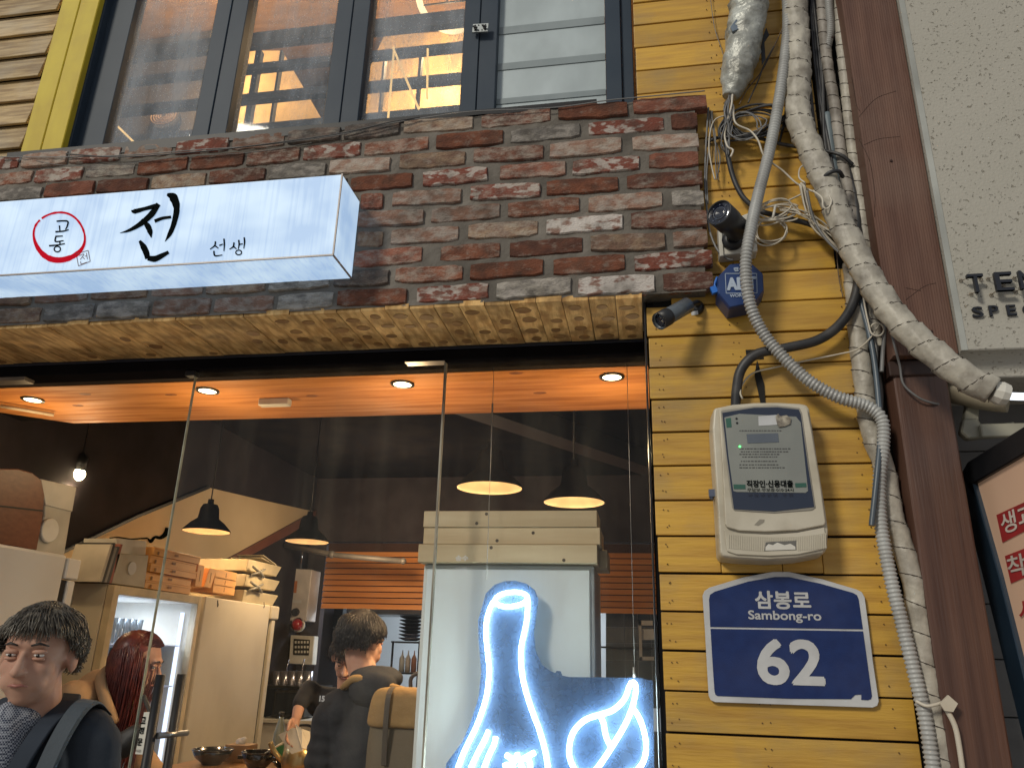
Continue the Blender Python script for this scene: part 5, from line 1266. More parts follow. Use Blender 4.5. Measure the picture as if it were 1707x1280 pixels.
m = MB(); m.box(XF - .10, XF - .08, y1 - th - .02, y1 - th - .008, .4, zF - .1); m.build('light_tube', emat('fridge_tube', (.72, .82, 1.0), 1.8), fb_)
lamp('AREA', V((XF - .3, (y0 + y1) / 2, zF - .07)), 7.0, (.75, .85, 1), .3)
M_green = mat('green_glass', (.015, .13, .045), .12, coat=.6)
M_clear = mat('pale_glass', (.40, .46, .50), .15, coat=.5)
def bottle_mb(mb, c, h, r, mi=0): mb.lathe([(r, 0), (r, h * .55), (r * .85, h * .65), (r * .35, h * .78), (r * .33, h), ], c, 12, mi)
b0 = None; idx = 0
bl = ['green bottle on the drinks fridge shelf behind the woman’s hair']
for i_ in range(11):
    for j_ in range(2):
        c = V((XF - .16 - j_ * .09, y0 + .16 + i_ * .062, shz[1] + .001))
        if c.y > y1 - .08: continue
        if b0 is None:
            b0 = thing('soju_bottle', 'green bottle in the row on the middle shelf of the drinks fridge', 'bottle', c, 'green bottles in the drinks fridge')
            m = MB(); bottle_mb(m, c, .20, .026); m.build('glass', M_green, b0)
            m = MB(); m.lathe([(.0268, .03), (.0268, .10)], c, 12); m.build('label', M_aw, b0)
        else: copy_thing(b0, c)
b1 = None
for i_ in range(8):
    c = V((XF - .18, y0 + .12 + i_ * .055, shz[0] + .001))
    if c.y > y1 - .08: continue
    if b1 is None:
        b1 = thing('drinking_glass', 'clear glass on the top shelf of the drinks fridge', 'glass', c, 'glasses in the drinks fridge'); m = MB(); m.lathe([(.022, 0), (.028, .13), (.026, .13), (.02, .01)], c, 12, caps=False); m.build('glass', M_clear, b1)
    else: copy_thing(b1, c)
    c2 = V((XF - .18, c.y, shz[2] + .001))
    copy_thing(b0, c2, 'bottle on the lowest visible shelf of the drinks fridge')
cc = thing('tall_cabinet', 'plain cream tall cabinet between the drinks fridge and the wall boiler', 'cabinet', (XF - .3, (y1 + y2) / 2, .02))
m = MB(); m.box(XF - .6, XF + .0, y1 + .03, y2 - .09, .02, zF - .0); m.build('body', M_fr, cc, bevel=.006)
m = MB(); m.box(XF - .6, XF - .02, y2 - .088, y2 - .045, .02, zF - .10); m.build('gap_strip', M_rub, cc)
m = MB(); m.box(XF - .6, XF + .0, y2 - .044, y2 + .01, .02, zF - .10); m.build('side_panel', M_fr, cc, bevel=.003)
m = MB(); m.box(XF - .6, XF + .01, y2 - .088, y2 + .04, zF - .095, zF + .0); m.build('corner_piece', M_fr, cc, bevel=.012, seg=3)
m = MB()
for q in ((363, 1000), (440, 1003)):
    p = PX(*q, XF + .001); m.tube([p, p + V((.002, .01, -.03)), p + V((0, .008, -.04))], .0025, 5)
m.build('pins', M_black, cc)

# things on top of the fridges
M_card = mat('orange_carton', (.70, .36, .10), .6, col2=(.62, .30, .08), scale=4)
M_creamc = mat('cream_tray', (.58, .50, .33), .5)
def ybx(px, py, dx=-.03): return PX(px, py, XF + dx)
pt = [('stacked flat carton topmost of the four on the drinks fridge', 918, 934), ('second flat carton from the top on the drinks fridge', 934, 946.5), ('third flat carton from the top on the drinks fridge', 947, 957.5), ('fourth flat carton from the top on the drinks fridge', 958.5, 970), ]
z = zF + .002
yl, yr = ybx(246, 960).y, ybx(322, 965).y
stack_h = (ybx(285, 918).z - zF) / 5
for k in range(5):
    lb = ['bottom flat carton lying on the drinks fridge', 'fourth flat carton from the top in the fridge-top stack', 'middle flat carton of the fridge-top stack', 'second flat carton from the top of the fridge-top stack', 'topmost flat orange carton on the fridge-top stack'][k]
    o_ = random.uniform(-.01, .01); t = thing('carton', lb, 'carton', (XF - .15, (yl + yr) / 2, z), 'orange cartons on the fridges')
    m = MB(); m.box(XF - .24, XF - .03 + o_, yl + o_, yr + o_ + .006 * k, z, z + stack_h - .007); m.build('tray', M_card, t, bevel=.001)
    m = MB(); m.box(XF - .242, XF - .028 + o_, yl - .002 + o_, yr + o_ + .002 + .006 * k, z + stack_h - .012, z + stack_h - .0012); m.build('lid', M_card, t, bevel=.001)
    m = MB(); yc_ = (yl + yr) / 2; m.box(XF - .0275 + o_, XF - .0262 + o_, yc_ - .018, yc_ + .018, z + stack_h * .35, z + stack_h * .62); m.box(XF - .0275 + o_, XF - .0262 + o_, yl + .04, yl + .055, z + .004, z + stack_h * .5); m.build('print_mark', mat('carton_edge', (.30, .14, .04), .7), t)
    z += stack_h
def crate(px0, px1, pyt, pyb, lb, lean=0.0, mt_=None, d=.16):
    a, b = ybx(px0, pyb), ybx(px1, pyb); z0 = max(zF + .001, min(a.z, b.z)); z1_ = ybx((px0 + px1) / 2, pyt).z
    m = MB(); q = [(XF - .03, a.y, z0), (XF - .03, b.y, z0), (XF - .03, b.y + lean, z1_), (XF - .03, a.y + lean, z1_)]
    m.loft(q, [(x_ - d, y_, z_) for x_, y_, z_ in q]); t = thing('carton', lb, 'carton', (XF - .1, a.y, z0), 'orange cartons on the fridges'); m.build('box', mt_ or M_card, t, bevel=.002)
    m = MB(); s_ = .35; m.box(XF - .0298, XF - .0290, (a.y + b.y) / 2 + lean * .5 - .004, (a.y + b.y) / 2 + lean * .5 + .004, z0 + (z1_ - z0) * .25, z0 + (z1_ - z0) * .75); m.build('flap', mat('carton_edge', (.30, .14, .04), .7), t)
    return t
crate(325, 336, 940, 977, 'narrow carton standing upright beside the flat stack')
crate(340, 352, 945, 978, 'carton leaning to the right between the two stacks', .035)
for k, (t_, b_) in enumerate(((951, 963), (963.5, 975), (975.5, 987))):
    crate(358 - 2 * k + 0, 394 - 1.5 * k, t_, b_, ['top', 'middle', 'bottom'][k] + ' orange carton of the short stack on the cream cabinet')
zz = zF + .002; yl2, yr2 = ybx(400, 985).y, ybx(458, 988).y
hs = (ybx(430, 930).z - zF) / 3
for k in range(3):
    lb = ['bottom', 'middle', 'top'][k] + ' cream tray of the stack with grey clips on the cabinet'
    t = thing('tray', lb, 'tray', (XF - .1, (yl2 + yr2) / 2, zz), 'cream trays on the cabinet')
    m = MB(); q0 = [(XF - .4, yl2 + .03, zz), (XF - .02, yl2 + .03, zz), (XF - .02, yr2 - .03, zz), (XF - .4, yr2 - .03, zz)]; q1 = [(XF - .42, yl2, zz + hs * .72), (XF - .0, yl2, zz + hs * .72), (XF - .0, yr2, zz + hs * .72), (XF - .42, yr2, zz + hs * .72)]
    m.loft(q0, q1); m.build('body', M_creamc, t, bevel=.003)
    if k:
        m = MB(); c = V((XF + .012, yl2 + .14, zz + .0))
        m.tube([c + V((0, -.09, .028)), c + V((.01, 0, .0)), c + V((0, .09, .028))], [.008, .012, .008], 6); m.tube([c + V((0, -.09, -.028)), c + V((.01, 0, .0)), c + V((0, .09, -.028))], [.008, .012, .008], 6); m.ball(c + V((.012, 0, 0)), .014)
        m.build('clip', mat('grey_clip', (.16, .155, .13), .4), t)
    zz += hs
pp_ = thing('paper_sheets', 'loose cream paper sheets lying on the topmost tray', 'paper', (XF - .1, yr2 - .1, zz))
m = MB(); m.obox((XF - .15, yr2 - .14, zz - .008), V((0, 1, -.12)).normalized(), (1, 0, 0), V((0, .12, 1)).normalized(), .13, .12, .002); m.obox((XF - .12, yr2 - .16, zz + .004), V((0, 1, -.2)).normalized(), (1, 0, 0), V((0, .2, 1)).normalized(), .11, .1, .002); m.build('sheets', mat('cream_paper', (.70, .62, .42), .6), pp_)
# binders and pale box left of the cartons
bb = thing('pale_box', 'pale grey box with round logo patch on the drinks fridge', 'box', (XF - .1, ybx(215, 960).y, zF))
q = [ybx(187, 970), ybx(242, 974), ybx(248, 925), ybx(196, 922)]; q[0].z = q[1].z = zF + .002
m = MB(); m.loft(q, [p - V((.22, 0, 0)) for p in q]); m.build('box', mat('grey_card', (.42, .38, .30), .5), bb, bevel=.003)
c = ybx(220, 947, -.028); m = MB(); m.lathe([(.034, 0), (.034, .002)], c, 24, axis=(1, 0, 0)); m.build('round_patch', M_aw, bb)
q = [ybx(196, 922, -.05), ybx(245, 926, -.05), ybx(247, 902, -.05), ybx(197, 898, -.05)]; m = MB(); m.loft([p + V((-.01, 0, .002)) for p in q], [p - V((.2, 0, -.002)) for p in q]); m.build('upper_box', M_white, bb)
for k in range(5):
    a = ybx(169 + k * 4.2, 968, -.02); m = MB(); h_ = .19 + .012 * math.sin(k * 2)
    q = [V((XF - .03, a.y, zF + .002)), V((XF - .03, a.y + .018, zF + .002)), V((XF - .03, a.y + .018 + .03, zF + h_)), V((XF - .03, a.y + .03, zF + h_))]
    m.loft(q, [p - V((.2, 0, 0)) for p in q]); tag(m.build('binder', mat('binder_%s' % ('cream', 'black', 'grey', 'charcoal', 'red')[k], ((.5, .46, .38), (.02, .02, .02), (.25, .24, .22), (.05, .05, .05), (.3, .08, .05))[k], .5)), ('cream', 'black', 'grey', 'charcoal', 'dull red')[k] + ' leaning binder left of the pale box on the drinks fridge', 'binder', 'binders on the drinks fridge')
# brown round-topped box and white case on the left fridge
rb = thing('wooden_case', 'brown round-topped wooden case on the white fridge at the left edge', 'case', (XA - .2, yA1 - .5, zA))
def AX(px, py, dx=0.0): return PX(px, py, XA + dx)
ol = [(-140, 905), (62, 917), (72, 862), (75, 825), (70, 800), (55, 788), (30, 781), (-5, 781), (-140, 775)]
m = MB(); q = [AX(*p, -.03) for p in ol]
for i_ in (0, 1): q[i_].z = zA + .002
m.loft(q, [p - V((.3, 0, 0)) for p in q]); m.build('body', mat('red_brown_wood', (.17, .062, .03), .45, col2=(.13, .045, .022), **WOODY), rb, bevel=.004)
m = MB(); q = [AX(*p, -.028) for p in [(-140, 826), (72, 850), (72, 852.5), (-140, 829)]]; m.loft(q, [p - V((.0, 0, 0)) + V((-.004, 0, 0)) for p in q]); m.build('seam', M_rub, rb)
wc = thing('white_case', 'tall off-white case with a round pale disc beside the brown wooden case', 'case', (XA - .2, yA1 - .1, zA))
m = MB(); q = [AX(*p, -.06) for p in [(58, 912), (108, 924), (126, 812), (68, 800), (75, 825), (74, 860)]]
for i_ in (0, 1): q[i_].z = zA + .002
m.loft(q, [p - V((.25, 0, 0)) for p in q]); m.build('body', mat('case_cream', (.46, .43, .36), .45), wc, bevel=.004)
m = MB(); q = [AX(*p, -.055) for p in [(76, 842), (121, 853), (128, 812), (68, 798)]]; m.loft(q, [p - V((.26, 0, 0)) for p in q]); m.build('lid', mat('case_lid', (.52, .49, .42), .45), wc, bevel=.003)
m = MB(); m.lathe([(.052, 0), (.050, .012), (.046, .016)], AX(79, 884, -.062), 28, axis=(1, 0, 0)); m.build('disc', M_white, wc)
# ================================================================ back wall, boiler, hatch
YBK = 5.2
m = MB(); m.box(-3.32, -3.14, YBK, YBK + .1, .02, 3.26); m.box(-3.14, 1.6, YBK, YBK + .1, 2.62, 3.26); m.box(-3.14, 1.6, YBK, YBK + .1, .02, 1.0)
m.build('wall_back', mat('dusky_wall', (.06, .05, .055), .9, spec=.1, dirt=.3), k='structure')
sh = thing('slat_shutter', 'orange pine slat shutter panel above the kitchen hatch', 'shutter', (-2.0, YBK - .05, 2.0))
M_slat = mat('slat_pine', (.60, .25, .075), .5, col2=(.48, .18, .045), scale=1.6, stretch=(1, 9, 9), rnd=.12, coat=.1)
x0_, x1_ = P(536, 1000, YBK - .05).x, 1.2
m = MB(); m.box(x0_ + .01, x1_, YBK - .03, YBK - .002, 2.0, 2.60); m.build('backing', mat('dark_slat_gap', (.05, .018, .008), .8), sh)
z = P(620, 1015, YBK - .05).z; n_ = 10; hh = (P(620, 918, YBK - .05).z - z) / n_
for k in range(n_):
    m = MB(); q = [(x0_, YBK - .055, z), (x1_, YBK - .055, z), (x1_, YBK - .040, z + hh - .008), (x0_, YBK - .040, z + hh - .008)]
    m.loft(q, [(a_, b_ + .012, c_) for a_, b_, c_ in q]); m.build('slat', M_slat, sh, bevel=.002); z += hh
m = MB(); m.tube([P(475, 908, 4.6), P(560, 925, 4.6), P(672, 935, 4.6)], .025, 10); m.ball(P(672, 935, 4.6), .03); m.ball(P(553, 924, 4.6), .035); tag(m.build('water_pipe', mat('grey_pipe', (.22, .20, .18), .5, .2)), 'grey pipe with elbow running in front of the pine shutter', 'pipe')
bo = thing('boiler', 'white wall boiler with orange sticker and black dial beside the shutter', 'boiler', P(492, 990, 5.0))
YK = 4.95
m = MB(); m.plate(outline([(464, 946), (520, 949), (510, 1035), (456, 1033)], YK), YK, YK + .22); m.build('case', mat('boiler_white', (.58, .54, .52), .35), bo, bevel=.006)
def bp_(ol_, name, mt_, d=.003): m = MB(); m.plate(outline(ol_, YK), YK - d, YK - .0004); return m.build(name, mt_, bo)
bp_([(476, 968), (496, 968), (494, 988), (474, 987)], 'orange_sticker', mat('orange_sticker', (.50, .17, .05), .5))
bp_([(487, 999), (503, 1000), (502, 1005), (486, 1004)], 'display', M_aw)
m = MB(); m.lathe([(.038, 0), (.032, .03)], P(493, 1020, YK), 20, axis=(0, -1, 0)); m.build('dial', M_rub, bo)
m = MB()
for px in (476, 498): m.tube([P(px, 948, YK + .1), P(px + 2, 930, YK + .1), P(px + 4, 915, YK + .1)], .028, 10)
m.build('pipes', mat('chrome_pipe', (.5, .46, .40), .2, .9), bo)
for q, lb in (((496, 1041), 'red alarm bell just under the wall boiler'), ((462, 1096), 'red alarm bell beside the cream cabinet edge')):
    t = thing('alarm_bell', lb, 'bell', P(*q, YK), 'red alarm bells'); c = P(*q, YK)
    m = MB(); m.lathe([(.055, 0), (.055, .02), (.04, .05), (.015, .065)], c, 20, axis=(0, -1, 0)); m.build('dome', mat('alarm_red', (.42, .012, .015), .3, coat=.4), t)
    m = MB(); m.lathe([(.065, .0), (.065, -.03)], c, 20, axis=(0, -1, 0)); m.build('base', M_white, t)
ip = thing('wall_panel', 'white wall control panel with black keypad left of the hatch', 'control panel', P(502, 1082, YK))
m = MB(); m.plate(outline([(484, 1058), (524, 1060), (520, 1108), (481, 1106)], YK), YK, YK + .1); m.build('case', M_white, ip, bevel=.006)
m = MB(); m.plate(outline([(490, 1064), (517, 1066), (515, 1092), (489, 1091)], YK), YK - .006, YK - .0004); m.build('keypad', M_rub, ip)
m = MB()
for a in range(3):
    for b_ in range(5): m.plate(outline([(492 + b_ * 5, 1068 + a * 8), (495 + b_ * 5, 1068 + a * 8), (495 + b_ * 5, 1072 + a * 8), (492 + b_ * 5, 1072 + a * 8)], YK), YK - .009, YK - .0064)
m.build('keys', M_white, ip)
tr = thing('steel_jars', 'row of steel jars and ladles below the wall panel', 'utensils', P(490, 1130, 4.7))
for k in range(5):
    m = MB(); c = P(460 + k * 13, 1142, 4.7); m.lathe([(.04, 0), (.043, .12), (.038, .12), (.03, .02)], c, 14, caps=False); m.build('jar', mat('steel_jar', (.36, .36, .42), .25, .8), tr)
    if k % 2: m = MB(); m.tube([c + V((0, 0, .05)), c + V((.02, 0, .22))], .006, 6); m.build('ladle_handle', mat('steel_jar', (.36, .36, .42), .25, .8), tr)
m = MB(); m.box(P(455, 1143, 4.8).x, P(540, 1143, 4.8).x, 4.55, 5.0, P(490, 1146, 4.7).z, P(490, 1142, 4.7).z); m.build('rack_shelf', M_black, tr)
mw = thing('microwave', 'black microwave oven on the white counter left of the dark sweater', 'microwave', P(475, 1170, 4.5))
m = MB(); m.plate(outline([(458, 1150), (510, 1150), (506, 1196), (452, 1194)], 4.5), 4.5, 4.8); m.build('case', M_rub, mw, bevel=.006)
m = MB(); m.plate(outline([(461, 1154), (494, 1154), (491, 1190), (457, 1190)], 4.5), 4.494, 4.4996); m.build('door_window', mat('dark_pane', (.02, .025, .035), .1), mw)
wk = thing('work_counter', 'white counter below the microwave at the back of the shop', 'counter', (-2.8, 4.6, .02))
zc_ = P(480, 1198, 4.5).z
m = MB(); m.box(-3.3, -1.6, 4.45, 5.15, .02, zc_ - .03); m.build('cupboard', M_frw, wk); m = MB(); m.box(-3.31, -1.58, 4.42, 5.15, zc_ - .029, zc_); m.build('top', M_white, wk, bevel=.003)
# kitchen beyond
m = MB(); m.box(-4.2, 2.4, 7.4, 7.5, 0.02, 3.26); m.build('kitchen_wall', mat('kitchen_white', (.60, .64, .66), .5, col2=(.52, .56, .58), scale=2), k='structure')
lamp('AREA', V((-1.6, 6.2, 2.9)), 95, (.85, .93, 1.0), .8)
dk2 = thing('dark_tile_panel', 'dark gridded tile panel right of the white cabinet beyond the hatch', 'tile panel', (-.3, 6.0, 1.6))
m = MB(); m.plate(outline([(1010, 1018), (1130, 1018), (1130, 1180), (1010, 1180)], 6.0), 6.0, 6.1); m.build('panel', mat('dark_tile', (.03, .045, .055), .25), dk2)
m = MB()
for yy in (1045, 1072, 1100): ribbon(m, [(1010, yy), (1128, yy)], [.4, .4], 5.995)
for xx in (1040, 1062, 1085): ribbon(m, [(xx, 1019), (xx + 3, 1150)], [.4, .4], 5.995)
m.build('grout_lines', mat('pale_grout', (.2, .22, .24), .7), dk2)
dk = thing('dark_tile_panel', 'dark gridded tile panel behind the man’s head in the hatch', 'tile panel', (-2.6, 6.0, 1.6))
m = MB(); m.plate(outline([(530, 1012), (572, 1012), (566, 1100), (525, 1100)], 6.0), 6.0, 6.1); m.build('panel', mat('dark_tile', (.03, .045, .055), .25), dk)
m = MB()
for q in ([(530, 1044), (570, 1047)], [(528, 1070), (570, 1073)]): ribbon(m, q, [.5, .5], 5.995)
m.build('grout_lines', mat('pale_grout', (.35, .38, .40), .7), dk)
ks = thing('kitchen_shelf', 'black metal kitchen shelf with sauce bottles beyond the hatch', 'shelf', P(675, 1090, 5.8))
YS_ = 5.8
for py_ in (1068, 1120):
    m = MB(); a, b = P(652, py_, YS_), P(1100, py_, YS_); m.box(a.x, b.x, YS_, YS_ + .3, a.z - .015, a.z); m.build('shelf_board', M_rub, ks)
for px in (656, 700):
    m = MB(); a = P(px, 1068, YS_); b = P(px, 1130, YS_); m.tube([V((a.x, YS_ - .01, a.z)), V((a.x, YS_ - .01, b.z - .3))], .012, 6); m.build('shelf_post', M_rub, ks)
for k, px in enumerate((669, 679, 689)):
    c = P(px, 1119, YS_ + .08); c.z = P(652, 1120, YS_).z + .002; m = MB(); m.lathe([(.028, 0), (.028, .13), (.008, .17), (.004, .21)], c, 12)
    tag(m.build('squeeze_bottle', mat('sauce_%s' % 'abc'[k], ((.55, .55, .52), (.50, .45, .40), (.35, .15, .08))[k], .4)), ['dark-filled', 'cream', 'reddish'][k] + ' squeeze bottle on the kitchen shelf', 'bottle', 'squeeze bottles on the kitchen shelf')
c = P(685, 1066, YS_ + .1); c.z = P(652, 1068, YS_).z + .002
t = thing('bowl_stack', 'stack of dark bowls on the black kitchen shelf', 'bowls', c)
for k in range(7):
    m = MB(); m.lathe([(.06, .004 + k * .035), (.13, .03 + k * .035), (.13, .036 + k * .035), (.06, .010 + k * .035)], c, 20, caps=False); m.build('bowl', mat('steel_jar', (.36, .36, .42), .25, .8) if k < 2 else M_rub, t)
m = MB(); c = P(650, 1022, 5.9); m.box(c.x - .4, c.x + .7, 5.7, 6.3, c.z - .02, c.z + .16); tag(m.build('range_hood', mat('hood_steel', (.45, .48, .5), .3, .6), bevel=.01), 'pale range hood just under the shutter in the kitchen', 'hood')
kw = thing('kitchen_window', 'pale framed kitchen window right of the white cabinet', 'window', P(1075, 1080, 5.0))
m = MB(); YN = 5.0
for q in ([(1064, 1034), (1088, 1034), (1088, 1042), (1064, 1042)], [(1064, 1034), (1069, 1034), (1071, 1100), (1066, 1100)], [(1066, 1094), (1090, 1094), (1090, 1100), (1066, 1100)]): m.plate(outline(q, YN), YN, YN + .04)
m.build('frame', M_aw, kw)
m = MB(); m.plate(outline([(1069, 1048), (1090, 1048), (1091, 1066), (1070, 1066)], YN), YN + .01, YN + .03); m.build('notice', mat('paper', (.62, .66, .7), .6), kw)

# ================================================================ white cabinet with timber beams behind the right pane
wf = thing('white_cabinet', 'tall white cabinet behind the glowing bottle sign with timber beams on it', 'cabinet', (-.48, .75, .02))
yC = .555; zC = 1.9
xa_, xb_ = P(707, 940, yC).x, P(990, 942, yC).x
yC2 = .93
m = MB(); m.box(xa_, xb_, yC, yC2, .02, zC); m.build('body', mat('white_gloss', (.56, .60, .59), .3, col2=(.50, .55, .54), scale=1.2, dirt=.2, dscale=3, dcol=(.36, .36, .33)), wf, bevel=.006)
m = MB(); m.box(xa_ + .012, xb_ - .012, yC - .012, yC - .0005, .05, zC - .014); m.build('door', mat('white_gloss', (.55, .56, .54), .3), wf, bevel=.004)
M_beam = mat('raw_spruce', (.50, .40, .24), .55, col2=(.40, .30, .16), scale=1.5, stretch=(1, 8, 10), bump=.2, bscale=10, rnd=.12)
xm0, xm1 = xa_ - .012, xb_ + .03
zb0 = zC + .002
hb = (P(850, 908, yC - .03).z - zC)
for k in range(4):
    t = thing('timber_beam', ['lower front spruce beam lying along the white cabinet top', 'lower rear spruce beam behind the front one on the cabinet', 'second spruce beam up resting on the lower front beam', 'topmost spruce beam of the pile on the white cabinet'][k], 'beam', (0, yC, zb0), 'timber beams on the white cabinet')
    if k == 0: b_ = (xm0, xm1 - .015, yC - .045, yC + .085, zb0, zb0 + hb - .002)
    if k == 1: b_ = (xm0 + .03, xm1 + .012, yC + .10, yC + .30, zb0, zb0 + hb - .002)
    if k == 2: b_ = (xm0 + .012, xm1 - .005, yC - .03, yC + .18, zb0 + hb, zb0 + hb * 1.9)
    if k == 3: b_ = (xm0 + .010, xm1 - .015, yC - .035, yC + .15, zb0 + hb * 1.9 + .001, P(850, 851, yC - .035).z)
    m = MB(); m.box(*b_); m.build('beam', M_beam, t, bevel=.002)
    m = MB()
    for q in range(2):
        xx = random.uniform(b_[0] + .05, b_[1] - .03); m.lathe([(.006, 0), (.005, .0006)], (xx, b_[2] - .0006, random.uniform(b_[4] + .01, b_[5] - .01)), 10, axis=(0, 1, 0))
    m.build('knots', mat('dark_knot', (.06, .04, .02), .7), t)

# ================================================================ neon bottle sign
YNE = .455
z7 = lambda l: [(700 + a / 3.369, 900 + b / 3.369) for a, b in l]
ne = thing('neon_sign', 'glowing white neon bottle and leaf shapes on a dark clear board behind the glass', 'neon sign', P(880, 1150, YNE))
def board_mat():
    m = bpy.data.materials.new('dark_acrylic'); m.use_nodes = True; nt = m.node_tree; N = nt.nodes; L = nt.links; p = N['Principled BSDF']; o = N['Material Output']
    p.inputs['Base Color'].default_value = (.05, .095, .19, 1); p.inputs['Roughness'].default_value = .35
    tr_ = N.new('ShaderNodeBsdfTransparent'); tr_.inputs[0].default_value = (.60, .68, .80, 1); mx = N.new('ShaderNodeMixShader')
    tc = N.new('ShaderNodeTexCoord'); n_ = N.new('ShaderNodeTexNoise'); n_.inputs['Scale'].default_value = 40; n_.inputs['Detail'].default_value = 8; L.new(tc.outputs['Object'], n_.inputs[0])
    r = N.new('ShaderNodeMapRange'); r.inputs[1].default_value = .4; r.inputs[2].default_value = .7; r.inputs[3].default_value = .58; r.inputs[4].default_value = .67; L.new(n_.outputs[0], r.inputs[0])
    L.new(r.outputs[0], mx.inputs[0]); L.new(tr_.outputs[0], mx.inputs[1]); L.new(p.outputs[0], mx.inputs[2]); L.new(mx.outputs[0], o.inputs[0]); return m
bo_ = [(345, 390), (370, 300), (420, 250), (480, 230), (540, 228), (600, 245), (645, 280), (665, 330), (655, 420), (640, 520), (650, 620), (685, 700), (735, 735), (760, 745), (768, 733), (790, 735), (800, 760), (840, 768), (1235, 772), (1310, 790), (1318, 1500), (100, 1500), (150, 1250), (240, 1130), (290, 1010), (330, 880), (345, 740), (330, 560), (328, 450)]
m = MB(); m.plate(outline(z7(bo_), YNE + .02), YNE + .018, YNE + .024); m.build('board', board_mat(), ne)
M_neon = emat('neon_white', (.76, .95, 1.0), 34)
def neon(pts, r=.0068):
    m = MB(); m.tube(smooth_path(pxs(z7(pts), YNE), .006), r, 8); return m.build('tube', M_neon, ne)
neon([(412, 345), (388, 395), (372, 470), (372, 560), (382, 650), (387, 730), (383, 810), (370, 890), (345, 970), (315, 1050), (275, 1130), (240, 1205), (210, 1290), (190, 1400), (185, 1480)])
neon([(508 + 92 * math.cos(a) + 4, 332 - 8 * math.cos(a) + 40 * math.sin(a)) for a in [2 * math.pi * k / 24 for k in range(25)]])
neon([(603, 318), (604, 380), (600, 440), (588, 510), (572, 580), (566, 650), (572, 740), (586, 815), (610, 900), (640, 985), (670, 1065), (695, 1150), (712, 1230), (722, 1320), (728, 1480)])
neon([(385, 1070), (362, 1125), (335, 1175), (305, 1235), (280, 1300), (262, 1400)]); neon([(425, 1105), (415, 1150), (395, 1190), (370, 1250), (350, 1310), (340, 1400)])
for s in ([(482, 1203), (530, 1240)], [(545, 1196), (548, 1245)], [(644, 1192), (560, 1238)], [(612, 1232), (622, 1275)], [(470, 1268), (500, 1262), (530, 1285)], [(520, 1250), (500, 1300)], [(560, 1255), (600, 1310)]):
    neon([s[0], ((s[0][0] + s[-1][0]) / 2, (s[0][1] + s[-1][1]) / 2), s[-1]] if len(s) == 2 else s)
neon([(1190, 795), (1172, 830), (1155, 880), (1120, 925), (1075, 958), (1010, 980), (940, 1002), (890, 1040), (855, 1090), (840, 1150), (838, 1200), (850, 1250), (880, 1300), (940, 1340), (990, 1310)])
neon([(1190, 795), (1208, 805), (1213, 840), (1205, 890), (1190, 945), (1165, 1010), (1130, 1075), (1090, 1140), (1045, 1210), (1000, 1275), (960, 1320)])
neon([(1198, 945), (1222, 980), (1245, 1030), (1262, 1090), (1270, 1150), (1265, 1210), (1245, 1260), (1205, 1300), (1150, 1310)])
neon([(1015, 990), (1032, 1030), (1040, 1080), (1052, 1120), (1072, 1155)])
m = MB()
for (a, b) in (((817, 596), (811, 965)), ((1064, 600), (1058, 1120))):
    q = P(*b, YNE + .012); m.tube([V((q.x, q.y, 2.69)), V((q.x, q.y, q.z))], .0011, 5)
q = P(1057, 1118, YNE + .012); m.tube([q + V((0, 0, -.02)), q + V((0, 0, .012))], .0045, 8)
m.build('hanging_wire', mat('thin_steel', (.35, .33, .30), .4, .5), ne)
m = MB(); m.tube(smooth_path(pxs(z7([(762, 748), (765, 900), (760, 1000), (755, 1130), (750, 1300)]), YNE + .034), .02), .0025, 6); m.build('lead_wire', M_rub, ne)
# ================================================================ people
def blob(parts, name, m_, parent, voxel=.008, smooth=6, disp=0.0, dscale=30, keep=None):
    """parts: ('c', p0, r0, p1, r1) tapered limb or ('e', centre, (rx, ry, rz)[, rotation]) -> ONE continuous remeshed skin"""
    mb = MB()
    for p in parts:
        if p[0] == 'c':
            _, a, ra, b, rb = p; a, b = V(a), V(b); k = max(4, int((b - a).length / .02)) ; k = min(k, 20)
            mb.tube([a.lerp(b, i / k) for i in range(k + 1)], [ra + (rb - ra) * i / k for i in range(k + 1)], 14)
            mb.ball(a, ra, n=14); mb.ball(b, rb, n=14)
        else: mb.ball(p[1], *p[2], n=18, rot=(p[3] if len(p) > 3 else None))
    o = mb.build(name, m_, parent, merge=False)
    rm = o.modifiers.new('r', 'REMESH'); rm.mode = 'VOXEL'; rm.voxel_size = voxel; rm.use_smooth_shade = True
    sm = o.modifiers.new('s', 'SMOOTH'); sm.iterations = smooth; sm.factor = .5
    dg = bpy.context.evaluated_depsgraph_get(); me = bpy.data.meshes.new_from_object(o.evaluated_get(dg))
    o.modifiers.clear(); old = o.data; o.data = me; bpy.data.meshes.remove(old); me.name = name
    if disp:
        for v in me.vertices:
            n_ = noise.noise(v.co * dscale) + .6 * noise.noise(v.co * dscale * 2.1 + V((9, 1, 4)))
            v.co += v.normal * (n_ * disp)
    me.polygons.foreach_set('use_smooth', [True] * len(me.polygons)); me.materials.clear(); me.materials.append(m_)
    return o
def rotm(yaw=0, pitch=0, roll=0):
    """yaw: turn of the face about the vertical, 0 = facing -Y (out to the street)"""
    return Matrix.Rotation(math.radians(yaw), 3, 'Z') @ Matrix.Rotation(math.radians(pitch), 3, 'X') @ Matrix.Rotation(math.radians(roll), 3, 'Y')
M_skin = mat('skin', (.44, .26, .185), .6, col2=(.40, .215, .15), scale=18, spec=.25, bump=.25, bscale=220, bdist=.001, dirt=.25, dscale=25, dcol=(.36, .17, .12), sss=.15)
M_lip = mat('lips', (.34, .13, .10), .45)
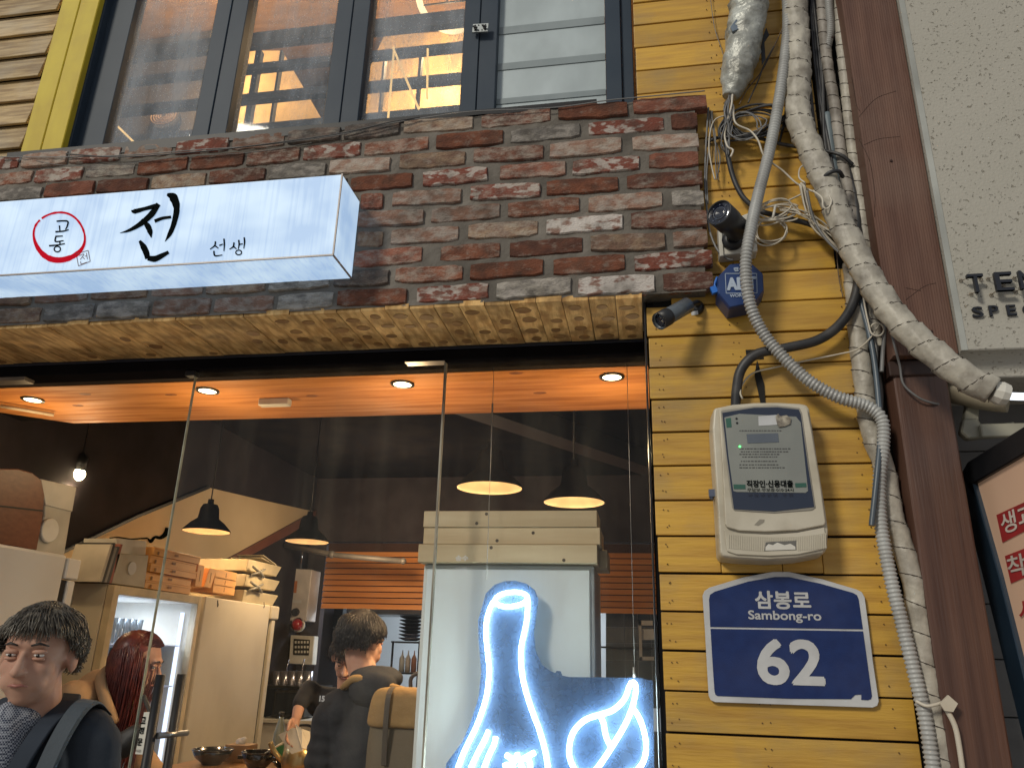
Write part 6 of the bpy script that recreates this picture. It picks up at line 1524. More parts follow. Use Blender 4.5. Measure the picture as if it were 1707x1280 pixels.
def head(parent, c, R, s=1.0, m_=None, neck=None):
    """face towards local -Y; c is the skull centre"""
    c = V(c); L_ = lambda x, y, z: c + R @ (V((x, y, z)) * s)
    parts = [('e', L_(0, .012, .03), (.076 * s, .095 * s, .092 * s), R), ('e', L_(0, -.022, -.035), (.060 * s, .068 * s, .075 * s), R), ('e', L_(0, -.045, -.085), (.030 * s, .028 * s, .022 * s), R),
             ('c', L_(0, -.086, .012), .007 * s, L_(0, -.108, -.026), .0125 * s), ('e', L_(-.012, -.098, -.028), (.008 * s, .009 * s, .007 * s), R), ('e', L_(.012, -.098, -.028), (.008 * s, .009 * s, .007 * s), R),
             ('e', L_(-.034, -.052, -.020), (.026 * s, .026 * s, .028 * s), R), ('e', L_(.034, -.052, -.020), (.026 * s, .026 * s, .028 * s), R), ('e', L_(-.028, -.060, -.050), (.024 * s, .022 * s, .026 * s), R), ('e', L_(.028, -.060, -.050), (.024 * s, .022 * s, .026 * s), R),
             ('e', L_(0, -.078, .035), (.05 * s, .012 * s, .012 * s), R),
             ('e', L_(-.078, .01, -.005), (.010 * s, .022 * s, .032 * s), R), ('e', L_(.078, .01, -.005), (.010 * s, .022 * s, .032 * s), R)]
    if neck is not None: parts += [('c', L_(0, .015, -.05), 0.054 * s, V(neck), .062 * s)]
    o = blob(parts, 'head', m_ or M_skin, parent, .0055, 5)
    for sx in (-1, 1):
        m = MB(); m.ball(L_(.031 * sx, -.0765, .011), .0120 * s, .008 * s, .0050 * s, 12, rot=R); m.build('eye', mat('eye_white', (.62, .58, .54), .3), parent)
        m = MB(); m.ball(L_(.031 * sx, -.0765, .0185), .0175 * s, .0098 * s, .0070 * s, 14, rot=R); m.ball(L_(.031 * sx, -.0755, .0030), .0155 * s, .0085 * s, .0050 * s, 14, rot=R); m.build('eyelid', m_ or M_skin, parent)
        m = MB(); m.ball(L_(.031 * sx, -.0820, .0105), .0052 * s, .003 * s, .0044 * s, 10, rot=R); m.build('iris', mat('iris_brown', (.02, .012, .008), .2), parent)
        m = MB(); m.tube([L_(.015 * sx, -.090, .033), L_(.033 * sx, -.088, .038), L_(.050 * sx, -.076, .032)], [.002 * s, .0032 * s, .0015 * s], 6); m.build('eyebrow', mat('hair_black', (.016, .013, .012), .5), parent)
    m = MB(); m.tube([L_(-.022, -.085, -.058), L_(-.008, -.093, -.055), L_(0, -.0935, -.057), L_(.008, -.093, -.055), L_(.022, -.085, -.058)], [.0015 * s, .0040 * s, .0042 * s, .0040 * s, .0015 * s], 8); m.build('mouth', M_lip, parent)
    return L_
def hair(parent, L_, s, m_, RR, fringe=.055, back=-.04, n=500, length=.05, seed=1, side=-.02, lift=.01, drop=None, name='hair'):
    """cap of short tapered locks combed from a crown; drop: long hair length"""
    rnd_ = random.Random(seed); mb = MB()
    for i in range(n):
        th = math.acos(1 - rnd_.random() * 1.55); ph = rnd_.uniform(-math.pi, math.pi)
        d = V((math.sin(th) * math.cos(ph), math.sin(th) * math.sin(ph), math.cos(th)))
        # face side (local -Y): stop at the fringe
        if d.y < -.45 and d.z < fringe * 10: continue
        if d.z < -.12 and d.y < .25: continue
        if abs(d.x) > .6 and d.y < -.25 and d.z < .15: continue
        root = V((d.x * .079, .012 + d.y * .098, .03 + d.z * .095))
        flow = (V((d.x, d.y, 0)) * .5 + V((rnd_.uniform(-.22, .22), rnd_.uniform(-.22, .22), -.8))).normalized()
        flow = (flow + noise.noise_vector(root * 26) * .40).normalized()
        ln = length * rnd_.uniform(.6, 1.25) * (.55 + .45 * max(0, d.z))
        p1 = root + d * (.006 + lift * rnd_.random()) + flow * ln * .45
        p2 = root + d * (.006 + lift * .6) + flow * ln
        rr = p2 - V((0, .012, .03)); k = V((rr.x / .085, rr.y / .104, rr.z / .101)).length
        if k < 1.02: p2 = V((0, .012, .03)) + rr * (1.03 / k)
        if k > 1.13: p2 = V((0, .012, .03)) + rr * (1.13 / k)
        pts = [root * .98, root + d * .009, p1, p2]
        pts = [L_(*q) for q in pts]
        pl_ = smooth_path(pts, .012); mb.tube(pl_, [.0017 * s * (1 - .6 * i_ / len(pl_)) for i_ in range(len(pl_))], 3)
    o = mb.build(name, m_, parent)
    blob([('e', L_(0, .024, .045), (.0795 * s, .090 * s, .086 * s), RR)], 'scalp', m_, parent, .007, 3)
    return o
def hand(parent, wrist, fwd, palm_n, s=1.0, curl=.6, side=1, m_=None):
    wrist, f_, n_ = V(wrist), V(fwd).normalized(), V(palm_n).normalized(); sd = f_.cross(n_).normalized() * side
    parts = [('c', wrist, .024 * s, wrist + f_ * .035 * s, .026 * s), ('c', wrist + f_ * .03 * s + sd * .022 * s, .016 * s, wrist + f_ * .075 * s + sd * .028 * s, .013 * s), ('c', wrist + f_ * .03 * s - sd * .02 * s, .015 * s, wrist + f_ * .078 * s - sd * .024 * s, .012 * s), ('c', wrist + f_ * .03 * s, .017 * s, wrist + f_ * .08 * s, .014 * s)]
    for k, (off, ln) in enumerate(((.030, .070), (.010, .078), (-.010, .072), (-.028, .056))):
        b = wrist + f_ * .08 * s + sd * off * s; a_ = 0; d = f_; p = b
        for j, (fr, cu) in enumerate(((.45, .35), (.30, .6), (.25, .5))):
            a_ += cu * curl; d = (f_ * math.cos(a_) + n_ * math.sin(a_)).normalized(); q = p + d * ln * fr * s
            parts.append(('c', p, (.0085 - j * .0012) * s, q, (.0075 - j * .0012) * s)); p = q
    p = wrist + f_ * .02 * s + sd * .028 * s; d = (f_ * .6 + sd * .7 + n_ * .35).normalized(); q = p + d * .035 * s; parts.append(('c', p, .0125 * s, q, .0105 * s)); d2 = (f_ * .9 + sd * .2 + n_ * .4 * curl).normalized(); parts.append(('c', q, .010 * s, q + d2 * .032 * s, .0075 * s))
    return blob(parts, 'hand', m_ or M_skin, parent, .0035, 3)

M_navy = mat('navy_jacket', (.020, .026, .036), .85, spec=.2, col2=(.030, .037, .048), scale=6, bump=.8, bscale=10, bdist=.01)
M_puff = mat('black_puffer', (.016, .017, .021), .8, spec=.25, col2=(.024, .025, .029), scale=5, bump=.9, bscale=9, bdist=.012)
M_hairb = mat('hair_dark', (.012, .010, .009), .5, col2=(.028, .023, .019), scale=30, stretch=(1, 1, 1))
M_jeans = mat('dark_trousers', (.03, .035, .05), .8)

# -- man standing outside at the left edge
YH = -.36
c = P(64, 1095, YH)
mn = thing('person', 'man with dark tousled hair, checked shirt and navy jacket at the left edge', 'person', (c.x, c.y, 0))
R = rotm(18, 4, 0); sc1 = 1.02
nk = c + V((-.01, .040, -.15))
L1 = head(mn, c, R, sc1, neck=nk)
hair(mn, L1, sc1, mat('hair_brownblack', (.045, .037, .028), .42, col2=(.14, .12, .09), scale=40), R, fringe=.052, n=7000, length=.055, seed=4, lift=.014)
shz_ = c.z - .168
sh0 = V((c.x - .02, c.y + .05, shz_)); 
parts = [('c', sh0 + V((-.15, .01, -.02)), .075, sh0 + V((.15, .01, -.02)), .075), ('c', sh0 + V((0, .01, .02)), .075, sh0 + V((0, .0, -.25)), .15), ('e', sh0 + V((0, 0, -.22)), (.20, .13, .28)), ('e', sh0 + V((0, 0, -.50)), (.175, .12, .2)),
         ('c', sh0 + V((.175, .01, -.035)), .068, sh0 + V((.235, .0, -.33)), .052), ('c', sh0 + V((.235, .0, -.33)), .052, sh0 + V((.20, -.10, -.56)), .042),
         ('c', sh0 + V((-.175, .01, -.035)), .068, sh0 + V((-.235, .0, -.33)), .052), ('c', sh0 + V((-.235, .0, -.33)), .052, sh0 + V((-.20, -.10, -.56)), .042),
         ('c', sh0 + V((-.09, 0, -.60)), .095, sh0 + V((-.10, 0, -1.0)), .07), ('c', sh0 + V((-.10, 0, -1.0)), .07, sh0 + V((-.11, .0, -sh0.z + .04)), .045),
         ('c', sh0 + V((.09, 0, -.60)), .095, sh0 + V((.10, 0, -1.0)), .07), ('c', sh0 + V((.10, 0, -1.0)), .07, sh0 + V((.11, .0, -sh0.z + .04)), .045)]
blob(parts, 'jacket', M_navy, mn, .012, 6, disp=.004, dscale=14)
hand(mn, sh0 + V((.20, -.10, -.58)), (0, -.15, -1), (-1, 0, 0), 1, .7, 1); hand(mn, sh0 + V((-.20, -.10, -.58)), (0, -.15, -1), (1, 0, 0), 1, .7, -1)
m = MB()
for sx in (-1, 1):
    q = sh0 + V((.11 * sx, -.03, -sh0.z)); m.lathe([(.05, 0), (.052, .03), (.045, .08), (.04, .1)], q, 14); m.ball(q + V((0, -.08, .03)), .045, .10, .032, 12)
m.build('shoes', M_rub, mn)
# checked shirt front showing in the open jacket, lapels and shoulder seam
def check_mat():
    m = bpy.data.materials.new('checked_shirt'); m.use_nodes = True; nt = m.node_tree; N = nt.nodes; L = nt.links; p = N['Principled BSDF']; p.inputs['Roughness'].default_value = .9
    tc = N.new('ShaderNodeTexCoord'); br_ = N.new('ShaderNodeTexChecker'); br_.inputs['Scale'].default_value = 240; br_.inputs[1].default_value = (.035, .045, .075, 1); br_.inputs[2].default_value = (.32, .34, .38, 1)
    L.new(tc.outputs['Object'], br_.inputs[0]); L.new(br_.outputs[0], p.inputs['Base Color']); return m
blob([('e', sh0 + V((.00, -.085, -.13)), (.070, .075, .20)), ('e', sh0 + V((.0, -.05, .02)), (.065, .06, .05)), ('e', sh0 + V((.0, -.07, -.36)), (.060, .075, .15))], 'shirt', check_mat(), mn, .010, 3)
def collar(parent, a, b, d, w, mt_, name='collar'):
    m = MB(); pts = [V(p) for p in a]; q = [V(p) for p in b]; k = len(pts)
    m.add(pts + q + [p + V(d) for p in pts] + [p + V(d) for p in q], [(i, i + 1, k + i + 1, k + i) for i in range(k - 1)] + [(2 * k + i, 3 * k + i, 3 * k + i + 1, 2 * k + i + 1) for i in range(k - 1)] + [(i, 2 * k + i, 2 * k + i + 1, i + 1) for i in range(k - 1)] + [(k + i, k + i + 1, 3 * k + i + 1, 3 * k + i) for i in range(k - 1)] + [(0, k, 3 * k, 2 * k), (k - 1, 3 * k - 1, 4 * k - 1, 2 * k - 1)])
    return m.build(name, mt_, parent, bevel=.002)
for sx in (-1, 1):
    m = MB()
    pth = smooth_path([sh0 + V((.045 * sx, .07, .075)), sh0 + V((.085 * sx, .01, .055)), sh0 + V((.088 * sx, -.07, .0)), sh0 + V((.080 * sx, -.135, -.13)), sh0 + V((.072 * sx, -.158, -.34))], .02)
    ina = [p + V((-.020 * sx, -.004, .002)) for p in pth]; outa = [p + V((.030 * sx, -.004, .0)) for p in pth]; collar(mn, ina, outa, (0, -.008, .005), .03, mat('jacket_lapel', (.028, .036, .05), .85, spec=.2), 'lapel')
pth = smooth_path([sh0 + V((.150, .07, .030)), sh0 + V((.156, .0, .062)), sh0 + V((.160, -.06, .030)), sh0 + V((.156, -.105, -.06)), sh0 + V((.150, -.130, -.18)), sh0 + V((.14, -.14, -.32))], .015)
collar(mn, [p + V((-.022, 0, .004)) for p in pth], [p + V((.022, 0, .0)) for p in pth], (0, -.010, .008), .03, mat('strap_dark', (.05, .065, .08), .8, bump=.5, bscale=90), 'shoulder_strap')

# -- red-haired woman leaning forward inside the doorway
YW_ = .82
c = P(228, 1108, YW_)
wo = thing('person', 'woman with long dark red hair and beige jacket leaning by the drinks fridge', 'person', (c.x, c.y + .1, 0.02))
R = rotm(108, 14, 0)
nk = c + V((-.12, .03, -.09))
L2 = head(wo, c, R, .98, neck=nk)
M_hred = mat('hair_red', (.085, .016, .014), .36, col2=(.17, .035, .025), scale=40)
rnd_ = random.Random(8); mb = MB()
for i in range(3600):
    th = math.acos(1 - rnd_.random() * 1.2); ph = rnd_.uniform(-math.pi, math.pi)
    d = V((math.sin(th) * math.cos(ph), math.sin(th) * math.sin(ph), math.cos(th)))
    if d.y < -.10 and d.z < .62: continue
    r0 = L2(d.x * .080, .012 + d.y * .100, .03 + d.z * .098); dd = R @ d
    out = V((dd.x, dd.y, 0)); out = out.normalized() if out.length > .1 else V((-1, 0, 0))
    fall = rnd_.uniform(.16, .30) + max(0, d.z) * .10
    k = rnd_.uniform(-.01, .012)
    p1 = r0 + dd * .008
    if d.y < -.05 or d.x * 0 > 1: out = R @ V(((1 if d.x > 0 else -1) * .80, 1.0, 0)).normalized()
    p2 = c + V((out.x * (.078 + k), out.y * (.085 + k), -.02)) ; 
    if d.z < .2: p2 = r0 + dd * .010 + V((0, 0, -.04))
    wv = rnd_.uniform(-.02, .02)
    p3 = p2 + V((out.x * .012 + wv, out.y * .012 + rnd_.uniform(-.015, .015), -fall * .5)); p4 = p3 + V((-wv * 1.5, rnd_.uniform(-.02, .02), -fall * .5))
    tgt = c + V((-.045, .03, 0))
    for q_, f_ in ((p3, .30), (p4, .50)): q_.x += (tgt.x - q_.x) * f_; q_.y += (tgt.y - q_.y) * f_ * .7
    mb.tube(smooth_path([r0, p1, p2, p3, p4], .03), .0019, 3)
mb.build('hair', M_hred, wo); blob([('e', L2(0, .026, .045), (.080, .090, .086), R), ('c', L2(0, .05, .0), .065, L2(0, .05, .0) + V((-.01, 0, -.14)), .045)], 'scalp', M_hred, wo, .007, 3)
sh = c + V((-.150, .02, -.130))
M_beige = mat('beige_jacket', (.42, .27, .15), .85, spec=.2, col2=(.34, .21, .11), scale=5, bump=.9, bscale=9, bdist=.012)
# trunk leans from hips (left) to shoulders
hip = sh + V((-.12, .10, -.56))
parts = [('c', sh + V((0, -.15, .0)), .075, sh + V((0.02, .15, .0)), .075), ('c', sh + V((0, 0, -.02)), .13, hip, .15), ('e', sh + V((-.02, 0, -.12)), (.15, .19, .17)),
         ('c', sh + V((.0, -.17, -.01)), .066, sh + V((.05, -.20, -.27)), .052), ('c', sh + V((.05, -.20, -.27)), .052, sh + V((.24, -.14, -.40)), .042),
         ('c', sh + V((.02, .17, -.01)), .066, sh + V((.10, .20, -.25)), .052), ('c', sh + V((.10, .20, -.25)), .052, sh + V((.30, .16, -.36)), .042)]
blob(parts, 'jacket', M_beige, wo, .011, 5, disp=.008, dscale=13)
m = MB(); m.tube(smooth_path([sh + V((.10, .08, .10)), sh + V((.05, -.02, .115)), sh + V((.06, -.10, .075)), sh + V((.12, -.13, .0)), sh + V((.15, -.10, -.08))], .02), .022, 10); m.build('collar', M_beige, wo)
hand(wo, sh + V((.26, -.13, -.41)), (1, .1, -.3), (0, .3, -1), .92, .5, 1); hand(wo, sh + V((.32, .15, -.37)), (1, .1, -.3), (0, -.3, -1), .92, .5, -1)
fl = -hip.z + .03
parts = [('e', hip + V((0, 0, -.05)), (.16, .18, .15)), ('c', hip + V((0, -.09, -.08)), .10, hip + V((.02, -.09, -.45)), .065), ('c', hip + V((.02, -.09, -.45)), .065, hip + V((-.02, -.09, fl + .05)), .045), ('c', hip + V((0, .09, -.08)), .10, hip + V((.04, .09, -.45)), .065), ('c', hip + V((.04, .09, -.45)), .065, hip + V((.0, .09, fl + .05)), .045)]
blob(parts, 'trousers', mat('tan_trousers', (.36, .20, .10), .8), wo, .013, 4)
m = MB(); m.ball(hip + V((.04, -.09, fl + .03)), .11, .042, .03, 12); m.ball(hip + V((.06, .09, fl + .03)), .11, .042, .03, 12); m.build('shoes', M_rub, wo)
t = thing('shoulder_bag', 'black soft bag slung under the arm of the woman in beige', 'bag', sh + V((.1, -.2, -.3)))
blob([('c', P(178, 1262, .60), .040, P(205, 1240, .58), .046), ('c', P(205, 1240, .58), .046, P(232, 1222, .60), .034)], 'pouch', M_rub, t, .008, 4, disp=.005, dscale=20)
m = MB(); m.tube(smooth_path([P(232, 1222, .60), P(250, 1195, .66), P(240, 1160, .74)], .02), .008, 8); m.build('strap', M_rub, t)

# -- man seen from behind with a khaki backpack
YP_ = 1.08
c = P(604, 1070, YP_)
bm_ = thing('person', 'person seen from behind in black puffer jacket wearing a khaki backpack', 'person', (c.x, c.y, 0.02))
R = rotm(180 - 25, 6, 0)
nk = c + V((.03, -.01, -.15))
L3 = head(bm_, c, R, 1.0, neck=nk)
hair(bm_, L3, 1.02, M_hairb, R, fringe=.05, n=7000, length=.075, seed=12, lift=.012)
sh = c + V((.065, .0, -.225))
fl = -sh.z + .06
parts = [('c', sh + V((-.115, -.06, -.04)), .085, sh + V((.13, .06, -.03)), .085), ('e', sh + V((0, 0, -.22)), (.175, .16, .30)), ('e', sh + V((0, 0, -.50)), (.165, .155, .24)), ('c', sh + V((0, 0, .02)), .09, sh + V((0, 0, -.15)), .14),
         ('c', sh + V((-.135, -.07, -.06)), .080, sh + V((-.165, -.06, -.33)), .074), ('c', sh + V((-.165, -.06, -.33)), .074, sh + V((-.15, .02, -.60)), .062),
         ('c', sh + V((.15, .07, -.05)), .085, sh + V((.20, .10, -.33)), .078), ('c', sh + V((.20, .10, -.33)), .078, sh + V((.18, .18, -.60)), .062)]
for k in range(5):
    t_ = k / 5; a0 = sh + V((-.135 - .03 * t_, -.07, -.07 - .26 * t_)); parts.append(('e', a0, (.0835, .0835, .030)))
for k in range(4):
    t_ = k / 4; a0 = sh + V((-.165 + .015 * t_, -.06 + .08 * t_, -.37 - .22 * t_)); parts.append(('e', a0, (.080, .080, .034)))
blob(parts, 'jacket', M_puff, bm_, .011, 3, disp=.005, dscale=12)
blob([('e', sh + V((.02, -.03, .085)), (.115, .095, .052)), ('e', sh + V((.03, -.09, .045)), (.105, .055, .075)), ('e', sh + V((.0, .05, .07)), (.095, .06, .045))], 'hood', M_puff, bm_, .010, 4, disp=.006, dscale=13)
parts = [('e', sh + V((0, 0, -.68)), (.17, .13, .16)), ('c', sh + V((-.09, 0, -.72)), .10, sh + V((-.10, .0, -1.08)), .07), ('c', sh + V((-.10, 0, -1.08)), .07, sh + V((-.10, 0, fl)), .05), ('c', sh + V((.09, 0, -.72)), .10, sh + V((.10, .0, -1.08)), .07), ('c', sh + V((.10, 0, -1.08)), .07, sh + V((.10, 0, fl)), .05)]
blob(parts, 'trousers', M_jeans, bm_, .013, 4)
m = MB()
for sx in (-1, 1): m.ball(sh + V((.10 * sx, .05, fl - .015)), .045, .12, .035, 12)
m.build('shoes', M_rub, bm_)
hand(bm_, sh + V((-.15, .04, -.63)), (0, .3, -1), (1, 0, 0), 1, .8, 1); hand(bm_, sh + V((.18, .20, -.63)), (0, .3, -1), (-1, 0, 0), 1, .8, -1)
text('sleeve_patch', '15', M_aw, bm_, P(537, 1164, YP_ - .16), w=.022, h=.022, ext=.001, bold=.05)
bk = thing('backpack', 'khaki flap-top backpack on the back of the person in black puffer', 'backpack', sh + V((.10, -.18, -.45)))
M_kh = mat('khaki_canvas', (.10, .075, .042), .75, col2=(.10, .075, .045), scale=8, bump=.4, bscale=25)
M_kh2 = mat('tan_canvas', (.27, .17, .065), .7, spec=.25, col2=(.20, .12, .045), scale=8, bump=1.0, bscale=10, bdist=.012)
o = sh + V((.225, -.155, .035))
def sq(c, hx, hy, r=.25, n=20):
    out = []
    for k in range(n):
        a = 2 * math.pi * k / n; cx_, sy_ = math.cos(a), math.sin(a); q = (abs(cx_) ** 4 + abs(sy_) ** 4) ** .25
        out.append(V((c.x + hx * cx_ / q, c.y + hy * sy_ / q, c.z)))
    return out
m = MB(); lev = [(0, .125, .055), (-.03, .150, .078), (-.15, .162, .090), (-.30, .165, .095), (-.42, .160, .092), (-.47, .140, .075)]
rings = [sq(o + V((.01 * math.sin(z_ * 9), 0, z_)), hx, hy) for z_, hx, hy in lev]
for i in range(len(rings) - 1): m.loft(rings[i], rings[i + 1], caps=(i == 0, i == len(rings) - 2))
ob = m.build('bag', M_kh, bk, merge=True); sb_ = ob.modifiers.new('s', 'SUBSURF'); sb_.levels = 2; sb_.render_levels = 2
for p in ob.data.polygons: p.use_smooth = True
m = MB(); lev = [(.028, .10, .045), (.018, .150, .078), (-.02, .168, .095), (-.10, .176, .103), (-.118, .172, .100)]
rings = [sq(o + V((0, -.006, z_)), hx, hy) for z_, hx, hy in lev]
for i in range(len(rings) - 1): m.loft(rings[i], rings[i + 1], caps=(i == 0, i == len(rings) - 2))
ob = m.build('top_flap', M_kh2, bk, merge=True); sb_ = ob.modifiers.new('s', 'SUBSURF'); sb_.levels = 2; sb_.render_levels = 2
for p in ob.data.polygons: p.use_smooth = True
for v in ob.data.vertices: v.co.z += .012 * noise.noise(v.co * 12); v.co.y += .008 * noise.noise(v.co * 15 + V((3, 3, 3)))
m = MB(); m.tube(smooth_path([o + V((-.03, .03, .02)), o + V((-.03, .03, .06)), o + V((.0, .03, .078)), o + V((.03, .03, .06)), o + V((.03, .03, .02))], .01), .008, 8); m.build('grab_handle', mat('strap_brown', (.05, .035, .025), .6), bk)
for sx, ln in ((-1, -.32),):
    q = sh + V((.0, 0, 0)); m = MB(); m.tube(smooth_path([o + V((-.06 if sx < 0 else .07, .05, .01)), q + V((-.02, -.12, .085)), q + V((-.08, -.10, .060)), q + V((-.125, -.02, .03)), q + V((-.13, .03, -.03))], .01), .016, 8); m.build('shoulder_strap', M_kh2 if sx < 0 else M_kh, bk)
for xx in (-.075, .075):
    pth = smooth_path([o + V((xx, .06, .015)), o + V((xx, -.05, .026)), o + V((xx, -.100, .0)), o + V((xx, -.112, -.08)), o + V((xx, -.108, -.15)), o + V((xx, -.100, -.24))], .015)
    collar(bk, [p + V((-.010, 0, 0)) for p in pth], [p + V((.010, 0, 0)) for p in pth], (0, -.004, .002), .02, mat('webbing', (.06, .045, .03), .7), 'webbing_strap')
m = MB(); m.tube([o + V((-.135, -.05, -.12)), o + V((-.142, -.055, -.28)), o + V((-.138, -.05, -.44))], .006, 6); m.build('zip', mat('zip_dark', (.03, .028, .025), .5), bk)

# -- staff member in a dark sweater reaching down with white paper, partly hidden
Y4 = 1.75
c = P(580, 1096, Y4)
st4 = thing('person', 'staff in dark sweater and navy apron reaching down with folded white paper', 'person', (c.x, c.y + .05, .02))
R = rotm(12, 36, 0); nk = c + V((.0, .05, -.14))
L4 = head(st4, c, R, .96, neck=nk)
hair(st4, L4, .98, M_hairb, R, fringe=.05, n=3000, length=.06, seed=5)
sh = c + V((0, .07, -.19)); fl = -sh.z + .06
el = P(508, 1160, Y4 - .02); wr = P(493, 1190, Y4 - .14)
elb = P(516, 1150, Y4 + .02)
parts = [('c', sh + V((-.15, 0, -.02)), .07, sh + V((.15, 0, -.02)), .07), ('e', sh + V((0, 0, -.20)), (.19, .12, .26)), ('e', sh + V((0, 0, -.45)), (.165, .12, .2)), ('c', sh + V((-.16, 0, -.03)), .066, elb, .050), ('c', elb, .050, P(500, 1172, Y4 - .06), .040), ('c', sh + V((.16, 0, -.03)), .066, sh + V((.23, -.02, -.30)), .05), ('c', sh + V((.23, -.02, -.30)), .05, sh + V((.18, -.15, -.50)), .04)]
blob(parts, 'sweater', mat('black_sweater', (.014, .015, .022), .9, bump=.3, bscale=60), st4, .011, 4, disp=.003, dscale=16)
blob([('c', P(500, 1172, Y4 - .06), .030, P(494, 1196, Y4 - .10), .024)], 'forearm', M_skin, st4, .006, 3)
hand(st4, P(494, 1196, Y4 - .10), V((-.15, -.25, -1)), (1, -.3, 0), .92, .8, 1)
hand(st4, sh + V((.175, -.16, -.52)), (0, -.2, -1), (-1, 0, 0), .92, .6, -1)
blob([('e', sh + V((0, -.05, -.32)), (.155, .10, .26)), ('e', sh + V((0, -.02, -.72)), (.17, .14, .32))], 'apron', mat('navy_apron', (.035, .05, .10), .8), st4, .012, 4)
parts = [('c', sh + V((-.08, 0, -.62)), .09, sh + V((-.09, .0, -.98)), .065), ('c', sh + V((-.09, 0, -.98)), .065, sh + V((-.09, 0, fl)), .045), ('c', sh + V((.08, 0, -.62)), .09, sh + V((.09, .0, -.98)), .065), ('c', sh + V((.09, 0, -.98)), .065, sh + V((.09, 0, fl)), .045)]
blob(parts, 'trousers', M_jeans, st4, .013, 4)
m = MB()
for sx in (-1, 1): m.ball(sh + V((.09 * sx, -.05, fl - .015)), .042, .11, .035, 12)
m.build('shoes', M_rub, st4)
fp = thing('folded_paper', 'folded white paper sheet held in the staff member’s hand', 'paper', P(500, 1235, Y4 - .16))
YF_ = Y4 - .15
m = MB(); m.plate(outline([(488, 1212), (464, 1224), (486, 1256), (505, 1250), (500, 1215)], YF_), YF_ - .001, YF_ + .001); m.build('left_leaf', mat('menu_paper', (.72, .66, .54), .6), fp)
m = MB(); a = [P(492, 1206, YF_ - .004), P(503, 1214, YF_ - .004), P(520, 1220, YF_ + .05), P(518, 1250, YF_ + .05), P(503, 1246, YF_ - .004)]; m.loft(a, [p + V((0, .002, 0)) for p in a]); m.build('right_leaf', mat('menu_paper', (.72, .66, .54), .6), fp)

# ================================================================ table with dishes
ZT_ = 1.02
tb = thing('serving_table', 'wooden serving counter along the bottom edge holding bowls and kettle', 'table', PZ(450, 1290, 1.02))
q0 = PZ(405, 1274, ZT_)
m = MB(); m.box(q0.x - .33, q0.x + .62, q0.y - .35, q0.y + .28, ZT_ - .03, ZT_); m.build('top', mat('oak_top', (.42, .21, .08), .35, col2=(.34, .16, .06), **WOODY), tb, bevel=.003)
for a in (-.30, .58):
    for b in (-.31, .24): m = MB(); m.box(q0.x + a, q0.x + a + .04, q0.y + b, q0.y + b + .04, .02, ZT_ - .031); m.build('leg', M_dkwood, tb)
M_blk = mat('black_glaze', (.010, .009, .009), .12, coat=.8)
def tp(px, py): p = PZ(px, py, ZT_); return V((p.x, p.y, ZT_ + .001))
bs = mpp(352, 1262, q0.y)
def bowl(label, px, py, r, h, name='bowl'):
    c = tp(px, py); t = thing(name, label, 'bowl', c, 'black bowls on the serving counter')
    m = MB(); m.lathe([(r * .45, 0), (r * .5, h * .12), (r * .85, h * .5), (r, h), (r * .95, h * 1.0), (r * .8, h * .55), (r * .4, h * .2), (.0001, h * .18)], c, 28, caps=False); m.build('vessel', M_blk, t)
    m = MB(); m.tube([c + V((r * .99 * math.cos(k * .2618), r * .99 * math.sin(k * .2618), h)) for k in range(25)], .004, 6, cap=False); m.build('rim', M_blk, t); return t, c
bowl('wide shallow black bowl at the left end of the serving counter', 352, 1274, .105, .072)
t, c = bowl('black lidded pot with two lug handles on the serving counter', 428, 1284, .085, .085, 'pot')
m = MB(); m.box(c.x - .105, c.x - .08, c.y - .015, c.y + .015, .05 + c.z, .065 + c.z); m.box(c.x + .08, c.x + .105, c.y - .015, c.y + .015, .05 + c.z, .065 + c.z); m.build('lug', M_blk, t)
m = MB(); m.tube([c + V((.02, 0, .07)), c + V((.13, -.01, .135))], .005, 6); tag(m.build('spoon', mat('pale_spoon', (.6, .55, .45), .4)), 'pale spoon sticking out of the black pot', 'spoon')
bowl('small dark dish beside the kettle on the serving counter', 470, 1280, .05, .03)
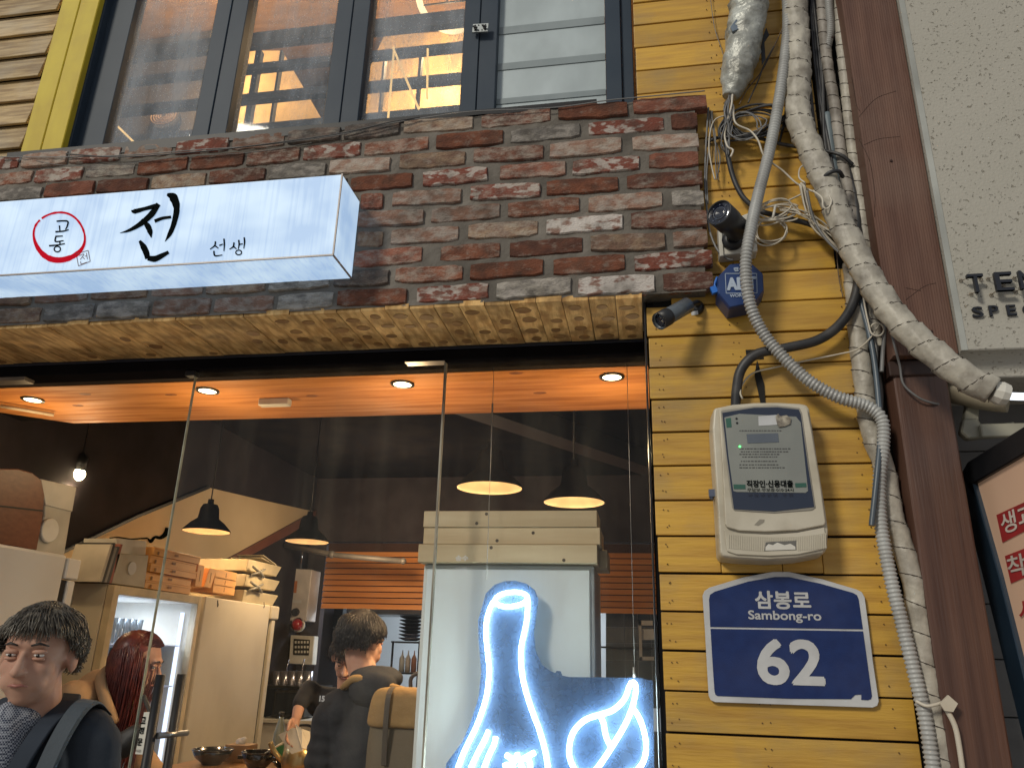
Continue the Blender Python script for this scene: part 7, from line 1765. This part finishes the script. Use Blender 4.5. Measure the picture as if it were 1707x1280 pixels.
c = tp(396, 1270); tx = thing('tissue_box', 'brown tissue box with a white tissue between the black bowls', 'tissue box', c)
m = MB(); m.box(c.x - .075, c.x + .06, c.y - .02, c.y + .09, c.z, c.z + .085); m.build('box', mat('brown_card', (.32, .19, .09), .6), tx, bevel=.002)
blob([('e', c + V((-.01, .03, .095)), (.032, .01, .022)), ('e', c + V((.005, .03, .105)), (.018, .009, .02))], 'tissue', mat('tissue_white', (.72, .68, .6), .8), tx, .004, 2, disp=.003, dscale=60)
c = tp(452, 1272) + V((0, .06, 0)); gb = thing('green_bottle', 'clear bottle with green label standing behind the black pot', 'bottle', c)
m = MB(); m.lathe([(.030, 0), (.032, .01), (.032, .14), (.026, .165), (.013, .21), (.013, .235)], c, 18); m.build('glass', mat('bottle_glass', (.30, .34, .28), .1, coat=.6), gb)
m = MB(); m.lathe([(.0326, .015), (.0326, .085)], c, 18, caps=False); m.build('label', mat('label_green', (.03, .20, .07), .5), gb)
m = MB(); m.lathe([(.0145, .225), (.0145, .25)], c, 14); m.build('cap', M_rub, gb)
c = tp(500, 1288); kt = thing('kettle', 'dented brass-coloured kettle with hooped handle right of the pot', 'kettle', c)
M_kt = mat('brass_kettle', (.55, .42, .20), .28, .85, col2=(.45, .33, .15), scale=12, bump=.1)
m = MB(); m.lathe([(.075, 0), (.092, .02), (.098, .06), (.090, .105), (.060, .135), (.055, .138)], c, 28); m.build('body', M_kt, kt)
m = MB(); m.lathe([(.058, .138), (.055, .148), (.03, .162), (.012, .166), (.012, .175), (.016, .182), (.008, .19)], c, 24); m.build('lid', M_kt, kt)
m = MB(); m.tube(smooth_path([c + V((-.062, 0, .13)), c + V((-.066, 0, .175)), c + V((-.04, 0, .21)), c + V((0, 0, .218)), c + V((.04, 0, .21)), c + V((.066, 0, .175)), c + V((.062, 0, .13))], .01), .0065, 8); m.build('handle', M_rub, kt)
m = MB(); m.tube(smooth_path([c + V((-.08, -.03, .05)), c + V((-.12, -.05, .09)), c + V((-.145, -.065, .14))], .01), .013, 10); m.build('spout', M_kt, kt)
